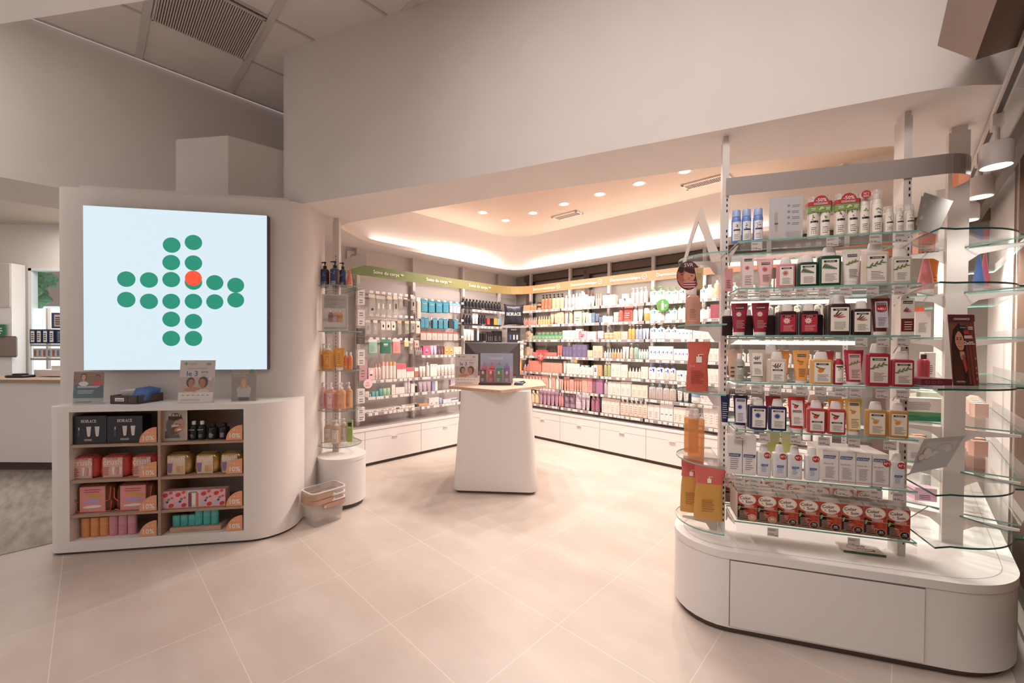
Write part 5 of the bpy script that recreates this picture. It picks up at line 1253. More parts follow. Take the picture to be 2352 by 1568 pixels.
for i, (a, b, t) in enumerate(((1889, 1927, 1034), (1927.3, 1966, 1037), (1966.3, 2003, 1040), (2004, 2043, 1043))):
    w_ = ['first', 'second', 'third', 'fourth and rightmost'][i]
    r = G(5, a, b, t, 1, 'box', ('#e0d9d5', WC), 'white treatment carton with blue name band, %s of four on the sixth shelf' % w_, lab=dict(s='plain', lw=.40, z0=.1, z1=.60, n=9, ink='#948d8a'), d=.05)[0]
    mb = MB(); mb.face((-.036, -.0258, 0), (1, 0, 0), (0, 0, 1), (0, -1, 0), .0006); mb.pp([(.004, .128), (.052, .128), (.060, .143), (.006, .143)], C('#24508c'), 2); mb.pt('DUCRAY', .031, .1305, .012, PAPER, 3, maxw=.046, bold=.03)
    mb.pt('KELUAL DS', .006, .097, .0085, C('#3a4a78'), 2, 'l', maxw=.045, bold=.01); mb.pr(.002, .012, .070, .0135, C('#b5433a'), 2); mb.build('logo_band', r)
    if i == 3: n1(r, .024, .122, -.0262)
    for k in range(3):
        q = dup(r, r.location + Vector((FG.ey.x, FG.ey.y, 0))*.052*(k+1)); q['label'] = 'white treatment carton, %s behind the %s front carton' % (('first', 'second', 'third')[k], w_.split()[0]); q['group'] = 'cartons behind the %s front carton' % w_
for i, px in enumerate((1775, 1812)):
    G(5, px, px + 34, 1004, 1, 'pouch', ('#d5d98a', WC), 'pale lime pack behind the white bottles on the sixth shelf, %s one' % ('left' if i == 0 else 'right'), dy=.13)
# ---- seventh shelf: hair colour cartons
cs = [(1693, 1738, 1125, '8G', '#c99a7d'), (1738, 1785, 1130, '8N', '#b98d70'), (1785, 1833, 1134, '7N', '#3e332d'), (1833, 1883, 1139, '7N', '#46372f'), (1883, 1933, 1145, '5G', '#332724'), (1933, 1985, 1149, '5G', '#332724'), (1985, 2038, 1154, '5N', '#2a2220'), (2038, 2091, 1159, '4G', '#231c1b')]
def colour_box(w, h, d, code, cc_, text, grp):
    r = empty('hair_colour_carton', (0, 0, 0), 0, text, 'box', grp)
    mb = MB(); mb.box(-w/2, w/2, -d/2, d/2, 0, h, C('#c9b9ae', .5)); mb.build('body', r)
    mb = MB(); mb.face((-w/2, -d/2, 0), (1, 0, 0), (0, 0, 1), (0, -1, 0), .0004)
    RB = noise_mat_cached('orange_black_print', '#8e2c22', '#cf5238'); DK = C('#2b1512', .5)
    mb.pr(0, 0, w, h, RB, 1)
    mb.pp([(0, h*.1), (w*.5, h*.1), (w*.34, h*.3), (w*.30, h*.52), (w*.1, h*.62), (0, h*.62)], DK, 2)
    for k in range(9):
        z = h*.10 + h*.055*k*random.uniform(.9, 1.1); mb.pe(w*.40 - k*w*.01, z, w*random.uniform(.2, .34), h*.014, DK, 2, .05, 8)
    mb.pp([(0, 0), (w, 0), (w, h*.05), (0, h*.10)], C('#7a6a50', .5), 2); mb.pr(0, h*.485, w, h*.51, C('#a9a071', .5), 3)
    mb.pe(w*.5, h*.80, w*.46, h*.205, C('#eadccd', .5), 3, n=26); mb.pe(w*.5, h*.80, w*.44, h*.195, C('#b9a596', .5), 4, n=26); mb.pe(w*.5, h*.80, w*.425, h*.188, C('#eadccd', .5), 5, n=26)
    mb.pt('Color', w*.40, h*.80, h*.15, C('#2c2422'), 6, maxw=w*.62, bold=.05, rot=.05); mb.pt('Soin', w*.60, h*.675, h*.14, C('#2c2422'), 6, maxw=w*.52, bold=.05, rot=.05); mb.pt('&', w*.26, h*.685, h*.10, C('#cf7c62'), 6, bold=.01)
    mb.pt('COLORATION', w*.58, h*.565, h*.05, PAPER, 4, maxw=w*.66, bold=.02); mb.pt('PERMANENTE', w*.60, h*.520, h*.05, PAPER, 4, maxw=w*.66, bold=.02)
    mb.pe(w*.1, h*.47, w*.05, h*.09, C('#9aa05e'), 4, -.3, 8); mb.lines(w*.1, w*.62, h*.12, h*.40, 6, C('#e9c9b5'), 4, .25)
    mb.pe(w*.76, h*.15, w*.22, h*.13, C('#d9b49a', .5), 5, n=20); mb.pe(w*.76, h*.15, w*.20, h*.12, C(cc_, .5), 6, n=20); mb.pt(code, w*.76, h*.15, h*.085, PAPER, 7, bold=.02, maxw=w*.28); mb.pr(w*.64, h*.115, w*.88, h*.125, C('#d8c6b8'), 7)
    mb.build('front_print', r, smooth=0)
    mb = MB(); rg = [[(-w/2, y, z), (w/2, y, z)] for y, z in ((-d/2, h), (-d*.28, h + .010), (0, h + .014), (d*.28, h + .010), (d/2, h))]
    mb.loft(rg, C('#a99d94', .35), False, False, False); mb.build('domed_top', r)
    return reg(r, *r.children)
_nm = {}
def noise_mat_cached(n, a, b):
    if n not in _nm: _nm[n] = noise_mat(n, a, b, 40, .4)
    return _nm[n]
x0, z0 = FG.at(1693, 1200, -.235); x1, _ = FG.at(2091, 1240, -.235); _, zt = FG.at(1890, 1145, -.235)
bw = (x1 - x0)/8
nms = ['leftmost', 'second', 'third', 'fourth', 'fifth', 'sixth', 'seventh', 'rightmost']
for i, (a, b, t, code, cc_) in enumerate(cs):
    r = colour_box(bw*.975, .148, .062, code, cc_, 'orange and black hair colour carton marked %s, %s of the front row' % (code, nms[i]), None)
    r.location = FG.w(x0 + bw*(i + .5), -.235 + .031, SHG[6] + .0005); r.rotation_euler = (0, 0, FG.ang)
    for k in range(1 if i > 1 else 2):
        q = dup(r, r.location + Vector((FG.ey.x, FG.ey.y, 0))*.064*(k+1)); q['label'] = 'hair colour carton, %s behind the %s front carton' % (('first', 'second')[k], nms[i]); q['group'] = 'cartons behind the %s colour carton' % nms[i]
for i in range(7):
    x = .03 + i*.115
    q = colour_box(.1, .148, .06, '6N', '#4a3a30', 'hair colour carton, %s in the rear row on the bottom glass shelf' % nms[i], 'rear row hair colour cartons'); q.location = FG.w(x + .04, .09, SHG[6] - .0095); q.rotation_euler = (0, 0, FG.ang)
# flat carton lying on the base
p = [onz(x, y, BH) for x, y in ((1937, 1268), (2036, 1280), (2010, 1252), (1916, 1242))]
o = (p[0] + p[1])/2; q0 = FG.loc(o.xy); mb = MB(); mb.box(-.095, .095, 0, .10, 0, .012, C('#d9d0c6', .5)); mb.box(-.0955, .0955, -.0012, 0, 0, .012, C('#4c6b4f', .5))
mb.face((.0, .05, .0122), (-1, 0, 0), (0, -1, 0), (0, 0, 1), .0005); mb.pe(0, 0, .062, .036, C('#4a403c'), 1, n=30); mb.pe(0, 0, .060, .034, C('#d9d0c6', .5), 2, n=30); mb.pt('Color', -.02, .002, .036, C('#3a322f'), 3, bold=.02); mb.pt('& Soin', .01, -.030, .032, C('#3a322f'), 3, bold=.02)
simple('flat_carton', 'flat cream carton with green edge lying upside down on the gondola base', 'box', mb, loc=FG.w(q0[0], q0[1] - .0, BH + .001), rz=FG.ang)
# ---- left rounded end of the gondola
def E_(k, xl, xr, yt, kind, cols, text, lab=None, yf=-.10, **kw):
    kw.setdefault('hero', True); return row(FG, yf, ELZ[k], xl, xr, yt, 1, kind, cols, text, lab, **kw)
r = E_(1, 1576, 1612, 630, 'round', ('#d99a82', '#e8d6cc'), 'tall slim peach cleansing water bottle on the round end shelf', dict(bg='#e3b09c', z0=.1, z1=.7, n=7, ink='#b8604c'), yf=-.06, hv=.235)
r = E_(2, 1577, 1630, 784, 'pouch', ('#c9604f', WC), 'coral red refill pouch leaning on the round end shelf', dict(s='plain', lw=.38, z0=.12, z1=.5, n=7, ink='#9c3f35'), yf=-.12, d=.05)
q = r[0]; mb = MB(); mb.face((0, -.019, .17), (1, 0, 0), (0, .10, 1), (0, -1, .1), .001); mb.pr(-.008, 0, .022, .035, C('#e9dcd6'), 1); mb.pr(.002, .035, .008, .05, C('#e9dcd6'), 1); mb.pr(.006, .046, .03, .05, C('#e9dcd6'), 1); mb.pt('SVR', -.03, -.03, .02, C('#e9b0a4'), 1); mb.build('print', q)
GLIQ = see_through('amber_liquid', (.93, .66, .42), op=.45, opcol=(.80, .42, .18), rough=.08)
for a, b, yf, w_ in ((1582, 1622, -.12, 'front'), (1573, 1608, -.02, 'rear')):
    E_(3, a, b, 930, 'cyl', (GLIQ, CLEARCAP), '%s amber cleansing oil pump bottle on the round end shelf' % w_, None, yf=yf + .05)
for a, b, yt, yf, w_ in ((1563, 1612, 1054, .03, 'left'), (1594, 1664, 1070, -.055, 'right')):
    r = E_(4, a, b, yt, 'pouch', ('#cf9a52', WC), 'amber refill pouch with coral top, %s one on the lowest round end shelf' % w_, dict(s='plain', lw=.3, z0=.12, z1=.45, n=6, ink='#a9713a'), yf=yf, d=.04)
    q = r[0]; mb = MB(); HH = FG.at((a+b)/2, yt, yf)[1] - ELZ[4]
    a_ = .31 if w_ == 'left' else .45
    ww = abs(FG.at(b, yt+20, yf)[0] - FG.at(a, yt+20, yf)[0])/2
    mb.loft([[(x, y, z) for x, y, z in sup(HH*zz, ww*k, .02*qd, 3, 20)] for zz, k, qd in ((.66, .93, .56), (.74, .92, .44), (.88, 1.04, .2), (1.0, 1.07, .08))], C('#cf6a62', .35), False, True)
    mb.v = [(x + (.03*HH*min(1, max(0, (z/HH-.6)/.3))), y, z) for x, y, z in mb.v]
    mb.face((0, -.0145, HH*.68), (1, 0, 0), (0, .12, 1), (0, -1, .1), .001); mb.pr(-.008, 0, .014, .026, C('#efe4de'), 1); mb.pr(.0, .026, .005, .038, C('#efe4de'), 1); mb.pr(.0, .035, .022, .038, C('#efe4de'), 1)
    mb.build('top_print', q)
# folded paper display on the upper end shelf
mb = MB(); PW = C('#e2d2c6', .6)
def pxpoly(pts, y0, y1, m):
    q = [FG.at(x, y, y0) for x, y in pts]; n = len(q)
    v = [(x, y0, z) for x, z in q] + [(x + (y1-y0)*.15, y1, z) for x, z in q]
    mb.add(v, [tuple(range(n)), tuple(range(2*n-1, n-1, -1))] + [(i, (i+1) % n, n + (i+1) % n, n + i) for i in range(n)], m)
pxpoly([(1612, 470), (1604, 508), (1590, 552), (1576, 601), (1568, 602), (1584, 545), (1598, 500)], -.12, -.09, PW)
pxpoly([(1612, 470), (1622, 505), (1636, 545), (1655, 588), (1655, 600), (1634, 602), (1618, 545), (1604, 508)], -.119, -.08, PW)
simple('folded_display', 'tall folded cream paper display shaped like a letter A on the round end shelf', 'display', mb, loc=FG.w(0, 0), rz=FG.ang)
def face(mb, cx, cz, r, skin, hair, l=2, long=0.0, turn=0, m=True):
    """a small printed head"""
    H = C(hair, .6); K = C(skin, .6)
    mb.pe(cx - turn*r*.1, cz + r*.16, r*.86, r*1.12, H, l, n=18)
    if long: mb.pp([(cx - r*.9, cz + r*.3), (cx - r*1.05, cz - r*long), (cx - r*.3, cz - r*long), (cx, cz), (cx + r*.3, cz - r*long*.9), (cx + r*1.0, cz - r*long*.9), (cx + r*.86, cz + r*.3)], H, l)
    mb.pp([(cx - r*.26, cz - r*.4), (cx + r*.26, cz - r*.4), (cx + r*.3, cz - r*1.35), (cx - r*.3, cz - r*1.35)], K, l + 1)
    mb.pe(cx + turn*r*.08, cz - r*.02, r*.60, r*.84, K, l + 2, n=18)
    if m:
        D = C('#3b2a26', .6)
        for s in (-1, 1): mb.pe(cx + turn*r*.12 + s*r*.26, cz + r*.08, r*.10, r*.05, D, l + 3, n=8); mb.pe(cx + turn*r*.12 + s*r*.26, cz + r*.25, r*.15, r*.03, D, l + 3, .1*s, 8)
        mb.pe(cx + turn*r*.18, cz - r*.14, r*.06, r*.12, C('#b98470', .6), l + 3, n=8); mb.pe(cx + turn*r*.12, cz - r*.42, r*.21, r*.075, C('#b2473f', .6), l + 3, n=10); mb.pe(cx + turn*r*.12, cz - r*.41, r*.15, r*.03, PAPER, l + 4, n=8)
# round SVR shelf sign
sx_, sz_ = FG.at(1581, 633, -.235); mb = MB(); mb.face((0, 0, 0), (1, 0, 0), (0, 0, 1), (0, -1, 0), .0008)
R_ = .082; mb.lathe([(.001, 0), (R_, 0), (R_, .003), (.001, .003)], C('#5b3a3a', .5), 30); mb.v = [(x*.78, z, y) for x, y, z in mb.v]
mb.pe(0, 0, R_*.77, R_*.99, C('#5a3436', .5), 1, n=30)
mb.pp([(-R_*.7, R_*.3), (-R_*.72, -R_*.3), (-R_*.4, -R_*.8), (R_*.1, -R_*.95), (R_*.45, -R_*.7), (R_*.3, -R_*.2), (-R_*.1, R_*.5)], C('#b5705c', .5), 2)
mb.pe(-R_*.48, R_*.02, R_*.26, R_*.40, C('#a8604f', .5), 3, .1, 14); mb.pe(R_*.05, -R_*.05, R_*.38, R_*.42, C('#c98c72', .5), 4, -.3, 16); mb.pe(R_*.1, R_*.32, R_*.42, R_*.16, C('#3a2220', .5), 5, -.3, 12); mb.pe(-R_*.5, R_*.4, R_*.2, R_*.22, C('#2e1b1b', .5), 5, .3, 12)
mb.pe(R_*.2, -R_*.02, R_*.09, R_*.025, INK, 6, -.3, 8); mb.pe(R_*.02, -R_*.2, R_*.06, R_*.08, C('#b0705a'), 6); mb.pe(-R_*.45, R_*.08, R_*.07, R_*.025, INK, 6)
for k in range(3): mb.pr(-R_*.35, -R_*(.5 + .17*k), R_*.5, -R_*(.41 + .17*k), C('#c9686c', .5), 7); mb.lines(-R_*.3, R_*.45, -R_*(.485 + .17*k), -R_*(.43 + .17*k), 1, PAPER, 8, .6, .1)
mb.pt('SVR', 0, R_*.6, R_*.36, PAPER, 7)
mb.pp([(R_*.36, R_*.52), (R_*.95, R_*.5), (R_*.9, -R_*.9), (R_*.62, -R_*.92)], C('#c9ad84', .5), 9); mb.lines(R_*.5, R_*.85, -R_*.3, R_*.2, 5, C('#a58a62'), 10, .3)
simple('round_shelf_sign', 'round shelf sign with two faces and the letters SVR hanging at the end shelf', 'sign', mb, loc=FG.w(sx_, -.24, sz_), rz=FG.ang + .15, smooth=0)
# ---- right corner of the gondola
cf = Frame(onz(2190, 886, 1.397).xy, math.radians(-4))
def d_hair(mb, w, h):
    mb.pr(-w/2 + .001, 0, w/2 - .001, h*.998, C('#7a4d3c', .5), 0)
    HB = C('#2e1b16', .5); HR = C('#7a342a', .5); HL = C('#944c3a', .5)
    mb.pp([(-w*.46, 0), (-w*.44, h*.55), (-w*.35, h*.78), (-w*.12, h*.88), (w*.08, h*.80), (w*.12, h*.55), (w*.2, h*.30), (w*.3, 0)], HB, 1)
    for k in range(9):
        u = w*(.04 + .045*k); e = min(u + w*.10, w*.47); mb.pp([(u, h*.88), (min(u + w*.022, w*.49), h*.88), (min(e + w*.03, w*.495), h*.02), (e, h*.02)], (HR, HL, C('#5e2a22', .5))[k % 3], 2)
        u = -w*(.42 - .04*k); mb.pp([(u, h*.5), (u + w*.012, h*.5), (u + w*.05, h*.02), (u + w*.02, h*.02)], C('#5a3428'), 2)
    K = C('#c98f74', .5)
    mb.pp([(-w*.15, h*.48), (w*.02, h*.48), (w*.06, h*.40), (-w*.1, h*.36), (-w*.14, h*.42)], K, 3); mb.pp([(-w*.1, h*.42), (w*.03, h*.44), (w*.10, h*.22), (w*.02, h*.18)], C('#a8473f'), 3)
    mb.pe(-w*.13, h*.63, w*.17, h*.14, K, 4, .12, 22)
    mb.pp([(-w*.34, h*.72), (-w*.26, h*.80), (-w*.12, h*.84), (w*.02, h*.78), (w*.06, h*.62), (-w*.02, h*.74), (-w*.16, h*.77), (-w*.28, h*.70), (-w*.31, h*.58)], HB, 5)
    for u in (-.21, -.08): mb.pe(w*u, h*.65, w*.032, h*.009, INK, 6, 0, 10); mb.pe(w*u, h*.675, w*.045, h*.006, INK, 6, .1, 8)
    mb.pe(-w*.155, h*.61, w*.018, h*.022, C('#b0745c'), 6); mb.pe(-w*.135, h*.565, w*.05, h*.012, C('#b03c3c'), 6, .08, 10); mb.pe(-w*.135, h*.566, w*.035, h*.005, PAPER, 7)
    mb.pr(-w/2, h*.905, w/2, h, C('#5e1f2c', .5), 7); mb.pt('CROISSANCE', 0, h*.925, h*.045, PAPER, 8, bold=.02, maxw=w*.6)
    mb.pr(-w*.10, h*.80, w*.14, h*.845, C('#23352c'), 8); mb.pt('KLORANE', w*.02, h*.81, h*.025, PAPER, 9, maxw=w*.2, bold=.02); mb.lines(w*.22, w*.46, h*.79, h*.84, 2, PAPER, 8)
    mb.pr(w*.05, h*.725, w*.25, h*.765, C('#c0303a'), 8); mb.lines(w*.05, w*.36, h*.665, h*.71, 2, PAPER, 8, .6, .1)
    mb.pt('2x', w*.12, h*.575, h*.07, PAPER, 9, bold=.03); mb.lines(w*.22, w*.44, h*.58, h*.63, 2, PAPER, 8)
    for v in (.38, .25, .18, .10): mb.pe(w*.42, h*v, w*.03, h*.018, C('#c9746a'), 8, n=10)
    mb.lines(-w*.36, 0, h*.05, h*.075, 2, C('#d9b9a5'), 8)
x0, _ = cf.at(2187, 800, 0); x1, _ = cf.at(2250, 800, 0); _, zt = cf.at(2215, 721, 0)
r = empty('product_poster', cf.w((x0+x1)/2 + .004, 0, 1.398), cf.ang, 'tall poster of a smiling woman with long brown hair on the corner glass shelf', 'poster')
w, h = x1 - x0, zt - 1.397; mb = MB()
lean = .03; mb.add([(-w/2, 0, 0), (w/2, 0, 0), (w/2 - .004, lean, h), (-w/2 - .004, lean, h), (-w/2, .004, 0), (w/2, .004, 0), (w/2, lean + .004, h), (-w/2, lean + .004, h)], [(0,3,2,1),(4,5,6,7),(0,1,5,4),(1,2,6,5),(2,3,7,6),(3,0,4,7)], C('#e3d6d0', .5))
mb.face((0, -.0003, 0), (1, 0, 0), (-.004/h, lean/h, 1), (0, -1, lean/h), .0004); d_hair(mb, w*.97, h*.995); mb.build('poster', r, smooth=0)
mb = MB(); mb.box(-w/2 - .15, -w/2, .0, .16, 0, .034, C('#6e2434', .5)); mb.face((-w/2 - .15, -.0005, 0), (1, 0, 0), (0, 0, 1), (0, -1, 0), .0004)
for k in range(3): mb.pe(.03 + k*.03, .017, .011, .008, C('#b5707a'), 1); mb.pe(.03 + k*.03, .017, .009, .006, C('#6e2434', .5), 2)
mb.build('base_tray', r)
# clear leaning signs
def lean_sign(px4, z, text, art, depth):
    """picture card in a bent clear holder; px4 = photo corners tl, tr, br, bl"""
    P4 = [atD(x, y, dd) for (x, y), dd in zip(px4, depth)]
    c = (P4[2] + P4[3])/2; r = empty('picture_card', (c.x, c.y, c.z), 0, text, 'sign')
    q = [p - c for p in P4]; n = (q[1]-q[0]).cross(q[3]-q[0]).normalized()
    mb = MB(); mb.add(q + [p - n*.003 for p in q], [(0,1,2,3),(4,7,6,5),(0,4,5,1),(1,5,6,2),(2,6,7,3),(3,7,4,0)], C('#8f8984', .6))
    U = (q[1]-q[0]); V = (q[0]-q[3]); mb.face((q[2]+q[3])/2 + n*.0008*(1 if n.y < 0 else -1), U.normalized(), V.normalized(), n if n.y < 0 else -n, .0008)
    art(mb, U.length, V.length); mb.build('card', r, smooth=0)
    mb = MB(); m = (n if n.y < 0 else -n); q2 = [p + m*.006 for p in q]; mb.add(q2, [(0, 1, 2, 3)], FOIL); mb.build('clear_cover', r)
def atD(px, py, D): d = ray(px, py); t = D/d.y; return Vector((d.x*t, D, CAMH + d.z*t))
def a_grey(mb, w, h):
    mb.pr(-w*.40, h*.10, w*.42, h*.88, C('#9d948e', .5), 1)
    for k in range(7): mb.pe(w*random.uniform(-.25, .3), h*random.uniform(.2, .8), w*.14, h*.05, C(random.choice(['#7f7771', '#c4bab2', '#b7a99d'])), 2, random.uniform(.3, 1.3), 9)
lean_sign([(2122, 443), (2187, 463), (2150, 540), (2105, 529)], 2.17, 'clear leaning picture card on the top corner glass shelf', a_grey, (2.10, 2.10, 2.02, 2.02))
def a_heart(mb, w, h):
    mb.pr(-w*.42, h*.28, w*.44, h*.82, C('#a79c94', .5), 1)
    for u, v, ru, rv, ro in ((.12, .62, .16, .12, 1.0), (.26, .62, .16, .12, -.9), (.02, .5, .2, .1, .6), (-.18, .5, .12, .22, .3), (-.28, .4, .1, .12, 0)): mb.pe(w*u, h*v, w*ru, h*rv, C('#8b7e76'), 2, ro, 14); mb.pe(w*u, h*v, w*ru*.75, h*rv*.75, C('#c0b3a8'), 3, ro, 14)
lean_sign([(2122, 1008), (2216, 1000), (2172, 1072), (2088, 1088)], .886, 'milky picture card in a bent clear holder beside the gondola corner', a_heart, (2.10, 2.14, 2.03, 2.0))
# right hand run: products facing the side aisle and the alcove
def RUN(s0, s1, o, z, w, h, d, kind, cols, text, lab=None, n=1, group=None, ang=None, hero=False):
    """place n products along the run, facing left into the alcove (towards the camera side)"""
    pr = product(kind, w, h, d, cols, lab, text, group, hero=hero); out = [pr]
    for i in range(n):
        s = s0 + (s1 - s0)*(i + .5)/n; x, y = run_xy(s, o); q = pr if i == 0 else dup(pr)
        q.location = FG.w(x, y, z + .001); q.rotation_euler = (0, 0, FG.ang + (ang if ang is not None else 0)); out.append(q)
        if n > 1: tag(q, ('nearest', 'second', 'third', 'fourth', 'fifth', 'farthest')[i] + ' ' + text)
    return out
Z1, Z2, Z3, Z4, Z5, Z6, Z7 = SHG
RUN(.10, .16, -.12, Z2, .085, .30, .06, 'cone', ('#cf7f7f', WC), 'pink pointed sun cream tube standing right of the gondola middle post', dict(n=0))
RUN(.18, .50, -.10, Z2, .075, .26, .05, 'pouch', ('#e0893a', WC), 'orange sun cream pack behind the pink pointed tube', dict(n=5, ink='#a9551f'), 3, 'orange sun cream packs')
RUN(.16, .20, .10, Z2, .05, .27, .05, 'cone', ('#5a86c9', WC), 'blue pointed tube next to the right post', dict(n=0))
RUN(.24, .28, .13, Z2, .05, .27, .05, 'cone', ('#d9717f', WC), 'raspberry pink pointed tube next to the right post', dict(n=0))
RUN(.22, .60, -.16, Z3, .075, .20, .05, 'pouch', ('#d9673f', WC), 'coral orange pack on the third shelf of the side run', dict(n=4), 3, 'coral orange packs')
RUN(.20, .24, -.13, Z1, .085, .16, .06, 'box', ('#e3a48c', WC), 'salmon box on the top shelf of the side run', dict(n=4))
for i, s in enumerate((.05, .22)):
    RUN(s, s, -.14 + i*.0, Z3 - .0, .075, .155, .05, 'box', ('#ded4cf', WC), 'white carton with barcode turned backwards, %s of two on the side run' % ('left' if i == 0 else 'right'), dict(s='tag', n=9, z0=.12, z1=.9, lw=.42, ink='#8d8580'))
RUN(.25, .6, -.12, Z4, .06, .15, .05, 'round', ('#8f2a34', '#3a1216'), 'dark red bottle with black top on the side run', None, 2, 'dark red bottles on the side run')
RUN(.3, .8, -.1, Z4, .06, .16, .04, 'box', ('#efe9e4', WC), 'white carton on the fourth shelf of the side run', dict(n=5), 4, 'white cartons on the side run')
r = RUN(.12, .12, -.13, Z5, .19, .14, .08, 'box', ('#ddd4cf', WC), 'wide white carton with green waves on the side run')[0]
mb = MB(); mb.face((-.095, -.0408, 0), (1, 0, 0), (0, 0, 1), (0, -1, 0), .0008); mb.pp([(0, .0), (.0, .035), (.09, .028), (.19, .035), (.19, .0)], C('#2f7d58'), 1); mb.pp([(0, .038), (.06, .03), (.12, .03), (.19, .038), (.19, .055), (.0, .055)], C('#57925a'), 1); mb.lines(.01, .17, .07, .12, 5, C('#a59d98'), 1); mb.build('print', r, smooth=0)
RUN(.5, .9, -.1, Z5, .15, .14, .07, 'box', ('#dfe6cf', WC), 'pale green edged carton on the fifth shelf of the side run', dict(n=4), 2, 'pale green cartons')
RUN(.10, .10, -.16, Z6, .10, .15, .05, 'box', ('#e8e0dd', '#ffffff'), 'white and violet carton on the sixth shelf of the side run', dict(s='tag', n=8, ink='#7a74a5'))
RUN(.26, .26, -.14, Z6, .06, .14, .05, 'box', ('#e2906a', WC), 'orange carton on the sixth shelf of the side run', dict(n=5, ink='#b05a3a'))
RUN(.30, .8, -.1, Z7, .05, .16, .05, 'round', ('#cfe0dc', WC), 'pale aqua bottle on the lowest shelf of the side run', dict(n=3), 4, 'pale aqua bottles')
RUN(.18, .18, -.12, Z7, .11, .08, .08, 'box', ('#e9b9cf', WC), 'pink box on the lowest shelf of the side run', dict(n=3))
RUN(.5, 1.2, .14, Z6, .07, .10, .05, 'box', ('#e3b4a5', WC), 'peach box behind the clear lip of the side run', None, 6, 'peach boxes on the side run')
RUN(.5, 1.2, .14, Z5, .07, .09, .05, 'box', ('#e5c0b4', WC), 'pale peach box behind the clear lip of the upper side run', None, 6, 'pale peach boxes on the side run')
# ---- display counter goods
ZC = [.822, .555, .295, .100]
def D_(k, *a, **kw): kw.setdefault('hero', True); kw.setdefault('yf', .03); yf = kw.pop('yf'); return row(FC, yf, ZC[k], *a, **kw)
for a, b, w_ in ((163, 244.5, 'left'), (246, 327, 'right')):
    r = D_(0, a, b, 955, 1, 'box', ('#26232b', WC), 'black gift carton with white HORACE lettering, %s one in the counter' % w_, lab=dict(s='plain', n=0), d=.10, gap=1.0)[0]
    mb = MB(); mb.face((0, -.0508, 0), (1, 0, 0), (0, 0, 1), (0, -1, 0), .0006); serif(mb, 'HORACE', 0, .160, .022, PAPER, 1, .105)
    mb.pr(-.072, .055, -.056, .105, C('#3f4a63'), 1); mb.pr(-.068, .105, -.060, .125, C('#cfc9c6'), 1)
    for u in (.0, .055): mb.pp([(u - .016, .13), (u + .016, .13), (u + .010, .062), (u - .010, .062)], C('#dcd3cc'), 1); mb.pr(u - .008, .055, u + .008, .062, PAPER, 1)
    mb.lines(-.03, .03, .022, .04, 2, C('#cfc9c6'), 1); mb.build('print', r, smooth=0)
def percent(k, pxr, yt, text):
    """orange quarter round price card standing on its shelf"""
    x1, _ = FC.at(pxr, yt + 20, .008); z = ZC[k]
    mb = MB(); R_ = .118
    pts = [(0, 0), (0, R_)] + [(-R_*math.sin(t), R_*math.cos(t)) for t in [PI/2*i/14 for i in range(1, 15)]]
    v = [(x, 0, y) for x, y in pts] + [(x, .002, y) for x, y in pts]; n = len(pts)
    mb.add(v, [tuple(range(n)), tuple(range(2*n-1, n-1, -1))] + [(i, (i+1) % n, n + (i+1) % n, n + i) for i in range(n)], C('#eba47b', .5))
    mb.face((0, -.0003, 0), (1, 0, 0), (0, 0, 1), (0, -1, 0), .0005); mb.pt('10%', -.053, .017, .052, PAPER, 1, bold=.06, maxw=.090)
    mb.pr(-.066, .075, -.050, .079, C('#f6d3bb'), 1); mb.pr(-.060, .069, -.056, .085, C('#f6d3bb'), 1); mb.pt('OFFRE', -.044, .079, .0095, C('#f6d3bb'), 1, 'l', bold=.02); mb.pt('FIDÉLITÉ', -.044, .068, .0095, C('#f6d3bb'), 1, 'l', bold=.02)
    simple('price_card', text, 'price card', mb, loc=FC.w(x1, .008, z + .001), rz=FC.ang, smooth=0)
for k, w_ in enumerate(('top', 'second', 'third', 'bottom')):
    percent(k, 359.5, (977, 1052, 1127, 1191)[k], 'orange quarter-round 10%% card in the left column of the counter, %s niche' % w_)
    percent(k, 556.5, (970, 1045, 1117, 1177)[k], 'orange quarter-round 10%% card in the right column of the counter, %s niche' % w_)
# quilted and foil pouches with a printed sleeve
def bag(k, a, b, yt, col, sleeve, text, lines_, yf=.05, d=.10, kind='quilt'):
    x0, _ = FC.at(a, yt + 25, yf); x1, _ = FC.at(b, yt + 25, yf); _, zt = FC.at((a+b)/2, yt, yf); w, h = x1 - x0, zt - ZC[k]
    r = empty('toiletry_bag', FC.w((x0+x1)/2, yf + d/2, ZC[k] + .001), FC.ang, text, 'bag')
    mb = MB(); rg = []
    for z, q in ((0, .86), (.06, .97), (.25, 1.0), (.5, .99), (.75, .97), (.92, .88), (1, .62)):
        ring = []
        for i in range(28):
            t = 2*PI*i/28; cx_, cy_ = math.cos(t), math.sin(t); wob = 1 + .03*math.sin(t*7 + z*9)
            ring.append((w/2*q*wob*math.copysign(abs(cx_)**.6, cx_), d/2*q*wob*math.copysign(abs(cy_)**.6, cy_), z*h*(1 + .02*math.sin(t*3))))
        rg.append(ring)
    mb.loft(rg, col); mb.build('pouch', r, smooth=60)
    mb = MB(); sw = w*.30; mb.box(-w*.32, w*.32, -d/2 - .006, -d/2 + .004, .0, h*.93, m_(sleeve, .5)); mb.add([(-w*.32, -d/2 - .006, h*.93), (w*.32, -d/2 - .006, h*.93), (w*.32, d*.2, h*1.02), (-w*.32, d*.2, h*1.02)], [(0, 1, 2, 3)], m_(lines_[0], .5))
    mb.face((0, -d/2 - .0064, 0), (1, 0, 0), (0, 0, 1), (0, -1, 0), .0006)
    return r, mb, w, h
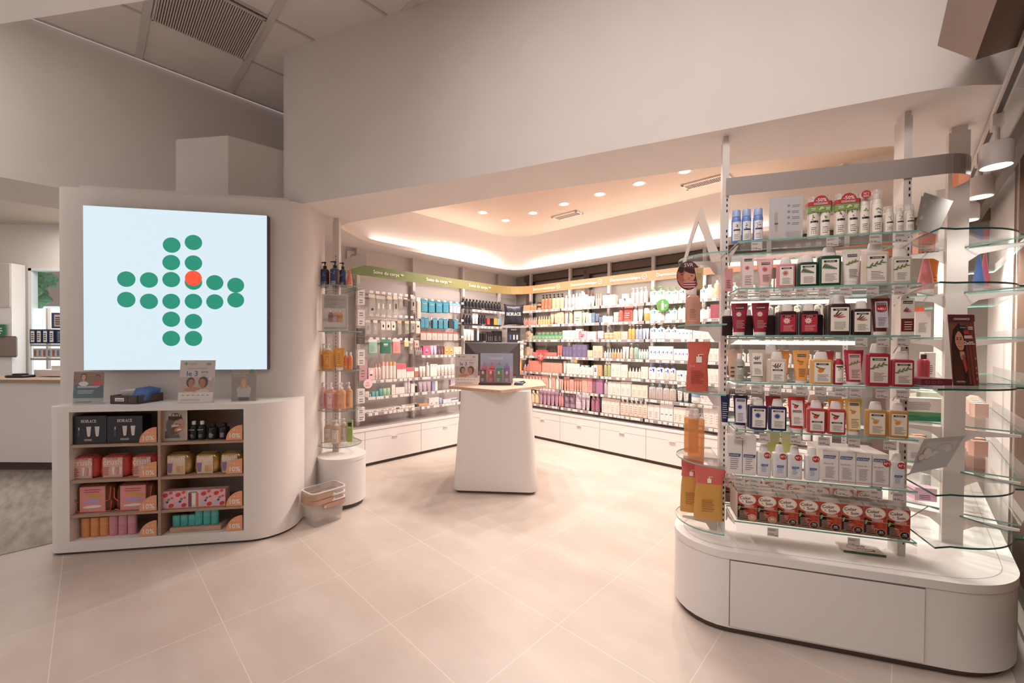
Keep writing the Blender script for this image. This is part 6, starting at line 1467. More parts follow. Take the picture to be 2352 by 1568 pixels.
for i, (a, b, yt) in enumerate(((158, 224, 1049), (225, 295, 1047), (296, 358, 1046))):
    w_ = ('left', 'middle', 'right')[i]
    r, mb, w, h = bag(1, a, b, yt, noise_mat_cached('coral_quilt', '#c2403f', '#d2524d'), '#e3b5a8', 'coral red quilted toiletry bag with pink printed sleeve, %s one' % w_, ('#c98576',))
    mb.pt('crush', -w*.0, h*.60, h*.36, C('#f3ebe3'), 2, bold=.03, maxw=w*.66); mb.pt('MY PINK', 0, h*.84, h*.12, C('#b94a45'), 2, maxw=w*.5)
    for u, c_ in ((-.02, '#efe2dc'), (.10, '#d99a93'), (.22, '#e8cfc6')): mb.pp([(w*u, h*.5), (w*u + w*.10, h*.5), (w*u + w*.08, h*.12), (w*u + w*.02, h*.12)], C(c_), 2)
    mb.lines(-w*.33, -w*.10, h*.12, h*.52, 5, C('#b5605a'), 2); mb.build('printed_sleeve', r, smooth=0)
GOLD = C('#c9ab6c', .28, .75, name='gold_foil')
for i, (a, b, yt) in enumerate(((374, 437, 1043), (443, 500, 1042), (501, 556, 1040))):
    w_ = ('left', 'middle', 'right')[i]
    r, mb, w, h = bag(1, a, b, yt, GOLD, '#e5cdb4', 'gold foil toiletry bag with beige printed sleeve, %s one' % w_, ('#cba869',))
    mb.pt('crush', 0, h*.64, h*.34, C('#f6efe3'), 2, bold=.03, maxw=w*.66); mb.pt('MY PERFECT', 0, h*.86, h*.10, C('#b98f55'), 2, maxw=w*.5)
    mb.pp([(-w*.33, h*.56), (-w*.12, h*.56), (-w*.16, h*.1), (-w*.29, h*.1)], C('#9278a8'), 2)
    for u, c_ in ((.0, '#d9a37c'), (.14, '#e0b48c')): mb.pr(w*u, h*.1, w*u + w*.12, h*.42, C(c_), 2)
    mb.build('printed_sleeve', r, smooth=0)
def plaid():
    m = bpy.data.materials.new('olive_plaid'); m.use_nodes = True; nt = m.node_tree; N = nt.nodes; L = nt.links; b = N['Principled BSDF']; b.inputs['Roughness'].default_value = .8
    tc = N.new('ShaderNodeTexCoord'); w1 = N.new('ShaderNodeTexWave'); w1.inputs['Scale'].default_value = 14; w1.bands_direction = 'X'
    w2 = N.new('ShaderNodeTexWave'); w2.inputs['Scale'].default_value = 14; w2.bands_direction = 'Z'; mx = N.new('ShaderNodeMix'); mx.data_type = 'RGBA'
    ad = N.new('ShaderNodeMath'); ad.operation = 'MULTIPLY'
    L.new(tc.outputs['Object'], w1.inputs[0]); L.new(tc.outputs['Object'], w2.inputs[0]); L.new(w1.outputs['Fac'], ad.inputs[0]); L.new(w2.outputs['Fac'], ad.inputs[1]); L.new(ad.outputs[0], mx.inputs[0])
    mx.inputs[6].default_value = (lin(110), lin(84), lin(44), 1); mx.inputs[7].default_value = (lin(150), lin(70), lin(52), 1); L.new(mx.outputs[2], b.inputs['Base Color']); return m
PLD = plaid()
for i, (a, b, yt) in enumerate(((168, 259, 1113), (261, 352, 1110))):
    w_ = ('left', 'right')[i]
    r, mb, w, h = bag(2, a, b, yt, PLD, '#e59a98', 'olive and brown plaid toiletry bag with coral trim and pink sleeve, %s one' % w_, ('#cf6f78',))
    mb.lines(-w*.2, w*.22, h*.72, h*.88, 2, C('#c9525e'), 2, .4, .2)
    mb.pe(w*.05, h*.60, w*.24, h*.06, C('#d9a24f'), 2, -.12); mb.pe(0, h*.40, w*.22, h*.07, C('#b9a5cf'), 2, .1); mb.pe(0, h*.2, w*.24, h*.05, C('#ece6da'), 2, .05)
    mb.build('printed_sleeve', r, smooth=0)
    mb = MB(); pth = [(-w*.48, -.052, h*.88), (-w*.47, -.054, h*.5), (-w*.40, -.056, h*.40), (-w*.36, -.056, h*.38)]; mb.tube(pth, .004, C('#d9604f', .6), 6)
    mb.tube([(w*.34, -.056, h*.38), (w*.44, -.056, h*.44), (w*.47, -.054, h*.9)], .004, C('#d9604f', .6), 6); mb.tube([(-w*.46, -.05, h*.05), (-w*.3, -.053, h*.01), (w*.45, -.052, h*.02), (w*.47, -.05, h*.4)], .004, C('#d9604f', .6), 6); mb.build('trim', r)
# orange and pink sticks, teal sticks on a riser
for i, a in enumerate((183, 204.5, 226)): D_(3, a, a + 21, 1201 - i*2, 1, 'stick', ('#e69a5c', '#e8a265'), 'orange deodorant stick, %s of three in the lower left niche' % ('first', 'second', 'third')[i], lab=dict(n=3, ink='#f3c79c', z0=.1, z1=.4), yf=.06, hv=.145)
for i, a in enumerate((247.5, 269, 290.5)): D_(3, a, a + 21, 1197 - i*2, 1, 'stick', ('#d793a0', '#dd9daa'), 'pink deodorant stick, %s of three in the lower left niche' % ('first', 'second', 'third')[i], lab=dict(n=3, ink='#f0c6cc', z0=.1, z1=.4), yf=.06, hv=.15)
x0, _ = FC.at(390, 1220, .04); x1, _ = FC.at(507, 1215, .04); mb = MB(); mb.box(x0, x1, .04, .15, ZC[3] + .001, ZC[3] + .036, WOODT)
mb.face((x0, .0395, ZC[3]), (1, 0, 0), (0, 0, 1), (0, -1, 0), .0005); mb.lines(.07, .25, .012, .024, 1, C('#a8866c'), 1); simple('wooden_riser', 'small light wooden riser under the teal sticks', 'riser', mb, loc=FC.w(0, 0), rz=FC.ang)
for i, a in enumerate((394, 412.5, 430.5)): row(FC, .06, ZC[3] + .037, a, a + 18, 1199, 1, 'stick', ('#4fb5b0', '#62c2bb'), 'short teal stick, %s of three on the wooden riser' % ('first', 'second', 'third')[i], dict(n=3, ink='#a6dcd6', z0=.1, z1=.4), hero=True, hv=.088)
for i, a in enumerate((446, 464.5, 482.5)): row(FC, .06, ZC[3] + .037, a, a + 18, 1184, 1, 'stick', ('#4fb5b0', '#62c2bb'), 'tall teal stick, %s of three on the wooden riser' % ('first', 'second', 'third')[i], dict(n=3, ink='#a6dcd6', z0=.1, z1=.4), hero=True, hv=.125)
# floral gift boxes
for i in range(5):
    a = 371 + i*29.3
    r = D_(2, a, a + 29.3, 1122, 1, 'box', ('#e9b9c0' if i != 2 else '#ddd3d2', WC), ('pink gift box with red poppies, %s of the row' % ('first', 'second', 'third', 'fourth', 'last')[i]) if i != 2 else 'pale gift box with two printed tubes in the middle of the poppy boxes', lab=dict(s='plain', n=0), d=.07, gap=.99, hv=.135)[0]
    mb = MB(); mb.face((0, -.0355, 0), (1, 0, 0), (0, 0, 1), (0, -1, 0), .0006)
    if i == 2:
        mb.pr(-.036, .005, -.014, .115, C('#8d4a5c'), 1); mb.pp([(-.010, .11), (.016, .11), (.011, .02), (-.006, .02)], PAPER, 1); mb.pr(.018, .005, .036, .115, C('#d9736a'), 1); mb.lines(-.03, .03, .118, .128, 1, INK, 1)
    else:
        for u, v, ru, c_ in ((-.018, .105, .020, '#d23f3c'), (.02, .122, .014, '#d8564d'), (.005, .07, .012, '#7c8aa0'), (-.02, .035, .018, '#c9c0d9'), (.022, .022, .019, '#d23f3c'), (-.005, .05, .010, '#3c3c52'), (.028, .08, .010, '#d8564d')): mb.pe(u, v, ru, ru*.8, C(c_), 1, .5, 12)
        mb.pt('NUXE' if False else '', 0, 0, .01, INK)
    mb.build('print', r, smooth=0)
def d_man(mb, w, h):
    mb.pr(-w*.5, 0, w*.5, h, C('#d9c3b0'), 0); mb.pr(-w*.42, h*.09, w*.42, h*.93, C('#c9b6a8'), 1); K = C('#c48e70'); H = C('#3a2a24')
    mb.pe(-w*.02, h*.55, w*.34, h*.34, H, 2, -.3, 18); mb.pp([(-w*.42, h*.09), (-w*.42, h*.3), (-w*.2, h*.42), (w*.1, h*.3), (w*.2, h*.09)], H, 3)
    mb.pe(w*.12, h*.46, w*.24, h*.27, K, 4, -.35, 20); mb.pe(w*.0, h*.34, w*.22, h*.12, C('#6e4c3c'), 5, .3, 14); mb.pe(w*.10, h*.36, w*.13, h*.07, K, 6, .3)
    mb.pe(w*.17, h*.365, w*.10, h*.022, PAPER, 7, .25, 10); mb.pe(w*.2, h*.53, w*.045, h*.012, INK, 7, -.2, 8); mb.pe(w*.06, h*.55, w*.045, h*.012, INK, 7, -.2, 8); mb.pe(w*.26, h*.45, w*.05, h*.035, C('#b57d60'), 7)
    mb.pe(0, h*.78, w*.28, h*.12, H, 6, .1, 16); serif(mb, 'HORACE', 0, h*.80, h*.075, PAPER, 8, w*.55); mb.lines(-w*.15, w*.2, h*.46, h*.53, 2, PAPER, 8)
holder(FC, .035, 374, 430, 942, ZC[0], 'white framed photo of a smiling dark-haired man in the top right niche of the counter', d_man, name='photo_frame', cat='photo frame', bgc='#efe9e4')
for i, a in enumerate((431, 450.5)): D_(0, a, a + 19, 966, 1, 'round', ('#1f2826', WC), 'black shower bottle with white cap, %s one beside the photo frame' % ('left', 'right')[i], lab=dict(bg='#1f2826', t='HORACE', ts=.09, tz=.85, n=5, ink='#c9c4c0', z0=.1, z1=.6), yf=.05, hv=.148)
for i, a in enumerate((472.5, 498)): D_(0, a, a + 24, 975, 1, 'round', ('#1b191c', '#232024'), 'black deodorant tin with white text, %s one in the top right niche' % ('left', 'right')[i], lab=dict(n=7, ink='#d9d4d0', z0=.08, z1=.7), yf=.05, hv=.125)
# on top of the counter
ZT = 1.111
def d_blue(mb, w, h):
    mb.pr(-w/2, h*.18, w/2, h*.58, C('#2f7f94'), 1); mb.pr(-w/2, h*.58, w/2, h*.99, C('#b98f78'), 1); mb.pr(-w/2, 0, w/2, h*.18, PAPER, 1)
    for k in range(4): mb.pr(-w/2, h*(.64 + .09*k), w/2, h*(.67 + .09*k), C('#8f6f60'), 2)
    face(mb, -w*.17, h*.82, w*.12, '#d9a98c', '#2e201d', 3); mb.pe(-w*.17, h*.62, w*.16, h*.07, PAPER, 3); mb.pe(w*.3, h*.82, w*.09, h*.09, C('#1f2c44'), 3); mb.pe(w*.3, h*.80, w*.07, h*.07, C('#9c6248'), 4); mb.pe(w*.3, h*.64, w*.18, h*.09, C('#c9452c'), 3)
    mb.lines(-w*.36, w*.38, h*.50, h*.56, 2, PAPER, 2, .6, .1); mb.lines(-w*.36, w*.3, h*.32, h*.44, 3, C('#b9d6dc'), 2)
    mb.pt('PJ-F', -w*.33, h*.05, h*.07, C('#2f5a8c'), 2) if False else mb.lines(-w*.42, w*.4, h*.05, h*.11, 1, C('#6b7a8c'), 2)
holder(FC, .12, 166, 236, 853, ZT, 'flyer holder with blue band and a photo of two women, left on the counter', d_blue, lean=.06, name='flyer_holder', bgc='#e9e4e0')
def d_3eme(mb, w, h):
    mb.pr(-w*.49, 0, w*.49, h*.995, C('#ebe4e0'), 1)
    mb.pr(-w*.40, h*.905, -w*.26, h*.92, C('#3d8d62'), 2); mb.pr(-w*.345, h*.875, -w*.315, h*.95, C('#3d8d62'), 2); mb.lines(-w*.22, 0, h*.89, h*.94, 2, C('#8d8a8c'), 2); mb.lines(w*.25, w*.4, h*.885, h*.94, 2, C('#6c6f9c'), 2, .6)
    NB = C('#3a3c74'); mb.pt('Pour 2 produits achetés', 0, h*.79, h*.042, NB, 2, bold=.01, maxw=w*.78)
    mb.pt('le 3', -w*.14, h*.625, h*.17, C('#3d4f96'), 2, bold=.04, maxw=w*.42); mb.pt('ème', w*.21, h*.695, h*.085, NB, 2, bold=.035, maxw=w*.24); mb.pt('OFFERT !*', w*.21, h*.635, h*.035, C('#3d4f96'), 2, maxw=w*.24)
    mb.pr(-w*.49, h*.24, w*.49, h*.60, C('#cdbbb1'), 2); mb.pe(w*.38, h*.56, w*.05, w*.05, PAPER, 3)
    K = '#bb876e'; face(mb, -w*.16, h*.46, w*.14, K, '#33211c', 3, m=False, turn=1); face(mb, w*.17, h*.46, w*.16, '#b98068', '#2c1d1a', 3, m=False, turn=-1)
    mb.pe(-w*.12, h*.31, w*.24, h*.05, C('#c28f76'), 6, .1); mb.pe(w*.18, h*.27, w*.2, h*.05, C('#d9cdc6'), 5); mb.pe(-w*.2, h*.27, w*.14, h*.04, C('#d9cdc6'), 5)
    for u in (-.10, .08): mb.pe(w*u, h*.46, w*.025, h*.006, INK, 7)
    mb.pr(-w*.49, 0, w*.49, h*.24, C('#ebe4e0'), 8); 
    for k in range(6): mb.pr(-w*.4 + k*w*.14, h*.165, -w*.32 + k*w*.14, h*.178, C('#7c7a7e'), 9)
    mb.lines(-w*.4, w*.35, h*.05, h*.09, 2, C('#b5aeab'), 9)
holder(FC, .10, 407, 489, 827, ZT, 'clear poster stand reading le 3eme with a mother and child, on the white counter', d_3eme, lean=.12, name='poster_stand', bgc='#ebe4e0')
def d_girl(mb, w, h):
    mb.pr(-w*.5, 0, w*.5, h, C('#9d8d80'), 0); mb.pe(w*.32, h*.95, w*.11, w*.1, C('#3d8d62'), 2, n=14); mb.pt('Devenez membre', -w*.44, h*.87, h*.062, PAPER, 2, 'l', maxw=w*.68); mb.pt('Santé Mieux-Être', -w*.44, h*.79, h*.062, PAPER, 2, 'l', maxw=w*.68)
    mb.pp([(-w*.24, h*.08), (-w*.3, h*.4), (-w*.12, h*.5), (w*.16, h*.5), (w*.3, h*.4), (w*.22, h*.08)], C('#c9c4c2'), 3); mb.pp([(-w*.2, h*.01), (w*.2, h*.01), (w*.22, h*.12), (-w*.24, h*.12)], C('#4a4a52'), 4)
    face(mb, 0, h*.60, w*.15, '#dcb294', '#c9a06c', 4, long=1.9)
holder(FC, .16, 531, 588, 850, ZT, 'taupe flyer in a clear stand showing a blond woman, right on the counter', d_girl, lean=.03, name='flyer_stand', bgc='#9d8d80')
x0, _ = FC.at(258, 915, .12); x1, _ = FC.at(333, 915, .12)
r = empty('sample_tray', FC.w((x0+x1)/2, .20, ZT), FC.ang - .22, 'open dark wooden sample tray with sachets on the counter top', 'tray'); w = (x1-x0)/2; DW = noise_mat('dark_wood', '#4a3f38', '#5d5048', 12, .6, (1, 1, 10))
mb = MB()
mb.box(-w, w, -.10, .12, 0, .006, DW); mb.box(-w, w, -.10, -.092, 0, .065, DW); mb.box(-w, w, .112, .12, 0, .065, DW); mb.box(-w, -w+.008, -.1, .12, 0, .065, DW); mb.box(w-.008, w, -.1, .12, 0, .065, DW); mb.box(w*.25, w*.25 + .006, -.1, .12, 0, .06, DW); mb.build('tray', r)
mb = MB(); mb.face((-w*.65, -.1005, .02), (1, 0, 0), (0, 0, 1), (0, -1, 0), .0006); mb.pr(0, 0, .075, .026, PAPER, 1); mb.lines(.008, .066, .008, .018, 1, INK, 2); mb.build('name_plate', r)
for i in range(5):
    mb = MB(); mb.box(-.045, .045, -.003, .003, -.03, .05, C('#e3ddd8', .5)); o = mb.build('sachet', loc=FC.w((x0+x1)/2 - .02 + i*.004, .15 + i*.035, ZT + .055), rz=FC.ang + .06); o.rotation_euler.x = .3; tag(o, '%s white paper sachet standing in the dark tray' % ('front', 'second', 'third', 'fourth', 'rearmost')[i], 'sachet', 'white sachets in the tray')
for i in range(8):
    mb = MB(); mb.loft([sup(z, .045, .004, 4, 12) for z in (-.035, 0, .03)] + [sup(.05, .042, .001, 4, 12)], see_through('blue_foil_%d' % i, (.75, .85, .97), op=.6, opcol=(.18, .32, .72), rough=.1) if i == 0 else BLF); 
    if i == 0: BLF = mb.mats[0]
    o = mb.build('foil_sachet', loc=FC.w((x0+x1)/2 + w*.66, .13 + i*.02, ZT + .065), rz=FC.ang + .3); o.rotation_euler.x = -.25; o.rotation_euler.y = .25; tag(o, '%s shiny blue foil sachet standing in the dark tray' % ('front', 'second', 'third', 'fourth', 'fifth', 'sixth', 'seventh', 'rearmost')[i], 'sachet', 'blue foil sachets in the tray')
# ---- totem goods
ZTT = 1.126
TF = Frame(FT.w(0, 0).xy, FT.ang)
def TD(px, py): p = onz(px, py, ZTT); return TF.loc(p.xy)
tx0, ty0 = TD(1100, 884)
holder(TF, ty0 - .03, 1045, 1098, 813, ZTT, 'clear poster stand reading le 3eme on the wooden pedestal top', d_3eme, lean=.03, name='poster_stand', bgc='#d6ccc7')
cx_, cy_ = TD(1138, 884); a0, _ = TF.at(1099, 870, cy_); a1, _ = TF.at(1174, 870, cy_); w = a1 - a0
r = empty('perfume_display', TF.w((a0+a1)/2, cy_ + .02, ZTT), TF.ang, 'counter display of four coloured perfume bottles with a pale blue back card', 'display')
mb = MB(); mb.box(-w/2, w/2, -.02, .12, 0, .025, C('#4a444c', .4)); mb.build('tray', r)
_, ztp = TF.at(1137, 811, cy_ + .12); hb_ = ztp - ZTT; mb = MB(); mb.box(-w/2, w/2 + .01, .125, .130, 0, hb_, C('#a9b6cf', .5))
mb.face((0, .1245, 0), (1, 0, 0), (0, 0, 1), (0, -1, 0), .0008); mb.pr(-w/2, 0, w/2 + .01, hb_*.55, C('#c9c3cc', .5), 1); mb.pt('CAUDALIE', 0, hb_*.80, hb_*.10, PAPER, 2, maxw=w*.52)
for k, c_ in enumerate(('#d98a9c', '#ea8f92', '#8fc9b9', '#a893c4')):
    u = -w*.37 + k*w*.235; mb.pe(u, hb_*.50, w*.10, hb_*.12, C(c_), 2, n=14); mb.pr(u - w*.10, hb_*.30, u + w*.10, hb_*.50, C(c_), 2); mb.pr(u - w*.03, hb_*.61, u + w*.03, hb_*.69, C('#b98f84'), 3)
mb.build('back_card', r, smooth=0)
mb = MB(); mb.box(-w/2 + .002, w/2 - .002, -.018, -.015, .025, .16, ACRYL); mb.build('clear_front', r)
for k, (c_, w_) in enumerate((('#5d2f4f', 'plum'), ('#d6505a', 'coral'), ('#2f7f68', 'green'), ('#6f4f9c', 'violet'))):
    q = product('box', w*.19, .145, .06, (c_, WC), dict(s='tag', n=3, ink='#e9dcd6', t=None), '%s perfume carton standing in the counter display on the pedestal' % w_, None, 'perfume_carton', 'box', True); q.location = TF.w((a0+a1)/2 - w*.37 + k*w*.245, cy_ + .035, ZTT + .0255); q.rotation_euler = (0, 0, TF.ang)
    mb = MB(); mb.face((0, -.0308, 0), (1, 0, 0), (0, 0, 1), (0, -1, 0), .0006); mb.pr(-w*.03, .10, w*.03, .135, C('#e3cfc9'), 1); mb.build('print', q)
mx0, my0 = TD(1128, 878); my0 += .22; b0_, _ = TF.at(1066, 830, my0); b1_, _ = TF.at(1194, 830, my0); _, mz1 = TF.at(1130, 786, my0); _, mz0 = TF.at(1130, 868, my0)
mon = empty('computer_monitor', TF.w((b0_+b1_)/2, my0, ZTT), TF.ang, 'dark computer monitor seen from behind on the pedestal', 'monitor'); w = b1_ - b0_; h = mz1 - ZTT
DG = C('#3a3638', .45, name='dark_plastic'); mb = MB(); mb.rbox(-w/2, w/2, .05, .075, .06, h, DG, .01); mb.build('screen_frame', mon)
mb = MB(); mb.loft([[(-w*.48, .05, .07), (w*.48, .05, .07), (w*.48, .05, h - .01), (-w*.48, .05, h - .01)], [(-w*.30, -.01, .12), (w*.30, -.01, .12), (w*.30, -.01, h*.72), (-w*.30, -.01, h*.72)]], C('#4b4648', .5)); 
mb.face((0, .012, h*.80), (1, 0, 0), (0, .06, .6), (0, -1, .3), .02)
mb.build('rear_shell', mon, smooth=0)
mb = MB(); 
for u in (-.26, .12): mb.box(w*u, w*u + w*.13, .030, .034, h*.83, h*.85, C('#8d8788', .5))
for k in range(9): mb.box(-w*.11 + k*w*.026, -w*.11 + k*w*.026 + w*.014, .028, .034, h*.86, h*.885, SLOT)
mb.build('rear_vents', mon)
mb = MB(); mb.box(-.04, .04, .0, .03, 0, .14, DG); mb.rbox(-.12, .12, -.08, .10, 0, .012, DG, .02); mb.build('stand', mon)
mp = TD(1191, 884); mb = MB(); mb.loft([sup(z, .055*k, .033*k, 2.3, 18) for z, k in ((0, .95), (.012, 1), (.028, .8), (.036, .4))], C('#4a5360', .5)); mb.tube([(.05, .01, .02), (.075, .02, .03), (.06, .045, .04), (.0, .04, .03), (-.05, .02, .014)], .008, C('#2c3138', .5), 8)
simple('barcode_scanner', 'dark handheld scanner lying on the wooden pedestal top', 'scanner', mb, loc=TF.w(mp[0], mp[1], ZTT), rz=TF.ang)
# ---- end cap goods
def EP(k, a, b, yt, kind, cols, text, lab=None, yf=-.10, dy=0, **kw):
    """end cap shelves: place by photo position on the plane through the round shelf, facing the camera"""
    fr = ECF
    return row(fr, yf, ECZ[k], a, b, yt, 1, kind, cols, text, lab, hero=True, dy=dy, **kw)
ECF = Frame(EC.w(.0, 0).xy, math.radians(8))
def sl(t, c='#efe6da', **k): return dict(bg=k.pop('bg', '#22314f'), t=t, tc=c, z0=.05, z1=.66, n=3, ink='#c9c0b5', **k)
BRB = C('#5a3226', .2, coat=.5)
for a, b, yt, yf, w_ in ((732.5, 754, 602, -.06, 'left'), (755, 778, 599, -.12, 'middle'), (777, 794, 604, -.05, 'right')):
    EP(0, a, b, yt, 'pump', (BRB, '#1a1719'), 'brown soap bottle with blue label and black pump, %s one on the top end shelf' % w_, dict(bg='#2f4577', z0=.04, z1=.66, lw=.46, art='#8ba3d6', n=3, ink='#e9e2d6'), yf=yf, hv=.255)
EP(0, 795, 809, 613, 'cone', ('#e0836b', '#efe6e0'), 'pointed coral tube with white cap on the top end shelf', dict(n=2, ink='#f3d9cc', z0=.2, z1=.5), yf=-.06, hv=.2)
def d_gel(mb, w, h):
    mb.pr(-w*.46, h*.05, w*.46, h*.97, PAPER, 1); mb.pr(-w*.42, h*.10, w*.42, h*.62, C('#ddd5d2'), 2)
    mb.pt('Gel douche 1L', 0, h*.83, h*.09, C('#d0755c'), 3, bold=.025, maxw=w*.78); mb.pt('7,90.-', 0, h*.70, h*.075, C('#d0755c'), 3, bold=.01, maxw=w*.34)
    mb.pe(-w*.28, h*.30, w*.2, h*.05, C('#b9b1af'), 3)
    for u, c_ in ((-.16, '#9c7f76'), (.02, '#d99a86'), (.20, '#e3a95f')): mb.pe(w*u, h*.43, w*.10, h*.09, C(c_), 4, n=14); mb.pr(w*(u - .10), h*.24, w*(u + .10), h*.43, C(c_), 4); mb.pr(w*(u - .015), h*.51, w*(u + .015), h*.57, PAPER, 5)
    mb.pr(w*(-.05), h*.26, w*.07, h*.40, C('#b9a3b9'), 5)
holder(ECF, -.16, 739, 799, 676, ECZ[1], 'clear sign reading Gel douche 1L 7,90.- on the second end shelf', d_gel, name='price_sign', bgc='#e6dfdb')
def clearbot(c, o): return see_through('tinted_bottle', c[0], op=o, opcol=c[1], rough=.08)
AMB = clearbot(((.98, .75, .45), (.82, .45, .15)), .5); PNK = clearbot(((.98, .80, .78), (.85, .48, .45)), .45); PCH = clearbot(((.98, .82, .62), (.88, .52, .30)), .45); CLR = clearbot(((.95, .88, .78), (.72, .52, .38)), .35)
for a, b, yt, yf, w_ in ((729, 750, 786, -.02, 'rear'), (738, 763, 782, -.10, 'front')):
    EP(2, a, b, yt, 'pump', (AMB, WC), 'orange gel shower bottle with lilac pattern, %s one on the third end shelf' % w_, dict(bg='#e0a554', z0=.05, z1=.58, lw=.40, art='#8d83bd', n=3, ink='#8a5a2c'), yf=yf, hv=.26)
EP(2, 765.5, 791.5, 797, 'tube', ('#e3a04c', '#efe3d6'), 'yellow orange tube standing on its cap on the third end shelf', dict(s='plain', bg='#e9b25a', lw=.2, z0=.2, z1=.9, n=6, ink='#8a6a3c'), yf=-.08, hv=.215)
for a, b, w_ in ((789, 799, 'left'), (799.5, 809, 'right')):
    EP(2, a, b, 806, 'round', ('#e38a5a', WC), 'small coral spray bottle with white cap, %s one on the third end shelf' % w_, dict(n=3, ink='#f3c9a9'), yf=-.06, hv=.175)
for a, b, yt, yf, c_, w_ in ((727, 749, 870, -.05, PNK, 'leftmost'), (744, 769.5, 870, -.12, PNK, 'second'), (770.5, 792, 869, -.12, PCH, 'third'), (791, 808, 868, -.05, PCH, 'rightmost')):
    EP(3, a, b, yt, 'pump', (c_, WC), '%s pink gel bottle with white pump on the fourth end shelf' % w_, dict(bg='#e3c5c9' if c_ is PNK else '#e0ab88', z0=.05, z1=.62, lw=.45, art='#a58fb9', n=3, ink='#b0665a'), yf=yf, hv=.26)
for a, b, yt, yf, w_ in ((741, 761, 950, -.04, 'left'), (758, 781, 952, -.12, 'middle'), (778, 797, 952, -.03, 'right')):
    EP(4, a, b, yt, 'pump', (CLR, WC), 'clear honey coloured soap bottle with white label, %s one on the lowest end shelf' % w_, dict(bg='#d9d0c8', z0=.05, z1=.60, lw=.34, art='#7f97ad', n=4, ink='#6b5f56'), yf=yf, hv=.235)
EP(4, 797, 809.5, 952, 'box', ('#9aae62', WC), 'green carton with black top at the right of the lowest end shelf', dict(s='tag', n=4, ink='#dfe6c2', blk='#26292a', z0=.6, z1=1.0, lw=.5), yf=-.03, hv=.22)
EP(4, 727, 741, 955, 'box', ('#6f6660', WC), 'dark grey item at the back left of the lowest end shelf', None, yf=.05, hv=.2)
# hanging papers and edge goods on the end unit side (seen edge-on)
for k, (y0, y1) in enumerate(((663, 700), (710, 748), (753, 790), (802, 838), (893, 925), (936, 966))):
    pr = FA.at(829, y0, 4.28); x0, z1_ = FA.at(822, y0, 4.30); x1, z0_ = FA.at(838, y1, 4.30)
    for j in range(2):
        mb = MB(); w = (x1-x0); h = (z1_-z0_)/2 - .003; mb.box(0, w, 0, .04, 0, h, PAPER if k != 2 else C('#6a6260')); mb.face((0, 0, 0), (1, 0, 0), (0, 0, 1), (0, -1, 0), .0008); mb.lines(w*.2, w*.8, h*.2, h*.8, 2, C('#8d8480'), 1)
        tag(mb.build('small_carton', loc=FA.w(x0, 4.30, z0_ + j*(h + .003)), rz=FA.ang), 'small white patterned carton, %s of the %s pair beside the round end unit' % (('lower', 'upper')[j], ('topmost', 'second', 'third', 'fourth', 'fifth', 'lowest')[k]), 'box', 'small cartons on the side shelves by the end unit')
# ================================================================== WALL GOODS
_used = {}
def uniq(t):
    _used[t] = _used.get(t, 0) + 1
    return t
SHN = ['top', 'second', 'third', 'fourth', 'fifth', 'sixth', 'lowest']
def bloom_mix(c, t=.26):  # mixes in a pale tint, bloom painted into the goods' colours
    if not isinstance(c, str): return c
    h = c.lstrip('#'); v = [int(h[i:i+2], 16) for i in (0, 2, 4)]
    if max(v) < 70: t *= .3
    return '#%02x%02x%02x' % tuple(int(a*(1-t) + b*t) for a, b in zip(v, (240, 222, 212)))
def B_(k, entries):
    for e in entries:
        a, b, yt, n, kind, cols, desc = e[:7]; lab = e[7] if len(e) > 7 else None; kw = e[8] if len(e) > 8 else {}
        if isinstance(cols, str): cols = (cols, WC)
        cols = tuple(bloom_mix(c) for c in cols)
        t = desc + ', %s skincare wall shelf' % SHN[k]
        row(FR, 5.315, BZ[k], a, b, yt, n, kind, cols, t, lab, group=t if n > 1 or kw.get('stack') else None, **kw)
def wl(c): return dict(s='wedge', tc=c, lw=.40, z0=.1, z1=.66, ink='#a9a39f')
PLN = dict(s='plain', n=4, lw=.36, z0=.1, z1=.7, ink='#a8948c')
PLW = dict(s='plain', n=4, lw=.36, z0=.1, z1=.75, ink='#c9aea5')
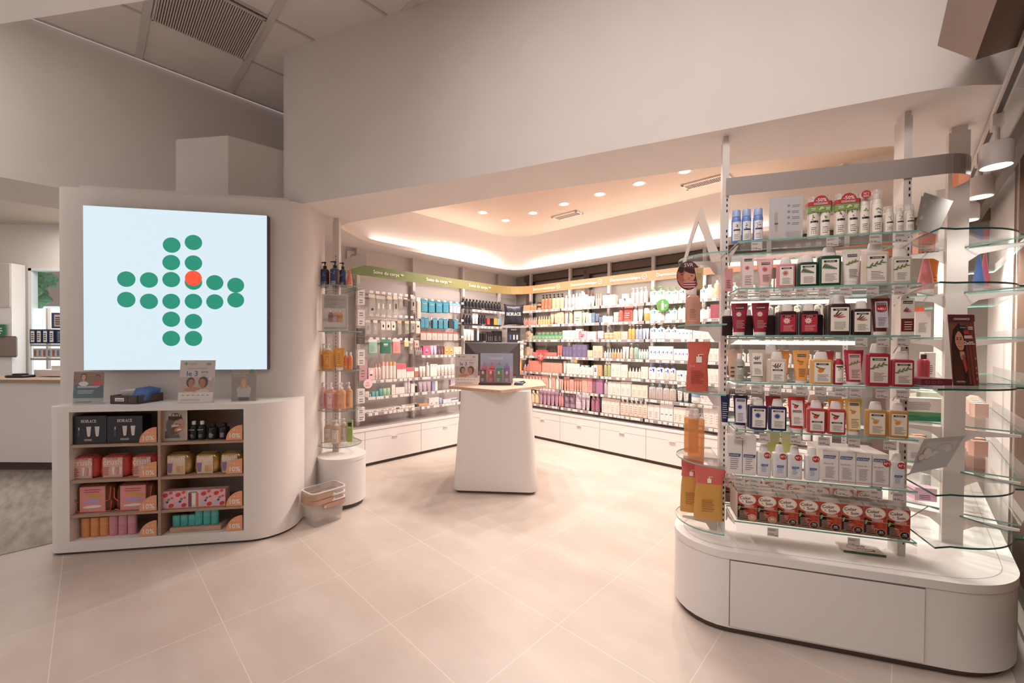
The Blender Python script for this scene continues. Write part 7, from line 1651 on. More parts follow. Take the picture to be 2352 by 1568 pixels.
B_(0, [
 (1202, 1217, 701, 1, 'box', '#d98a5c', 'orange display box by the pillow'), (1218, 1231, 697, 4, 'dropper', ('#c9744c', '#e8c9b0'), 'small orange vials in a display'),
 (1231.5, 1241, 694, 1, 'jar', ('#b5673f', '#2f2522'), 'stacked orange jars with dark lids', None, dict(stack=2)),
 (1241.5, 1265, 676, 3, 'pump', ('#8f4a26', '#1f1a1a'), 'dark amber pump bottles', dict(n=3, ink='#e3c2a5')),
 (1265.5, 1293, 674, 3, 'pump', ('#e3a27c', '#241e1d'), 'peach pump bottles with black pumps', dict(n=3, ink='#b5704c')),
 (1295.6, 1302, 678, 1, 'round', '#e9e3de', 'white bottle after the peach bottles'), (1303, 1318.6, 676, 2, 'round', ('#8f9c9c', '#dfe3e2'), 'grey blue clear bottles', dict(n=3)),
 (1319, 1326, 673, 1, 'round', '#e3d3cf', 'pale pink white bottle'), (1326.5, 1333, 673, 1, 'round', '#a9acac', 'grey bottle with white cap'),
 (1333, 1341, 662, 1, 'spray', '#ece5e2', 'tallest white can'), (1341.5, 1348.5, 676, 1, 'spray', '#e9dcdc', 'white pinkish can'), (1341, 1355, 664, 2, 'spray', '#d9cfd0', 'tall pale cans in the back', None, dict(dy=.08)),
 (1348.7, 1364.5, 680, 2, 'tube', ('#e6e2dc', '#d79a8a'), 'white tubes with pink caps', PLN), (1366.5, 1381, 674, 3, 'dropper', ('#a98d8a', '#d9b9a8'), 'rose brown bottles with gold caps'),
 (1384, 1412, 677, 2, 'box', '#eee2d9', 'stacked white cartons', PLW, dict(stack=2, d=.1)),
 (1418, 1433, 686, 1, 'jar', '#eee0dc', 'left white jar of the jar pyramid', PLN), (1433.5, 1448, 685, 1, 'jar', '#eee0dc', 'right white jar of the jar pyramid', PLN), 
 (1448, 1487, 659, 4, 'pump', ('#a99fa3', '#e3dcdc'), 'grey lilac pump bottles', dict(n=3, ink='#cfc6c9')),
 (1492, 1526, 657, 2, 'pumpflat', ('#efece4', '#5fa35c'), 'large white wash bottles with green pumps', wl('#3f9a5c')), (1527, 1558, 659, 2, 'pumpflat', ('#efece4', '#5fa35c'), 'smaller white wash bottles with green pumps', wl('#3f9a5c')), (1559, 1575, 655, 1, 'pumpflat', ('#efe6de', '#f0ebe6'), 'white wash bottle with white pump', wl('#3f7a4c')),
 (1618, 1637, 653, 1, 'round', '#efe4dc', 'wide white jar left of the gondola post', PLN), (1638, 1653, 636, 1, 'pump', ('#e9a888', '#f0e9e4'), 'peach pump bottle beside the gondola post', PLN)])
x0, _ = FR.at(1425, 680, 5.33)
row(FR, 5.315, BZ[0] + .075, 1425, 1441, 675, 1, 'jar', ('#eee0dc', '#f0e9e4'), 'white jar on top of the jar pyramid on the top skincare shelf', PLN, hv=.07)
B_(1, [
 (1202, 1232, 729, 8, 'dropper', ('#cf7d6b', '#e3bfa8'), 'tiny pink oil bottles'), (1234, 1262, 726, 5, 'dropper', ('#cf9f5f', '#dcb98a'), 'small golden bottles with gold caps'),
 (1262.6, 1280, 716, 2, 'tube', ('#e8b794', '#c9743c'), 'peach tubes with orange base', PLN), (1280, 1294.6, 716, 2, 'box', '#dba383', 'orange brown cartons', PLN),
 (1296, 1304, 713, 1, 'tube', '#bfccbb', 'pale green tube'), (1305, 1313.5, 708, 1, 'round', ('#a3a286', '#dcdccf'), 'olive clear bottle', PLN), (1318, 1336, 713, 1, 'box', '#cfd3ad', 'pale green gift carton', dict(s='tag', n=2, z0=.1, z1=.9, lw=.42, ink='#6a7a50')),
 (1337, 1350.5, 717, 2, 'tube', ('#c6d2ac', '#e3e6d3'), 'pale lime tubes', PLN), (1351, 1358, 719, 1, 'box', '#c9d5ad', 'pale lime carton'), (1337, 1346, 706, 1, 'round', '#8fa36f', 'green bottle in the back', None, dict(dy=.08)),
 (1359, 1366, 718, 1, 'box', '#3f6480', 'steel blue carton', PLN), (1366.5, 1375, 720, 1, 'tube', ('#2f4f70', '#1f2a3a'), 'navy blue tube', PLN), (1375, 1384, 724, 2, 'pump', ('#3a5a80', '#1c2430'), 'small navy pump bottles'),
 (1384, 1391, 725, 1, 'box', '#dfe0e6', 'white and grey blue carton'), (1391.5, 1406, 726, 2, 'box', '#ece5db', 'cream white cartons'),
 (1407, 1419, 717, 1, 'jar', ('#e9c4be', '#f0e6e0'), 'stacked pink and white jars', None, dict(stack=2)),
 (1420, 1430, 705, 1, 'round', ('#a8352c', '#b5463a'), 'red bottle', PLN), (1430.5, 1452, 701, 1, 'pouch', '#b8402f', 'red refill pouch', dict(s='plain', bg='#8d4a48', lw=.36, z0=.15, z1=.7, n=3, ink='#dfb5a8')),
 (1452.5, 1462.7, 703, 1, 'round', '#ece2dd', 'tall white bottle', PLN), (1464, 1476, 703, 1, 'tube', '#eee8e2', 'white tube'), (1477, 1491, 707, 1, 'jar', ('#cf9a3c', '#e6dccb'), 'golden pot with clear lid', PLN),
 (1492, 1526, 701, 2, 'pumpflat', ('#efece6', '#6fb59c'), 'large white bottles with sea green pumps', wl('#2f9a86')), (1527, 1555, 703, 2, 'pumpflat', ('#efece6', '#6fb59c'), 'smaller white bottles with sea green pumps', wl('#2f9a86')), (1556, 1574, 700, 2, 'round', ('#efece6', '#7fc0a8'), 'white bottles with mint caps', wl('#4fae90')),
 (1620, 1630, 704, 1, 'round', '#efe4dc', 'white bottle near the gondola post'), (1631.5, 1651, 699, 1, 'box', '#7c2638', 'maroon set box beside the gondola post', dict(s='plain', n=4, lw=.3, z0=.1, z1=.7, ink='#b5606c'))])
B_(2, [
 (1204, 1209, 762, 1, 'dropper', ('#b57a3c', '#e6d9c5'), 'brown dropper bottle'), (1209.5, 1216, 760, 1, 'box', '#c6ae93', 'beige carton with a dark dot', dict(s='tag', blk='#5a4636', lw=.2, z0=.3, z1=.6, n=1)), (1216.5, 1222, 765, 1, 'box', '#c6ae93', 'shorter beige carton'),
 (1222, 1291, 770, 9, 'box', ('#4f9a6c', WC), 'small green patterned boxes, lower row', dict(s='tag', n=2, ink='#d9c9a5', lw=.4, z0=.1, z1=.8, blk='#c9b58f')), 
 (1292, 1321.5, 758.6, 4, 'box', '#eccfcb', 'pale pink cartons', PLW), (1322, 1336, 755, 1, 'box', '#e6b5b8', 'pink carton standing higher'), (1329, 1347, 760, 1, 'box', '#e0a3ad', 'pink floral carton', dict(s='tag', n=1, blk='#c9707f', lw=.3, z0=.2, z1=.8), dict(yy=0)),
 (1347.5, 1368, 761, 2, 'box', '#e9c5c6', 'rosy cartons'), (1369, 1384, 760, 1, 'jar', ('#e6bfc4', '#efd9dc'), 'stacked pink tub', PLN),
 (1386, 1407.5, 764, 2, 'jar', ('#eba268', '#efd9c2'), 'orange jars', None, dict(stack=2)), (1409, 1425, 761, 2, 'box', '#ecaa74', 'orange cartons', PLN), (1426, 1441, 761, 2, 'box', '#eec0b0', 'peach pink cartons', PLN),
 (1442, 1457.5, 745, 2, 'pump', ('#c9993f', '#dfd0b5'), 'amber oil pump bottles', PLN), (1458.5, 1475, 746, 2, 'pump', ('#8aa0c2', '#d9dfe6'), 'clear blue pump bottles', PLN), (1475.5, 1490, 754, 2, 'tube', ('#a9bfe0', '#e6eaf0'), 'light blue tubes'),
 (1492, 1526, 743, 2, 'pumpflat', ('#f0ede9', '#efe6e2'), 'large white lotion bottles with blue wedge', wl('#2f7fb5')), (1527, 1555.5, 746, 2, 'pumpflat', ('#f0ede9', '#e9dad2'), 'smaller white lotion bottles with blue wedge', wl('#2f7fb5')), (1556, 1590, 755, 4, 'box', '#efebe7', 'white cartons with blue wedge', wl('#2f7fb5')),
 (1591, 1652, 758, 5, 'box', '#eee6e0', 'white cartons reaching to the gondola post', PLW)])
row(FR, 5.33, BZ[2] + .068, 1232, 1290, 760, 6, 'jar', ('#5a9f74', '#a98f7c'), 'small green jars stacked on the green boxes of the third skincare shelf', None, hv=.05, group='small green jars on the third skincare shelf')
B_(3, [
 (1203, 1208, 798, 1, 'dropper', ('#b57a3c', '#e6d9c5'), 'brown dropper bottle'), (1209, 1216, 796, 1, 'box', '#c6ae93', 'beige carton'), (1216.5, 1222, 800, 1, 'box', '#bda58b', 'shorter beige carton'),
 (1223, 1278, 809, 5, 'box', ('#cf5f58', WC), 'low red and pink boxes', PLN), (1279.5, 1290.5, 793, 2, 'tube', ('#d9544f', WC), 'red and white tubes'),
 (1292.5, 1314, 796, 3, 'box', '#453f73', 'indigo cartons, shorter group', PLN), (1314.5, 1348, 791, 3, 'box', ('#4a4379', WC), 'indigo cartons stacked two high', PLN, dict(stack=2)),
 (1349, 1361, 804, 1, 'box', '#ecb795', 'short peach carton'), (1361.5, 1383, 794, 2, 'box', '#eeb89e', 'tall peach cartons', PLN),
 (1386, 1391.5, 806, 1, 'round', '#efe6e0', 'small white bottle'), (1392, 1403, 801, 2, 'dropper', ('#9bb5c5', '#efeae6'), 'small blue clear bottles with white caps'), (1403.5, 1415, 801, 2, 'dropper', ('#c29a5a', '#efeae6'), 'small gold bottles with white caps'), (1415.5, 1428.6, 801, 2, 'dropper', ('#eba685', '#efeae6'), 'small orange bottles with white caps'),
 (1429, 1444, 796, 2, 'tube', ('#efd9cc', WC), 'cream tubes'), (1445, 1453.5, 788, 1, 'pump', ('#b0b0a6', '#d9d9d2'), 'grey pump bottle', PLN), (1454, 1466, 790, 1, 'round', ('#7fa89a', '#5f7f74'), 'big sea green bottle', PLN), (1466, 1488, 802, 4, 'round', ('#bfdfd9', '#eef0ec'), 'small aqua bottles'),
 (1490, 1546, 795, 6, 'box', '#f0ece8', 'tall white cartons with violet blue wedge', wl('#4a55b5')), (1547, 1590, 801, 5, 'box', '#f0ece8', 'shorter white cartons with violet blue wedge', wl('#4a55b5')),
 (1591, 1652, 800, 5, 'box', '#ede5df', 'white cartons reaching to the gondola post', PLW)])
row(FR, 5.335, BZ[3] + .048, 1231, 1256, 795, 3, 'box', ('#c9555a', WC), 'red and beige boxes stacked on the low red boxes, fourth skincare shelf', None, hv=.05, group='stacked red boxes on the fourth skincare shelf')
B_(4, [
 (1201, 1213, 836, 2, 'dropper', ('#e3735a', '#f0e3da'), 'small coral droppers'), (1213.5, 1243, 828, 6, 'box', ('#e8725c', WC), 'tall coral cartons', PLW), (1245, 1290, 833, 5, 'box', ('#ef9078', WC), 'light coral cartons stacked two high', PLW, dict(stack=2)),
 (1293, 1299.7, 829, 1, 'tube', '#e6e3dd', 'pale tube'), (1301, 1330, 834.5, 5, 'box', '#f0e9e2', 'white cartons', PLW), (1330.5, 1362, 843, 3, 'box', '#f0eae3', 'low white cartons', PLW), (1363, 1372, 838, 1, 'box', '#eee6e2', 'white carton with a violet square', dict(s='tag', blk='#8a86b5', n=1, lw=.35, z0=.3, z1=.9)), (1372.5, 1382, 838, 1, 'box', '#dd9a5c', 'orange carton', PLN),
 (1385.7, 1402.5, 827, 2, 'pump', ('#8fa05c', '#efe9e0'), 'olive green pump bottles', PLN), (1403.5, 1425, 833, 2, 'box', '#efe5d9', 'tall cream cartons', PLW), (1425.5, 1441, 837, 2, 'box', '#eee6d6', 'shorter cream cartons', PLW), (1442, 1471, 844, 4, 'dropper', ('#ece2da', '#f0ebe6'), 'small white droppers'), (1472, 1488, 842, 2, 'box', '#efe0d8', 'pale rosy cartons', PLW),
 (1489, 1525, 832, 2, 'pumpflat', ('#f0eeec', '#3d5bb0'), 'large white bottles with royal blue pumps', wl('#2f4fb0')), (1525.5, 1551.5, 835, 2, 'pumpflat', ('#f0eeec', '#3d5bb0'), 'smaller white bottles with royal blue pumps', wl('#2f4fb0')), (1553, 1590, 851, 2, 'box', '#f0ecea', 'low white cartons with blue wedge', wl('#2f4fb0')),
 (1591, 1652, 846, 6, 'box', '#ede5df', 'white cartons reaching to the gondola post', PLW)])
for i, px in enumerate((1332, 1342, 1356)):
    row(FR, 5.33, BZ[4] + .088, px, px + 9, 832 if i != 1 else 829, 1, 'jar', (('#9a8f88', '#e9e2dc'), ('#3a3f66', '#d9d6e0'), ('#6a6f96', '#f0ebe8'))[i], 'small cream jar on the low white cartons of the fifth skincare shelf, %s one' % ('left', 'middle', 'right')[i], None, hv=.055)
B_(5, [
 (1200, 1243, 862, 6, 'jar', ('#cf5a5f', '#e3a3a0'), 'red and pink jars behind the pedestal top'), (1244.6, 1258.5, 859.6, 2, 'box', '#dfa596', 'dusty pink cartons', PLN), (1259.4, 1265.5, 859, 1, 'round', '#efe4d6', 'cream bottle'), (1267, 1275, 860, 1, 'box', '#dd9c8e', 'salmon carton', PLN), (1275.5, 1282, 861, 1, 'round', '#efe6da', 'second cream bottle'), (1284, 1293, 870, 2, 'tube', ('#e0aea0', WC), 'pale salmon tubes'),
 (1294, 1307, 866, 2, 'tube', ('#e98a7c', '#efcfc5'), 'coral tubes', None), (1308, 1317.5, 871, 1, 'box', '#ee9c8a', 'coral carton', PLN), (1318, 1335.5, 869, 3, 'tube', ('#e98878', WC), 'coral and white tubes'), (1336.5, 1349, 869, 1, 'box', '#f0a592', 'light coral carton', PLW), (1349.5, 1360, 867, 1, 'box', '#ec8f8f', 'pink carton', PLN), (1360.5, 1368.6, 869, 1, 'box', '#6f3350', 'plum carton', PLN), (1369, 1384, 872, 1, 'box', '#9c5c95', 'purple gift carton', PLN),
 (1386, 1395, 867, 1, 'pump', ('#b5a9b5', '#e6e0e3'), 'lilac clear pump bottle', PLN), (1396, 1425, 877, 3, 'box', '#f0e4da', 'cream white cartons', PLW), (1425.5, 1449, 877, 2, 'box', '#f0e6dd', 'white cartons, taller pair', PLW), (1450, 1487, 884, 3, 'box', '#efdccb', 'pale peach cartons', PLW),
 (1490, 1522, 876, 2, 'pumpflat', ('#b9b0ae', '#9cc0d6'), 'large clear grey bottles with pale blue pumps', wl('#8fb5cf')), (1522.5, 1552.5, 880, 2, 'pumpflat', ('#c2b2a4', '#a9c6d6'), 'clear beige bottles with pale blue pumps', wl('#8fb5cf')), (1554, 1582, 882, 2, 'tube', ('#efebe8', '#4a7fb5'), 'white tubes with blue caps', PLN), (1584, 1609, 903, 1, 'jar', ('#efebe8', '#6f9cc9'), 'wide white tub with blue lid', PLN),
 (1615, 1652, 890, 3, 'box', '#ede5df', 'white cartons reaching to the gondola post', PLW)])
B_(6, [
 (1217, 1236, 897, 2, 'round', ('#d9b98a', '#e9d9c5'), 'golden bottles'), (1237, 1282, 894, 5, 'tube', ('#b583a8', '#d99ab0'), 'mauve purple tubes', PLN), (1282.5, 1293, 902, 2, 'round', ('#d07f8c', '#dc98a5'), 'rosy bottles'),
 (1294, 1318.6, 906, 2, 'jar', ('#8a6f85', '#5a4a5c'), 'stacked plum jars', None, dict(stack=2)), (1319, 1334, 906, 1, 'jar', ('#cfb9cf', '#dccadc'), 'stacked lilac jars', None, dict(stack=2)), (1335, 1354, 904, 2, 'tube', ('#d6c2d9', '#e6dbe6'), 'lilac tubes', PLN), (1356, 1375, 907, 2, 'round', ('#8f4a66', '#9c5a74'), 'plum red bottles', PLN),
 (1382, 1423, 916, 4, 'box', '#f0dfd6', 'white and salmon cartons', PLW), (1424.5, 1487, 913, 6, 'pumpflat', ('#efddce', '#efe9e2'), 'cream squeeze bottles with white caps', PLN), (1488, 1515, 930, 2, 'box', '#efe0de', 'pale pink cartons with dark line', PLN), (1516, 1546, 926, 3, 'box', '#ecebec', 'tall white cartons with blue line', dict(s='tag', blk='#6a7ab0', lw=.4, z0=.35, z1=.42, n=1)), (1547, 1590, 937, 4, 'box', '#efe9dd', 'cream cartons with grey line', PLN),
 (1615, 1655, 934, 3, 'box', '#ede5df', 'white cartons reaching to the gondola post', PLW)])
# goods on the wall bays seen through the gondola
for k in range(7):
    for j, (b0, n) in enumerate(((-1.80, 7), (-1.08, 7))):
        c_ = random.choice(['#efe9e2', '#e9e4df', '#ece1d6']); kind = random.choice(['box', 'pumpflat', 'round'])
        h = .15 if k else .17; t = 'pale goods on the %s skincare shelf, %s bay behind gondola' % (SHN[k], ('first', 'second')[j])
        p = product(kind, .075, h, .05 if kind == 'box' else .06, (c_, '#e6ded8'), wl(random.choice(['#2f6fb5', '#c96a4c', '#3f9a8c'])) if kind != 'round' else None, t, t)
        for i in range(n):
            q = p if i == 0 else dup(p); tag(q, place_label(t, i, n)); q.location = FR.w(b0 + i*.09, 5.37, BZ[k] + .0005); q.rotation_euler = (0, 0, FR.ang)
# left wall: shelves
def A_(z, zn, entries, yf=5.045):
    for e in entries:
        a, b, yt, n, kind, cols, desc = e[:7]; lab = e[7] if len(e) > 7 else None; kw = e[8] if len(e) > 8 else {}
        if isinstance(cols, str): cols = (cols, WC)
        cols = tuple(bloom_mix(c, .15) for c in cols)
        t = desc + ', %s body care wall shelf' % zn
        row(FA, yf, z, a, b, yt, n, kind, cols, t, lab, group=t if n > 1 or kw.get('stack') else None, **kw)
A_(AZ[2], 'third lowest', [
 (846, 861, 845, 1, 'box', '#e6c0be', 'pink carton with torn white paper', dict(s='tag', blk='#efe9e4', lw=.36, z0=.3, z1=1.0, n=1)), (861, 876, 836, 2, 'round', ('#efd2cc', '#e58a82'), 'pink roll-on bottles', PLN), (877, 894, 831, 2, 'spray', ('#eedcd8', '#efb0a8'), 'pink topped spray cans', None), (894.5, 911, 831, 2, 'spray', ('#eee2da', '#f0b076'), 'orange topped spray cans', None),
 (912, 933, 835, 2, 'box', ('#efe4dc', WC, '#d9566a'), 'tall white cartons with red top', None), (933.5, 951, 844, 2, 'box', ('#efe4dc', WC, '#d9566a'), 'short white cartons with red top', None), (952, 961, 844, 1, 'box', ('#a9664c', WC, '#efe9e0'), 'brown and white carton', None),
 (964, 978, 841, 2, 'tube', '#efe9e0', 'white tubes in the middle bay', PLN), (980, 988, 832, 1, 'round', '#eeddd4', 'tall cream bottle'), (989, 1004, 836, 2, 'box', '#efeae6', 'white cartons with blue dot', dict(s='tag', blk='#4a7fb5', lw=.12, z0=.8, z1=.95, n=1)), (1005, 1045, 837, 5, 'tube', '#efe8dd', 'white tubes behind the poster', PLN)])
A_(AZ[1], 'second lowest', [
 (839, 848, 899, 1, 'box', '#e6dfd0', 'small white carton with a brown spot', PLN), (849, 853, 905, 1, 'round', '#9ab5d6', 'tiny blue bottle'), (853.5, 870, 899, 2, 'stick', ('#52a8a3', '#5cb0aa'), 'short teal sticks', None), (870.7, 879, 892, 1, 'stick', ('#4da39c', '#5cb0aa'), 'tall teal stick'), (879.6, 897, 891, 2, 'stick', ('#9cc9a5', '#a9d0b0'), 'pale green sticks', PLN),
 (900, 908, 883, 1, 'box', '#efeae2', 'tall white carton with blue line', PLN), (909, 929, 889, 3, 'box', '#f0e2da', 'cream cartons'), (929.5, 943.6, 871, 2, 'spray', ('#e3dfe6', '#efe6e4'), 'white blue spray cans', PLN), (944, 953, 881, 1, 'box', '#e9e4e0', 'white carton beside the post'),
 (954, 960.5, 882, 1, 'round', ('#2a2828', '#d9d2cd'), 'black bottle with white cap'), (962, 991, 876, 3, 'tube', ('#c6b5c6', '#d9ccd9'), 'lilac grey tubes', PLN), (992.4, 999, 875, 1, 'box', '#8a8fc0', 'blue violet carton'), (999.5, 1005, 875, 1, 'box', '#efe9da', 'cream carton'), (1035, 1046, 872, 1, 'box', '#b5a9c0', 'colourful flyer box behind the pedestal')])
A_(AZ[0], 'lowest', [
 (836.5, 852.5, 944, 1, 'box', '#efe6e2', 'white cloth tape box with grey square', dict(s='tag', blk='#a9a09d', lw=.34, z0=.1, z1=.8, n=1), dict(d=.14)), (853, 870, 942, 1, 'box', '#efe6e2', 'white cloth tape box with teal square', dict(s='tag', blk='#4a9aa0', lw=.34, z0=.3, z1=.9, n=1), dict(d=.14)), (870.5, 887, 940, 1, 'box', '#efe6e2', 'white cloth tape box with red square', dict(s='tag', blk='#d04a40', lw=.34, z0=.3, z1=.9, n=1), dict(d=.14)), (887.5, 904, 937, 1, 'box', '#efe6e2', 'second white box with teal square', dict(s='tag', blk='#4a9aa8', lw=.34, z0=.4, z1=.9, n=1), dict(d=.14)), (904.5, 922, 934, 1, 'box', '#efe6e2', 'white box with brown square', dict(s='tag', blk='#7a655c', lw=.36, z0=.1, z1=.9, n=1), dict(d=.14)),
 (923, 931, 930, 1, 'box', '#efe4dc', 'narrow white carton'), (931.5, 938, 929, 1, 'box', ('#efe4dc', WC, '#7fc0c0'), 'narrow white carton with aqua top'), (938.5, 945.5, 928, 1, 'box', ('#efe4dc', WC, '#e0604a'), 'narrow white carton with red top'), (946, 952.5, 927, 1, 'box', ('#efe4dc', WC, '#7fc0c8'), 'narrow white carton with blue top'),
 (953.5, 960, 926, 1, 'round', ('#3a3a3a', '#efe9e4'), 'black and white bottle'), (962.5, 985, 927, 2, 'box', '#e39a6a', 'orange cartons', PLN), (985.5, 1008, 913, 2, 'box', '#efe3dc', 'tall white and blue cartons', dict(s='tag', blk='#9ab5d6', lw=.3, z0=.1, z1=.4, n=1)), (1008.5, 1017, 914, 1, 'jar', ('#a9c0e0', '#b5cbe6'), 'round blue pack'), (1018, 1036, 917, 2, 'box', '#dfe3ee', 'white and blue cartons'), (1036.5, 1053, 915, 1, 'box', ('#ece6ea', WC, '#6f5f9c'), 'white carton with violet top')])
A_(1.43, 'upper middle-bay', [
 (954, 971, 798, 4, 'dropper', ('#a9a0a3', '#c9c0c0'), 'small grey clear bottles'), (972, 988.6, 794, 1, 'box', '#cf5a7a', 'red and violet patterned carton', dict(s='tag', blk='#b9a9e0', lw=.2, z0=.2, z1=.8, n=1)), (989, 1004, 793, 2, 'tube', ('#cfc0e3', '#dccff0'), 'lilac tubes'), (1005, 1020, 794, 2, 'tube', ('#5f2f50', '#8a5a74'), 'plum tubes', PLN), (1021, 1041.7, 796, 2, 'box', '#eba05a', 'orange cartons with a white figure', dict(s='tag', blk='#f0e0c5', lw=.25, z0=.3, z1=.8, n=1)), (1042, 1060, 796, 2, 'box', '#efd6c5', 'pale cartons with red spot', dict(s='tag', blk='#d9604f', lw=.15, z0=.1, z1=.3, n=1))])
# tall leaflet box at the far left of the shelf
A_(AZ[2], 'third lowest', [(825, 844, 826, 1, 'box', '#b98f95', 'tall mauve carton beside the round end unit', dict(s='tag', n=3, ink='#8a4a58', lw=.4, z0=.1, z1=.9))])
# round pink wobbler
wx, wz = FA.at(845, 881, 5.02); mb = MB(); mb.lathe([(.001, 0), (.062, 0), (.062, .002), (.001, .002)], C('#eccfcf', .5), 26); mb.v = [(x, z, y) for x, y, z in mb.v]; mb.face((0, -.0004, 0), (1, 0, 0), (0, 0, 1), (0, -1, 0), .0008); mb.pr(-.02, .0, -.008, .025, C('#e0987f'), 1); mb.pr(.0, .0, .012, .025, C('#d98f9a'), 1); mb.lines(-.035, .035, -.035, -.01, 3, C('#cf7f8c'), 1)
simple('round_shelf_sign', 'round pale pink shelf sign on the body care wall', 'sign', mb, loc=FA.w(wx, 5.018, wz), rz=FA.ang)
# hanging packs
def H_(z, x0, x1, y0, y1, n, cols, desc, lab=None, d=.02, deep=1):
    a, zt = FA.at(x0, y0, 5.06); b, zb = FA.at(x1, y1, 5.06); w = (b - a)/n; h = zt - zb
    cols = tuple(bloom_mix(c, .15) for c in cols)
    p = product('hang', w*.92, h, d, cols, lab, desc, desc if n*deep > 1 else None)
    for i in range(n):
        for j in range(deep):
            q = p if i + j == 0 else dup(p); q.location = FA.w(a + w*(i + .5), 5.0 + .02 + j*(d + .008), zb); q.rotation_euler = (0, 0, FA.ang + random.uniform(-.12, .12))
            if n > 1: tag(q, place_label(desc, i, n)); q['group'] = desc
            if j: q['label'] = ('', 'rear ', 'rearmost ')[j] + q['label']
CARD = '#c9c0b2'; BT = lambda c: dict(s='tag', blk=c, lw=.22, z0=.12, z1=.72, n=0)
H_(0, 842, 859, 675, 722, 1, (BLISTER, CARD), 'large clear pack with a black rounded brush, upper hook row', dict(s='tag', blk='#2f2a2c', lw=.25, z0=.1, z1=.36, n=0), .03)
H_(0, 860, 881, 678, 723, 2, (BLISTER, CARD), 'clear packs holding white brushes, upper hook row', BT('#e9e2da'), .03)
H_(0, 885, 897, 679, 724, 1, (BLISTER, CARD), 'clear pack with a slim white tool, upper hook row', BT('#dcd3c9'), .03)
H_(0, 899, 910, 679, 723, 1, (BLISTER, CARD), 'clear pack with a black tool, upper hook row', BT('#241f20'), .03)
H_(0, 911, 921, 681, 709, 1, (BLISTER, '#e3d3cb'), 'short clear pack with pink sponge, upper hook row', BT('#dfa0a0'), .03)
H_(0, 923, 933, 684, 704, 1, ('#4a4446', CARD), 'small dark grey pack, upper hook row', None)
H_(0, 940, 950, 680, 713, 1, (BLISTER, CARD), 'clear pack with two black items, upper hook row', BT('#2a2526'), .03)
H_(0, 953, 962, 683, 732, 1, ('#d9bfb0', '#e6d9cf'), 'long wooden bath brush hanging at the post', None, .04)
H_(1, 835, 848, 734, 768, 1, (BLISTER, CARD), 'clear pack with metal tool, lower hook row at the left', BT('#8f8780'))
H_(1, 853, 864, 735, 768, 1, (BLISTER, '#e6d6c9'), 'clear pack with beige tool, lower hook row', BT('#cdbba9'))
H_(1, 870, 905, 736, 759, 3, ('#ddd6c9', CARD), 'pale packs with black scissors, lower hook row', BT('#1f1b1c'), .02)
H_(1, 909, 919, 736, 768, 1, (BLISTER, '#cfae7c'), 'clear pack with golden header, lower hook row', BT('#b5a58c'))
H_(1, 926, 936, 737, 767, 1, (BLISTER, '#d9c09a'), 'clear pack with sand coloured header, lower hook row', BT('#c2b49c'))
H_(1, 939, 950, 737, 764, 1, (BLISTER, CARD), 'clear pack with grey tweezers, lower hook row', BT('#6b6462'))
H_(1, 951, 961, 737, 766, 1, ('#e3c9bb', '#e9ddd2'), 'hand mirror with black oval, lower hook row', dict(s='tag', blk='#1b1718', lw=.3, z0=.4, z1=.72, n=0))
H_(2, 842, 863, 779, 811, 1, ('#8fc5ae', '#e3ddd6'), 'mint green sachet on the third hook row', PLN)
H_(2, 869.5, 894, 779, 811, 1, ('#1f6b50', '#3f8a6c'), 'dark green sachet with white picture on the third hook row', dict(s='tag', blk='#c9d9cc', lw=.3, z0=.5, z1=.78, n=2, ink='#cfe0d3'))
H_(2, 897, 916, 778, 811, 1, ('#dd8a88', '#e9d9d3'), 'coral pink sachet on the third hook row', PLN)
H_(2, 924, 935, 781, 796, 1, ('#e3c890', '#d6cbb9'), 'small yellow pack on the third hook row', None)
H_(2, 936, 945, 782, 812, 1, (BLISTER, CARD), 'slim clear pack on the third hook row', BT('#c9bfae'))
H_(2, 948, 958, 781, 798, 1, ('#e0b5b0', '#d9c9c3'), 'pack with red items beside the post on the third hook row', BT('#c9453f'))
TL_, T2_ = '#2b7f9c', '#1f6f8c'
for i, (a, b, y0, y1) in enumerate(((963, 979, 687, 717), (980, 995, 690, 719), (997, 1012, 692, 719), (1013, 1027, 693, 719))):
    H_(0, a, b, y0, y1, 1, (TL_, T2_), 'teal plaster pack, %s of the upper teal row' % ('first', 'second', 'third', 'fourth')[i], dict(s='tag', blk=('#e0b040', '#e0c060', '#d9a08c', '#2b7f9c')[i], lw=.42, z0=.62, z1=.7, n=0), .02, 3)
H_(0, 1028, 1053, 695, 720, 3, ('#c9bcd9', '#4f9ab5'), 'white purple packs ending the upper teal row', dict(s='tag', blk='#7a3f7c', lw=.5, z0=.68, z1=.8, n=0), .02, 2)
for i, (a, b) in enumerate(((962, 971), (971, 981), (989, 1001), (1003, 1013), (1014, 1025), (1038, 1048))):
    H_(1, a, b, 728 + i, 753 + i*.6, 1, (TL_, T2_), 'small teal pack, %s of the second teal row' % ('first', 'second', 'third', 'fourth', 'fifth', 'last')[i], dict(s='tag', blk='#d9604f', lw=.45, z0=.62, z1=.7, n=0), .02, 2)
H_(1, 1026, 1037, 732, 754, 1, ('#2a3a3c', '#26343a'), 'dark pack between the small teal packs', None, .03)
H_(2, 962, 1048, 761, 782, 7, ('#d9bdb8', '#c9453f'), 'small clear packs with red headers', PLN, .012, 2)
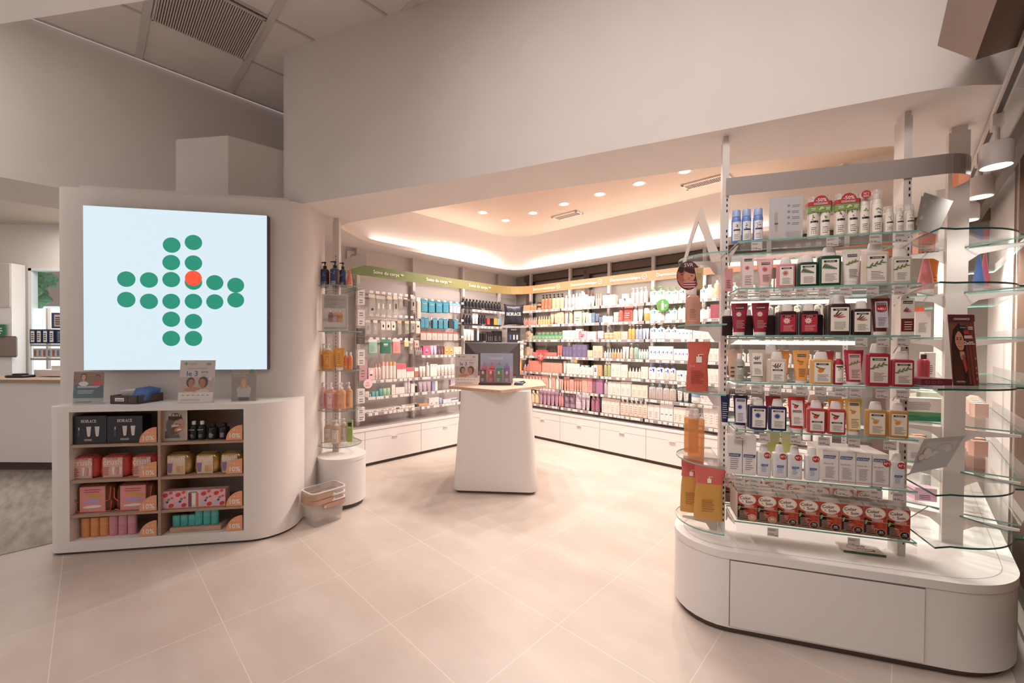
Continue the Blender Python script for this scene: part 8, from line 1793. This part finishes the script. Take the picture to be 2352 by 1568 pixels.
# corner bay: black grooming range
def C3(z, a, b, yt, n, kind, cols, desc, lab=None, **kw): t = desc; row(FA, 5.045, z, a, b, yt, n, kind, cols, t, lab, group=t if n > 1 else None, **kw)
BKL = dict(n=3, ink='#b9b3ad', bg=None)
C3(A3Z[0], 1063, 1152, 686, 12, 'round', ('#1f1e22', '#161518'), 'black shampoo bottles in a long row on the corner bay top shelf', BKL, hv=.165)
C3(A3Z[1], 1065, 1085.5, 723, 3, 'round', ('#201f24', '#161518'), 'black bottles at the left of the corner bay second shelf', BKL)
C3(A3Z[1], 1086, 1099, 719, 2, 'tube', ('#e6dfd9', '#d9d0c8'), 'white tubes on the corner bay second shelf', PLN)
C3(A3Z[1], 1101, 1118, 723, 3, 'round', ('#242430', '#161518'), 'small black bottles on the corner bay second shelf', BKL)
C3(A3Z[1], 1119, 1125.5, 731, 1, 'box', ('#b54a38', WC), 'small red carton on the corner bay second shelf', PLN)
C3(A3Z[1], 1126, 1134, 731, 1, 'box', ('#25242a', WC), 'small black carton on the corner bay second shelf', None)
C3(A3Z[1], 1135, 1142, 731, 1, 'box', ('#e0a545', WC), 'small yellow carton on the corner bay second shelf', None)
C3(A3Z[1], 1144, 1150.5, 732, 1, 'box', ('#9cc5d3', WC), 'small sky blue carton on the corner bay second shelf', PLN)
C3(A3Z[2], 1066, 1090, 756, 3, 'tube', ('#e9e2da', WC), 'white tubes on the corner bay third shelf', PLN)
C3(A3Z[2], 1090.5, 1096, 758, 1, 'tube', ('#2a2c3a', '#1f2028'), 'navy black tube on the corner bay third shelf', None)
C3(A3Z[2], 1096.5, 1101.5, 753, 1, 'tube', ('#e3dcd6', WC), 'tall white tube on the corner bay third shelf', None)
C3(A3Z[2], 1103, 1118, 765, 2, 'jar', ('#232228', '#18171b'), 'black jars on the corner bay third shelf', None)
C3(A3Z[2], 1120, 1133, 762, 3, 'box', ('#2a292f', WC), 'slim black cartons on the corner bay third shelf', PLN)
C3(A3Z[2], 1134, 1153, 760, 2, 'box', ('#2c2a30', WC), 'wide black cartons on the corner bay third shelf', BKL and PLN)
for z, x0, x1 in ((A3Z[0], 1063, 1153), (A3Z[1], 1065, 1152), (A3Z[2], 1069, 1153)):
    a, _ = FA.at(x0, 720, 5.035); b, _ = FA.at(x1, 730, 5.035); mb = MB(); mb.box(a, b, 5.036, 5.042, z + .001, z + .028, C('#26252b', .5)); mb.face(((a+b)/2, 5.036, z), (1, 0, 0), (0, 0, 1), (0, -1, 0), .001); serif(mb, 'HORACE', 0, .007, .014, PAPER, 1)
    zn = {A3Z[0]: 'top', A3Z[1]: 'second', A3Z[2]: 'third'}[z]
    simple('shelf_strip', 'black display strip with white lettering along the corner bay %s shelf' % zn, 'display strip', mb, rz=FA.ang, loc=(0, 0, 0))
C3(A3Z[3], 1050, 1060, 797, 1, 'box', ('#efd6c5', WC), 'pale carton at the left of the corner bay fourth shelf', None)
C3(A3Z[4], 1194, 1200, 832, 1, 'box', ('#e0903c', WC), 'orange carton glimpsed right of the monitor', None) if False else None
# corner pillow and neighbours on a corner glass shelf
CF_ = Frame(RW(-4.74, 4.99).xy, math.radians(0))
mb = MB(); NV2 = noise_mat_cached('navy_cloth', '#22232c', '#2b2c37')
px0, _ = CF_.at(1157, 720, 0); px1, _ = CF_.at(1203, 720, 0); _, pz1 = CF_.at(1180, 698, 0); _, pz0 = CF_.at(1180, 747, 0)
w, h = (px1-px0)/2, (pz1-pz0)/2; N_ = 12; g1 = []
for s in (-1, 1):
    rr = []
    for j in range(N_+1):
        v = -1 + 2*j/N_; r_ = []
        for i in range(N_+1):
            u = -1 + 2*i/N_; th = .07*(1-u**4)**.5*(1-v**4)**.5; pinch = 1 - .09*(1 - (u*v)**2)*(abs(u)**3 if abs(u) > abs(v) else abs(v)**3)
            wr = .004*math.sin(9*u + 5*v)
            r_.append((u*w*(1 - .10*(1-v*v)) , s*(th + wr*(th > .01)), v*h*(1 - .10*(1-u*u))))
        rr.append(r_)
    mb.loft(rr, NV2, False, False, False)
mb.face((0, -.074, 0), (1, 0, 0), (0, 0, 1), (0, -1, 0), .001); serif(mb, 'HORACE', 0, -.02, h*.32, PAPER, 1, w*1.45)
simple('pillow', 'dark navy cushion with white HORACE lettering in the back corner', 'pillow', mb, loc=CF_.w((px0+px1)/2, 0, (pz0+pz1)/2), rz=0, smooth=70)
csx = (px0+px1)/2
cs_ = empty('corner_shelf', CF_.w(csx, .05, 0), 0, 'glass corner shelves between the two product walls', 'shelf')
for z in (pz0 - .012, 1.62, 1.36, 1.11, .86):
    mb = MB(); mb.prism([(-.22, -.10), (.22, -.10), (.30, .05), (0, .33), (-.30, .05)], z - .008, z, GLASS); mb.build('glass_shelf', cs_)
    mb = MB(); mb.box(-.22, .22, -.104, -.10, z - .03, z, RAIL); mb.build('price_rail', cs_)
x0, z1_ = CF_.at(1165, 753, .0); x1, z0_ = CF_.at(1195, 781, .0); mb = MB(); mb.box(x0, x1, 0, .1, 1.622, z1_, C('#2c2a31', .5)); w = x1-x0; mb.face(((x0+x1)/2, 0, 1.622), (1, 0, 0), (0, 0, 1), (0, -1, 0), .001)
serif(mb, 'HORACE', 0, (z1_-1.622)*.84, .02, PAPER, 1, w*.5)
for u in (-.25, .02, .26): mb.pr(w*u - .012, .05, w*u + .012, .13, C('#cfc4bd') if u > -.1 else C('#4f6a96'), 1)
simple('gift_carton', 'black gift carton with three printed tubes on the corner shelf under the cushion', 'box', mb, loc=CF_.w(0, 0), rz=0)
x0, z1_ = CF_.at(1189, 783, -.02); x1, z0_ = CF_.at(1202, 815, -.02); mb = MB(); mb.box(x0, x1, -.05, -.02, 1.362, z1_, C('#e3cdc6', .5)); mb.face((x0, -.0505, 1.362), (1, 0, 0), (0, 0, 1), (0, -1, 0), .001)
for k in range(9): mb.pe(random.uniform(.01, x1-x0-.01), random.uniform(.02, z1_-1.38), .011, .009, C(random.choice(['#c9605f', '#8a4a52', '#d98a84'])), 1, n=7)
simple('patterned_carton', 'cream carton with red flower pattern right of the monitor', 'box', mb, loc=CF_.w(0, 0), rz=0)
x0, z1_ = CF_.at(1187, 823, -.02); x1, z0_ = CF_.at(1198, 864, -.02); mb = MB(); mb.box(x0, x1, -.05, .02, 1.112, z1_, C('#d98a3f', .5)); mb.box(x0 + .02, x1 - .02, -.052, -.05, 1.15, z1_ - .07, C('#ecd6b5', .5))
simple('orange_carton', 'tall orange carton right of the monitor', 'box', mb, loc=CF_.w(0, 0), rz=0)
# round wobblers on the right wall
for px, py, rr, c1, c2, t in ((1522, 701, .085, '#4f8f45', '#efece4', 'round green shelf sign with a white bottle picture on the skincare wall'), (1242, 817, .075, '#d9545c', '#f0c9a5', 'round red shelf sign on the skincare wall')):
    x, z = FR.at(px, py, 5.285); mb = MB(); mb.lathe([(.001, 0), (rr, 0), (rr, .002), (.001, .002)], C(c1, .5), 26); mb.v = [(x_, z_, y_) for x_, y_, z_ in mb.v]
    mb.face((0, -.0004, 0), (1, 0, 0), (0, 0, 1), (0, -1, 0), .0008); mb.pr(-rr*.18, -rr*.7, rr*.18, rr*.35, C(c2), 1); mb.pr(-rr*.08, rr*.35, rr*.08, rr*.7, C(c2), 1); mb.pr(-rr*.7, -rr*.1, -rr*.35, rr*.1, C('#d04a40') if c1 == '#4f8f45' else C('#f0d9cf'), 1); mb.lines(rr*.3, rr*.8, -rr*.2, rr*.2, 2, C('#dfe6d9'), 1)
    simple('round_shelf_sign', t, 'sign', mb, loc=FR.w(x, 5.283, z), rz=FR.ang)
# two leaning sachet cards above the white cartons
for px, c_, t in ((1312, '#b5aeb9', 'grey sample card leaning on the fifth skincare shelf'), (1320, '#e3a95f', 'yellow sample card leaning on the fifth skincare shelf')):
    x, z1_ = FR.at(px, 819, 5.33); mb = MB(); mb.box(-.03, .03, 0, .004, 0, .13, C(c_, .5)); o = mb.build('sample_card', loc=FR.w(x, 5.34, BZ[4] + .125), rz=FR.ang); o.rotation_euler.y = .12; tag(o, t, 'card')
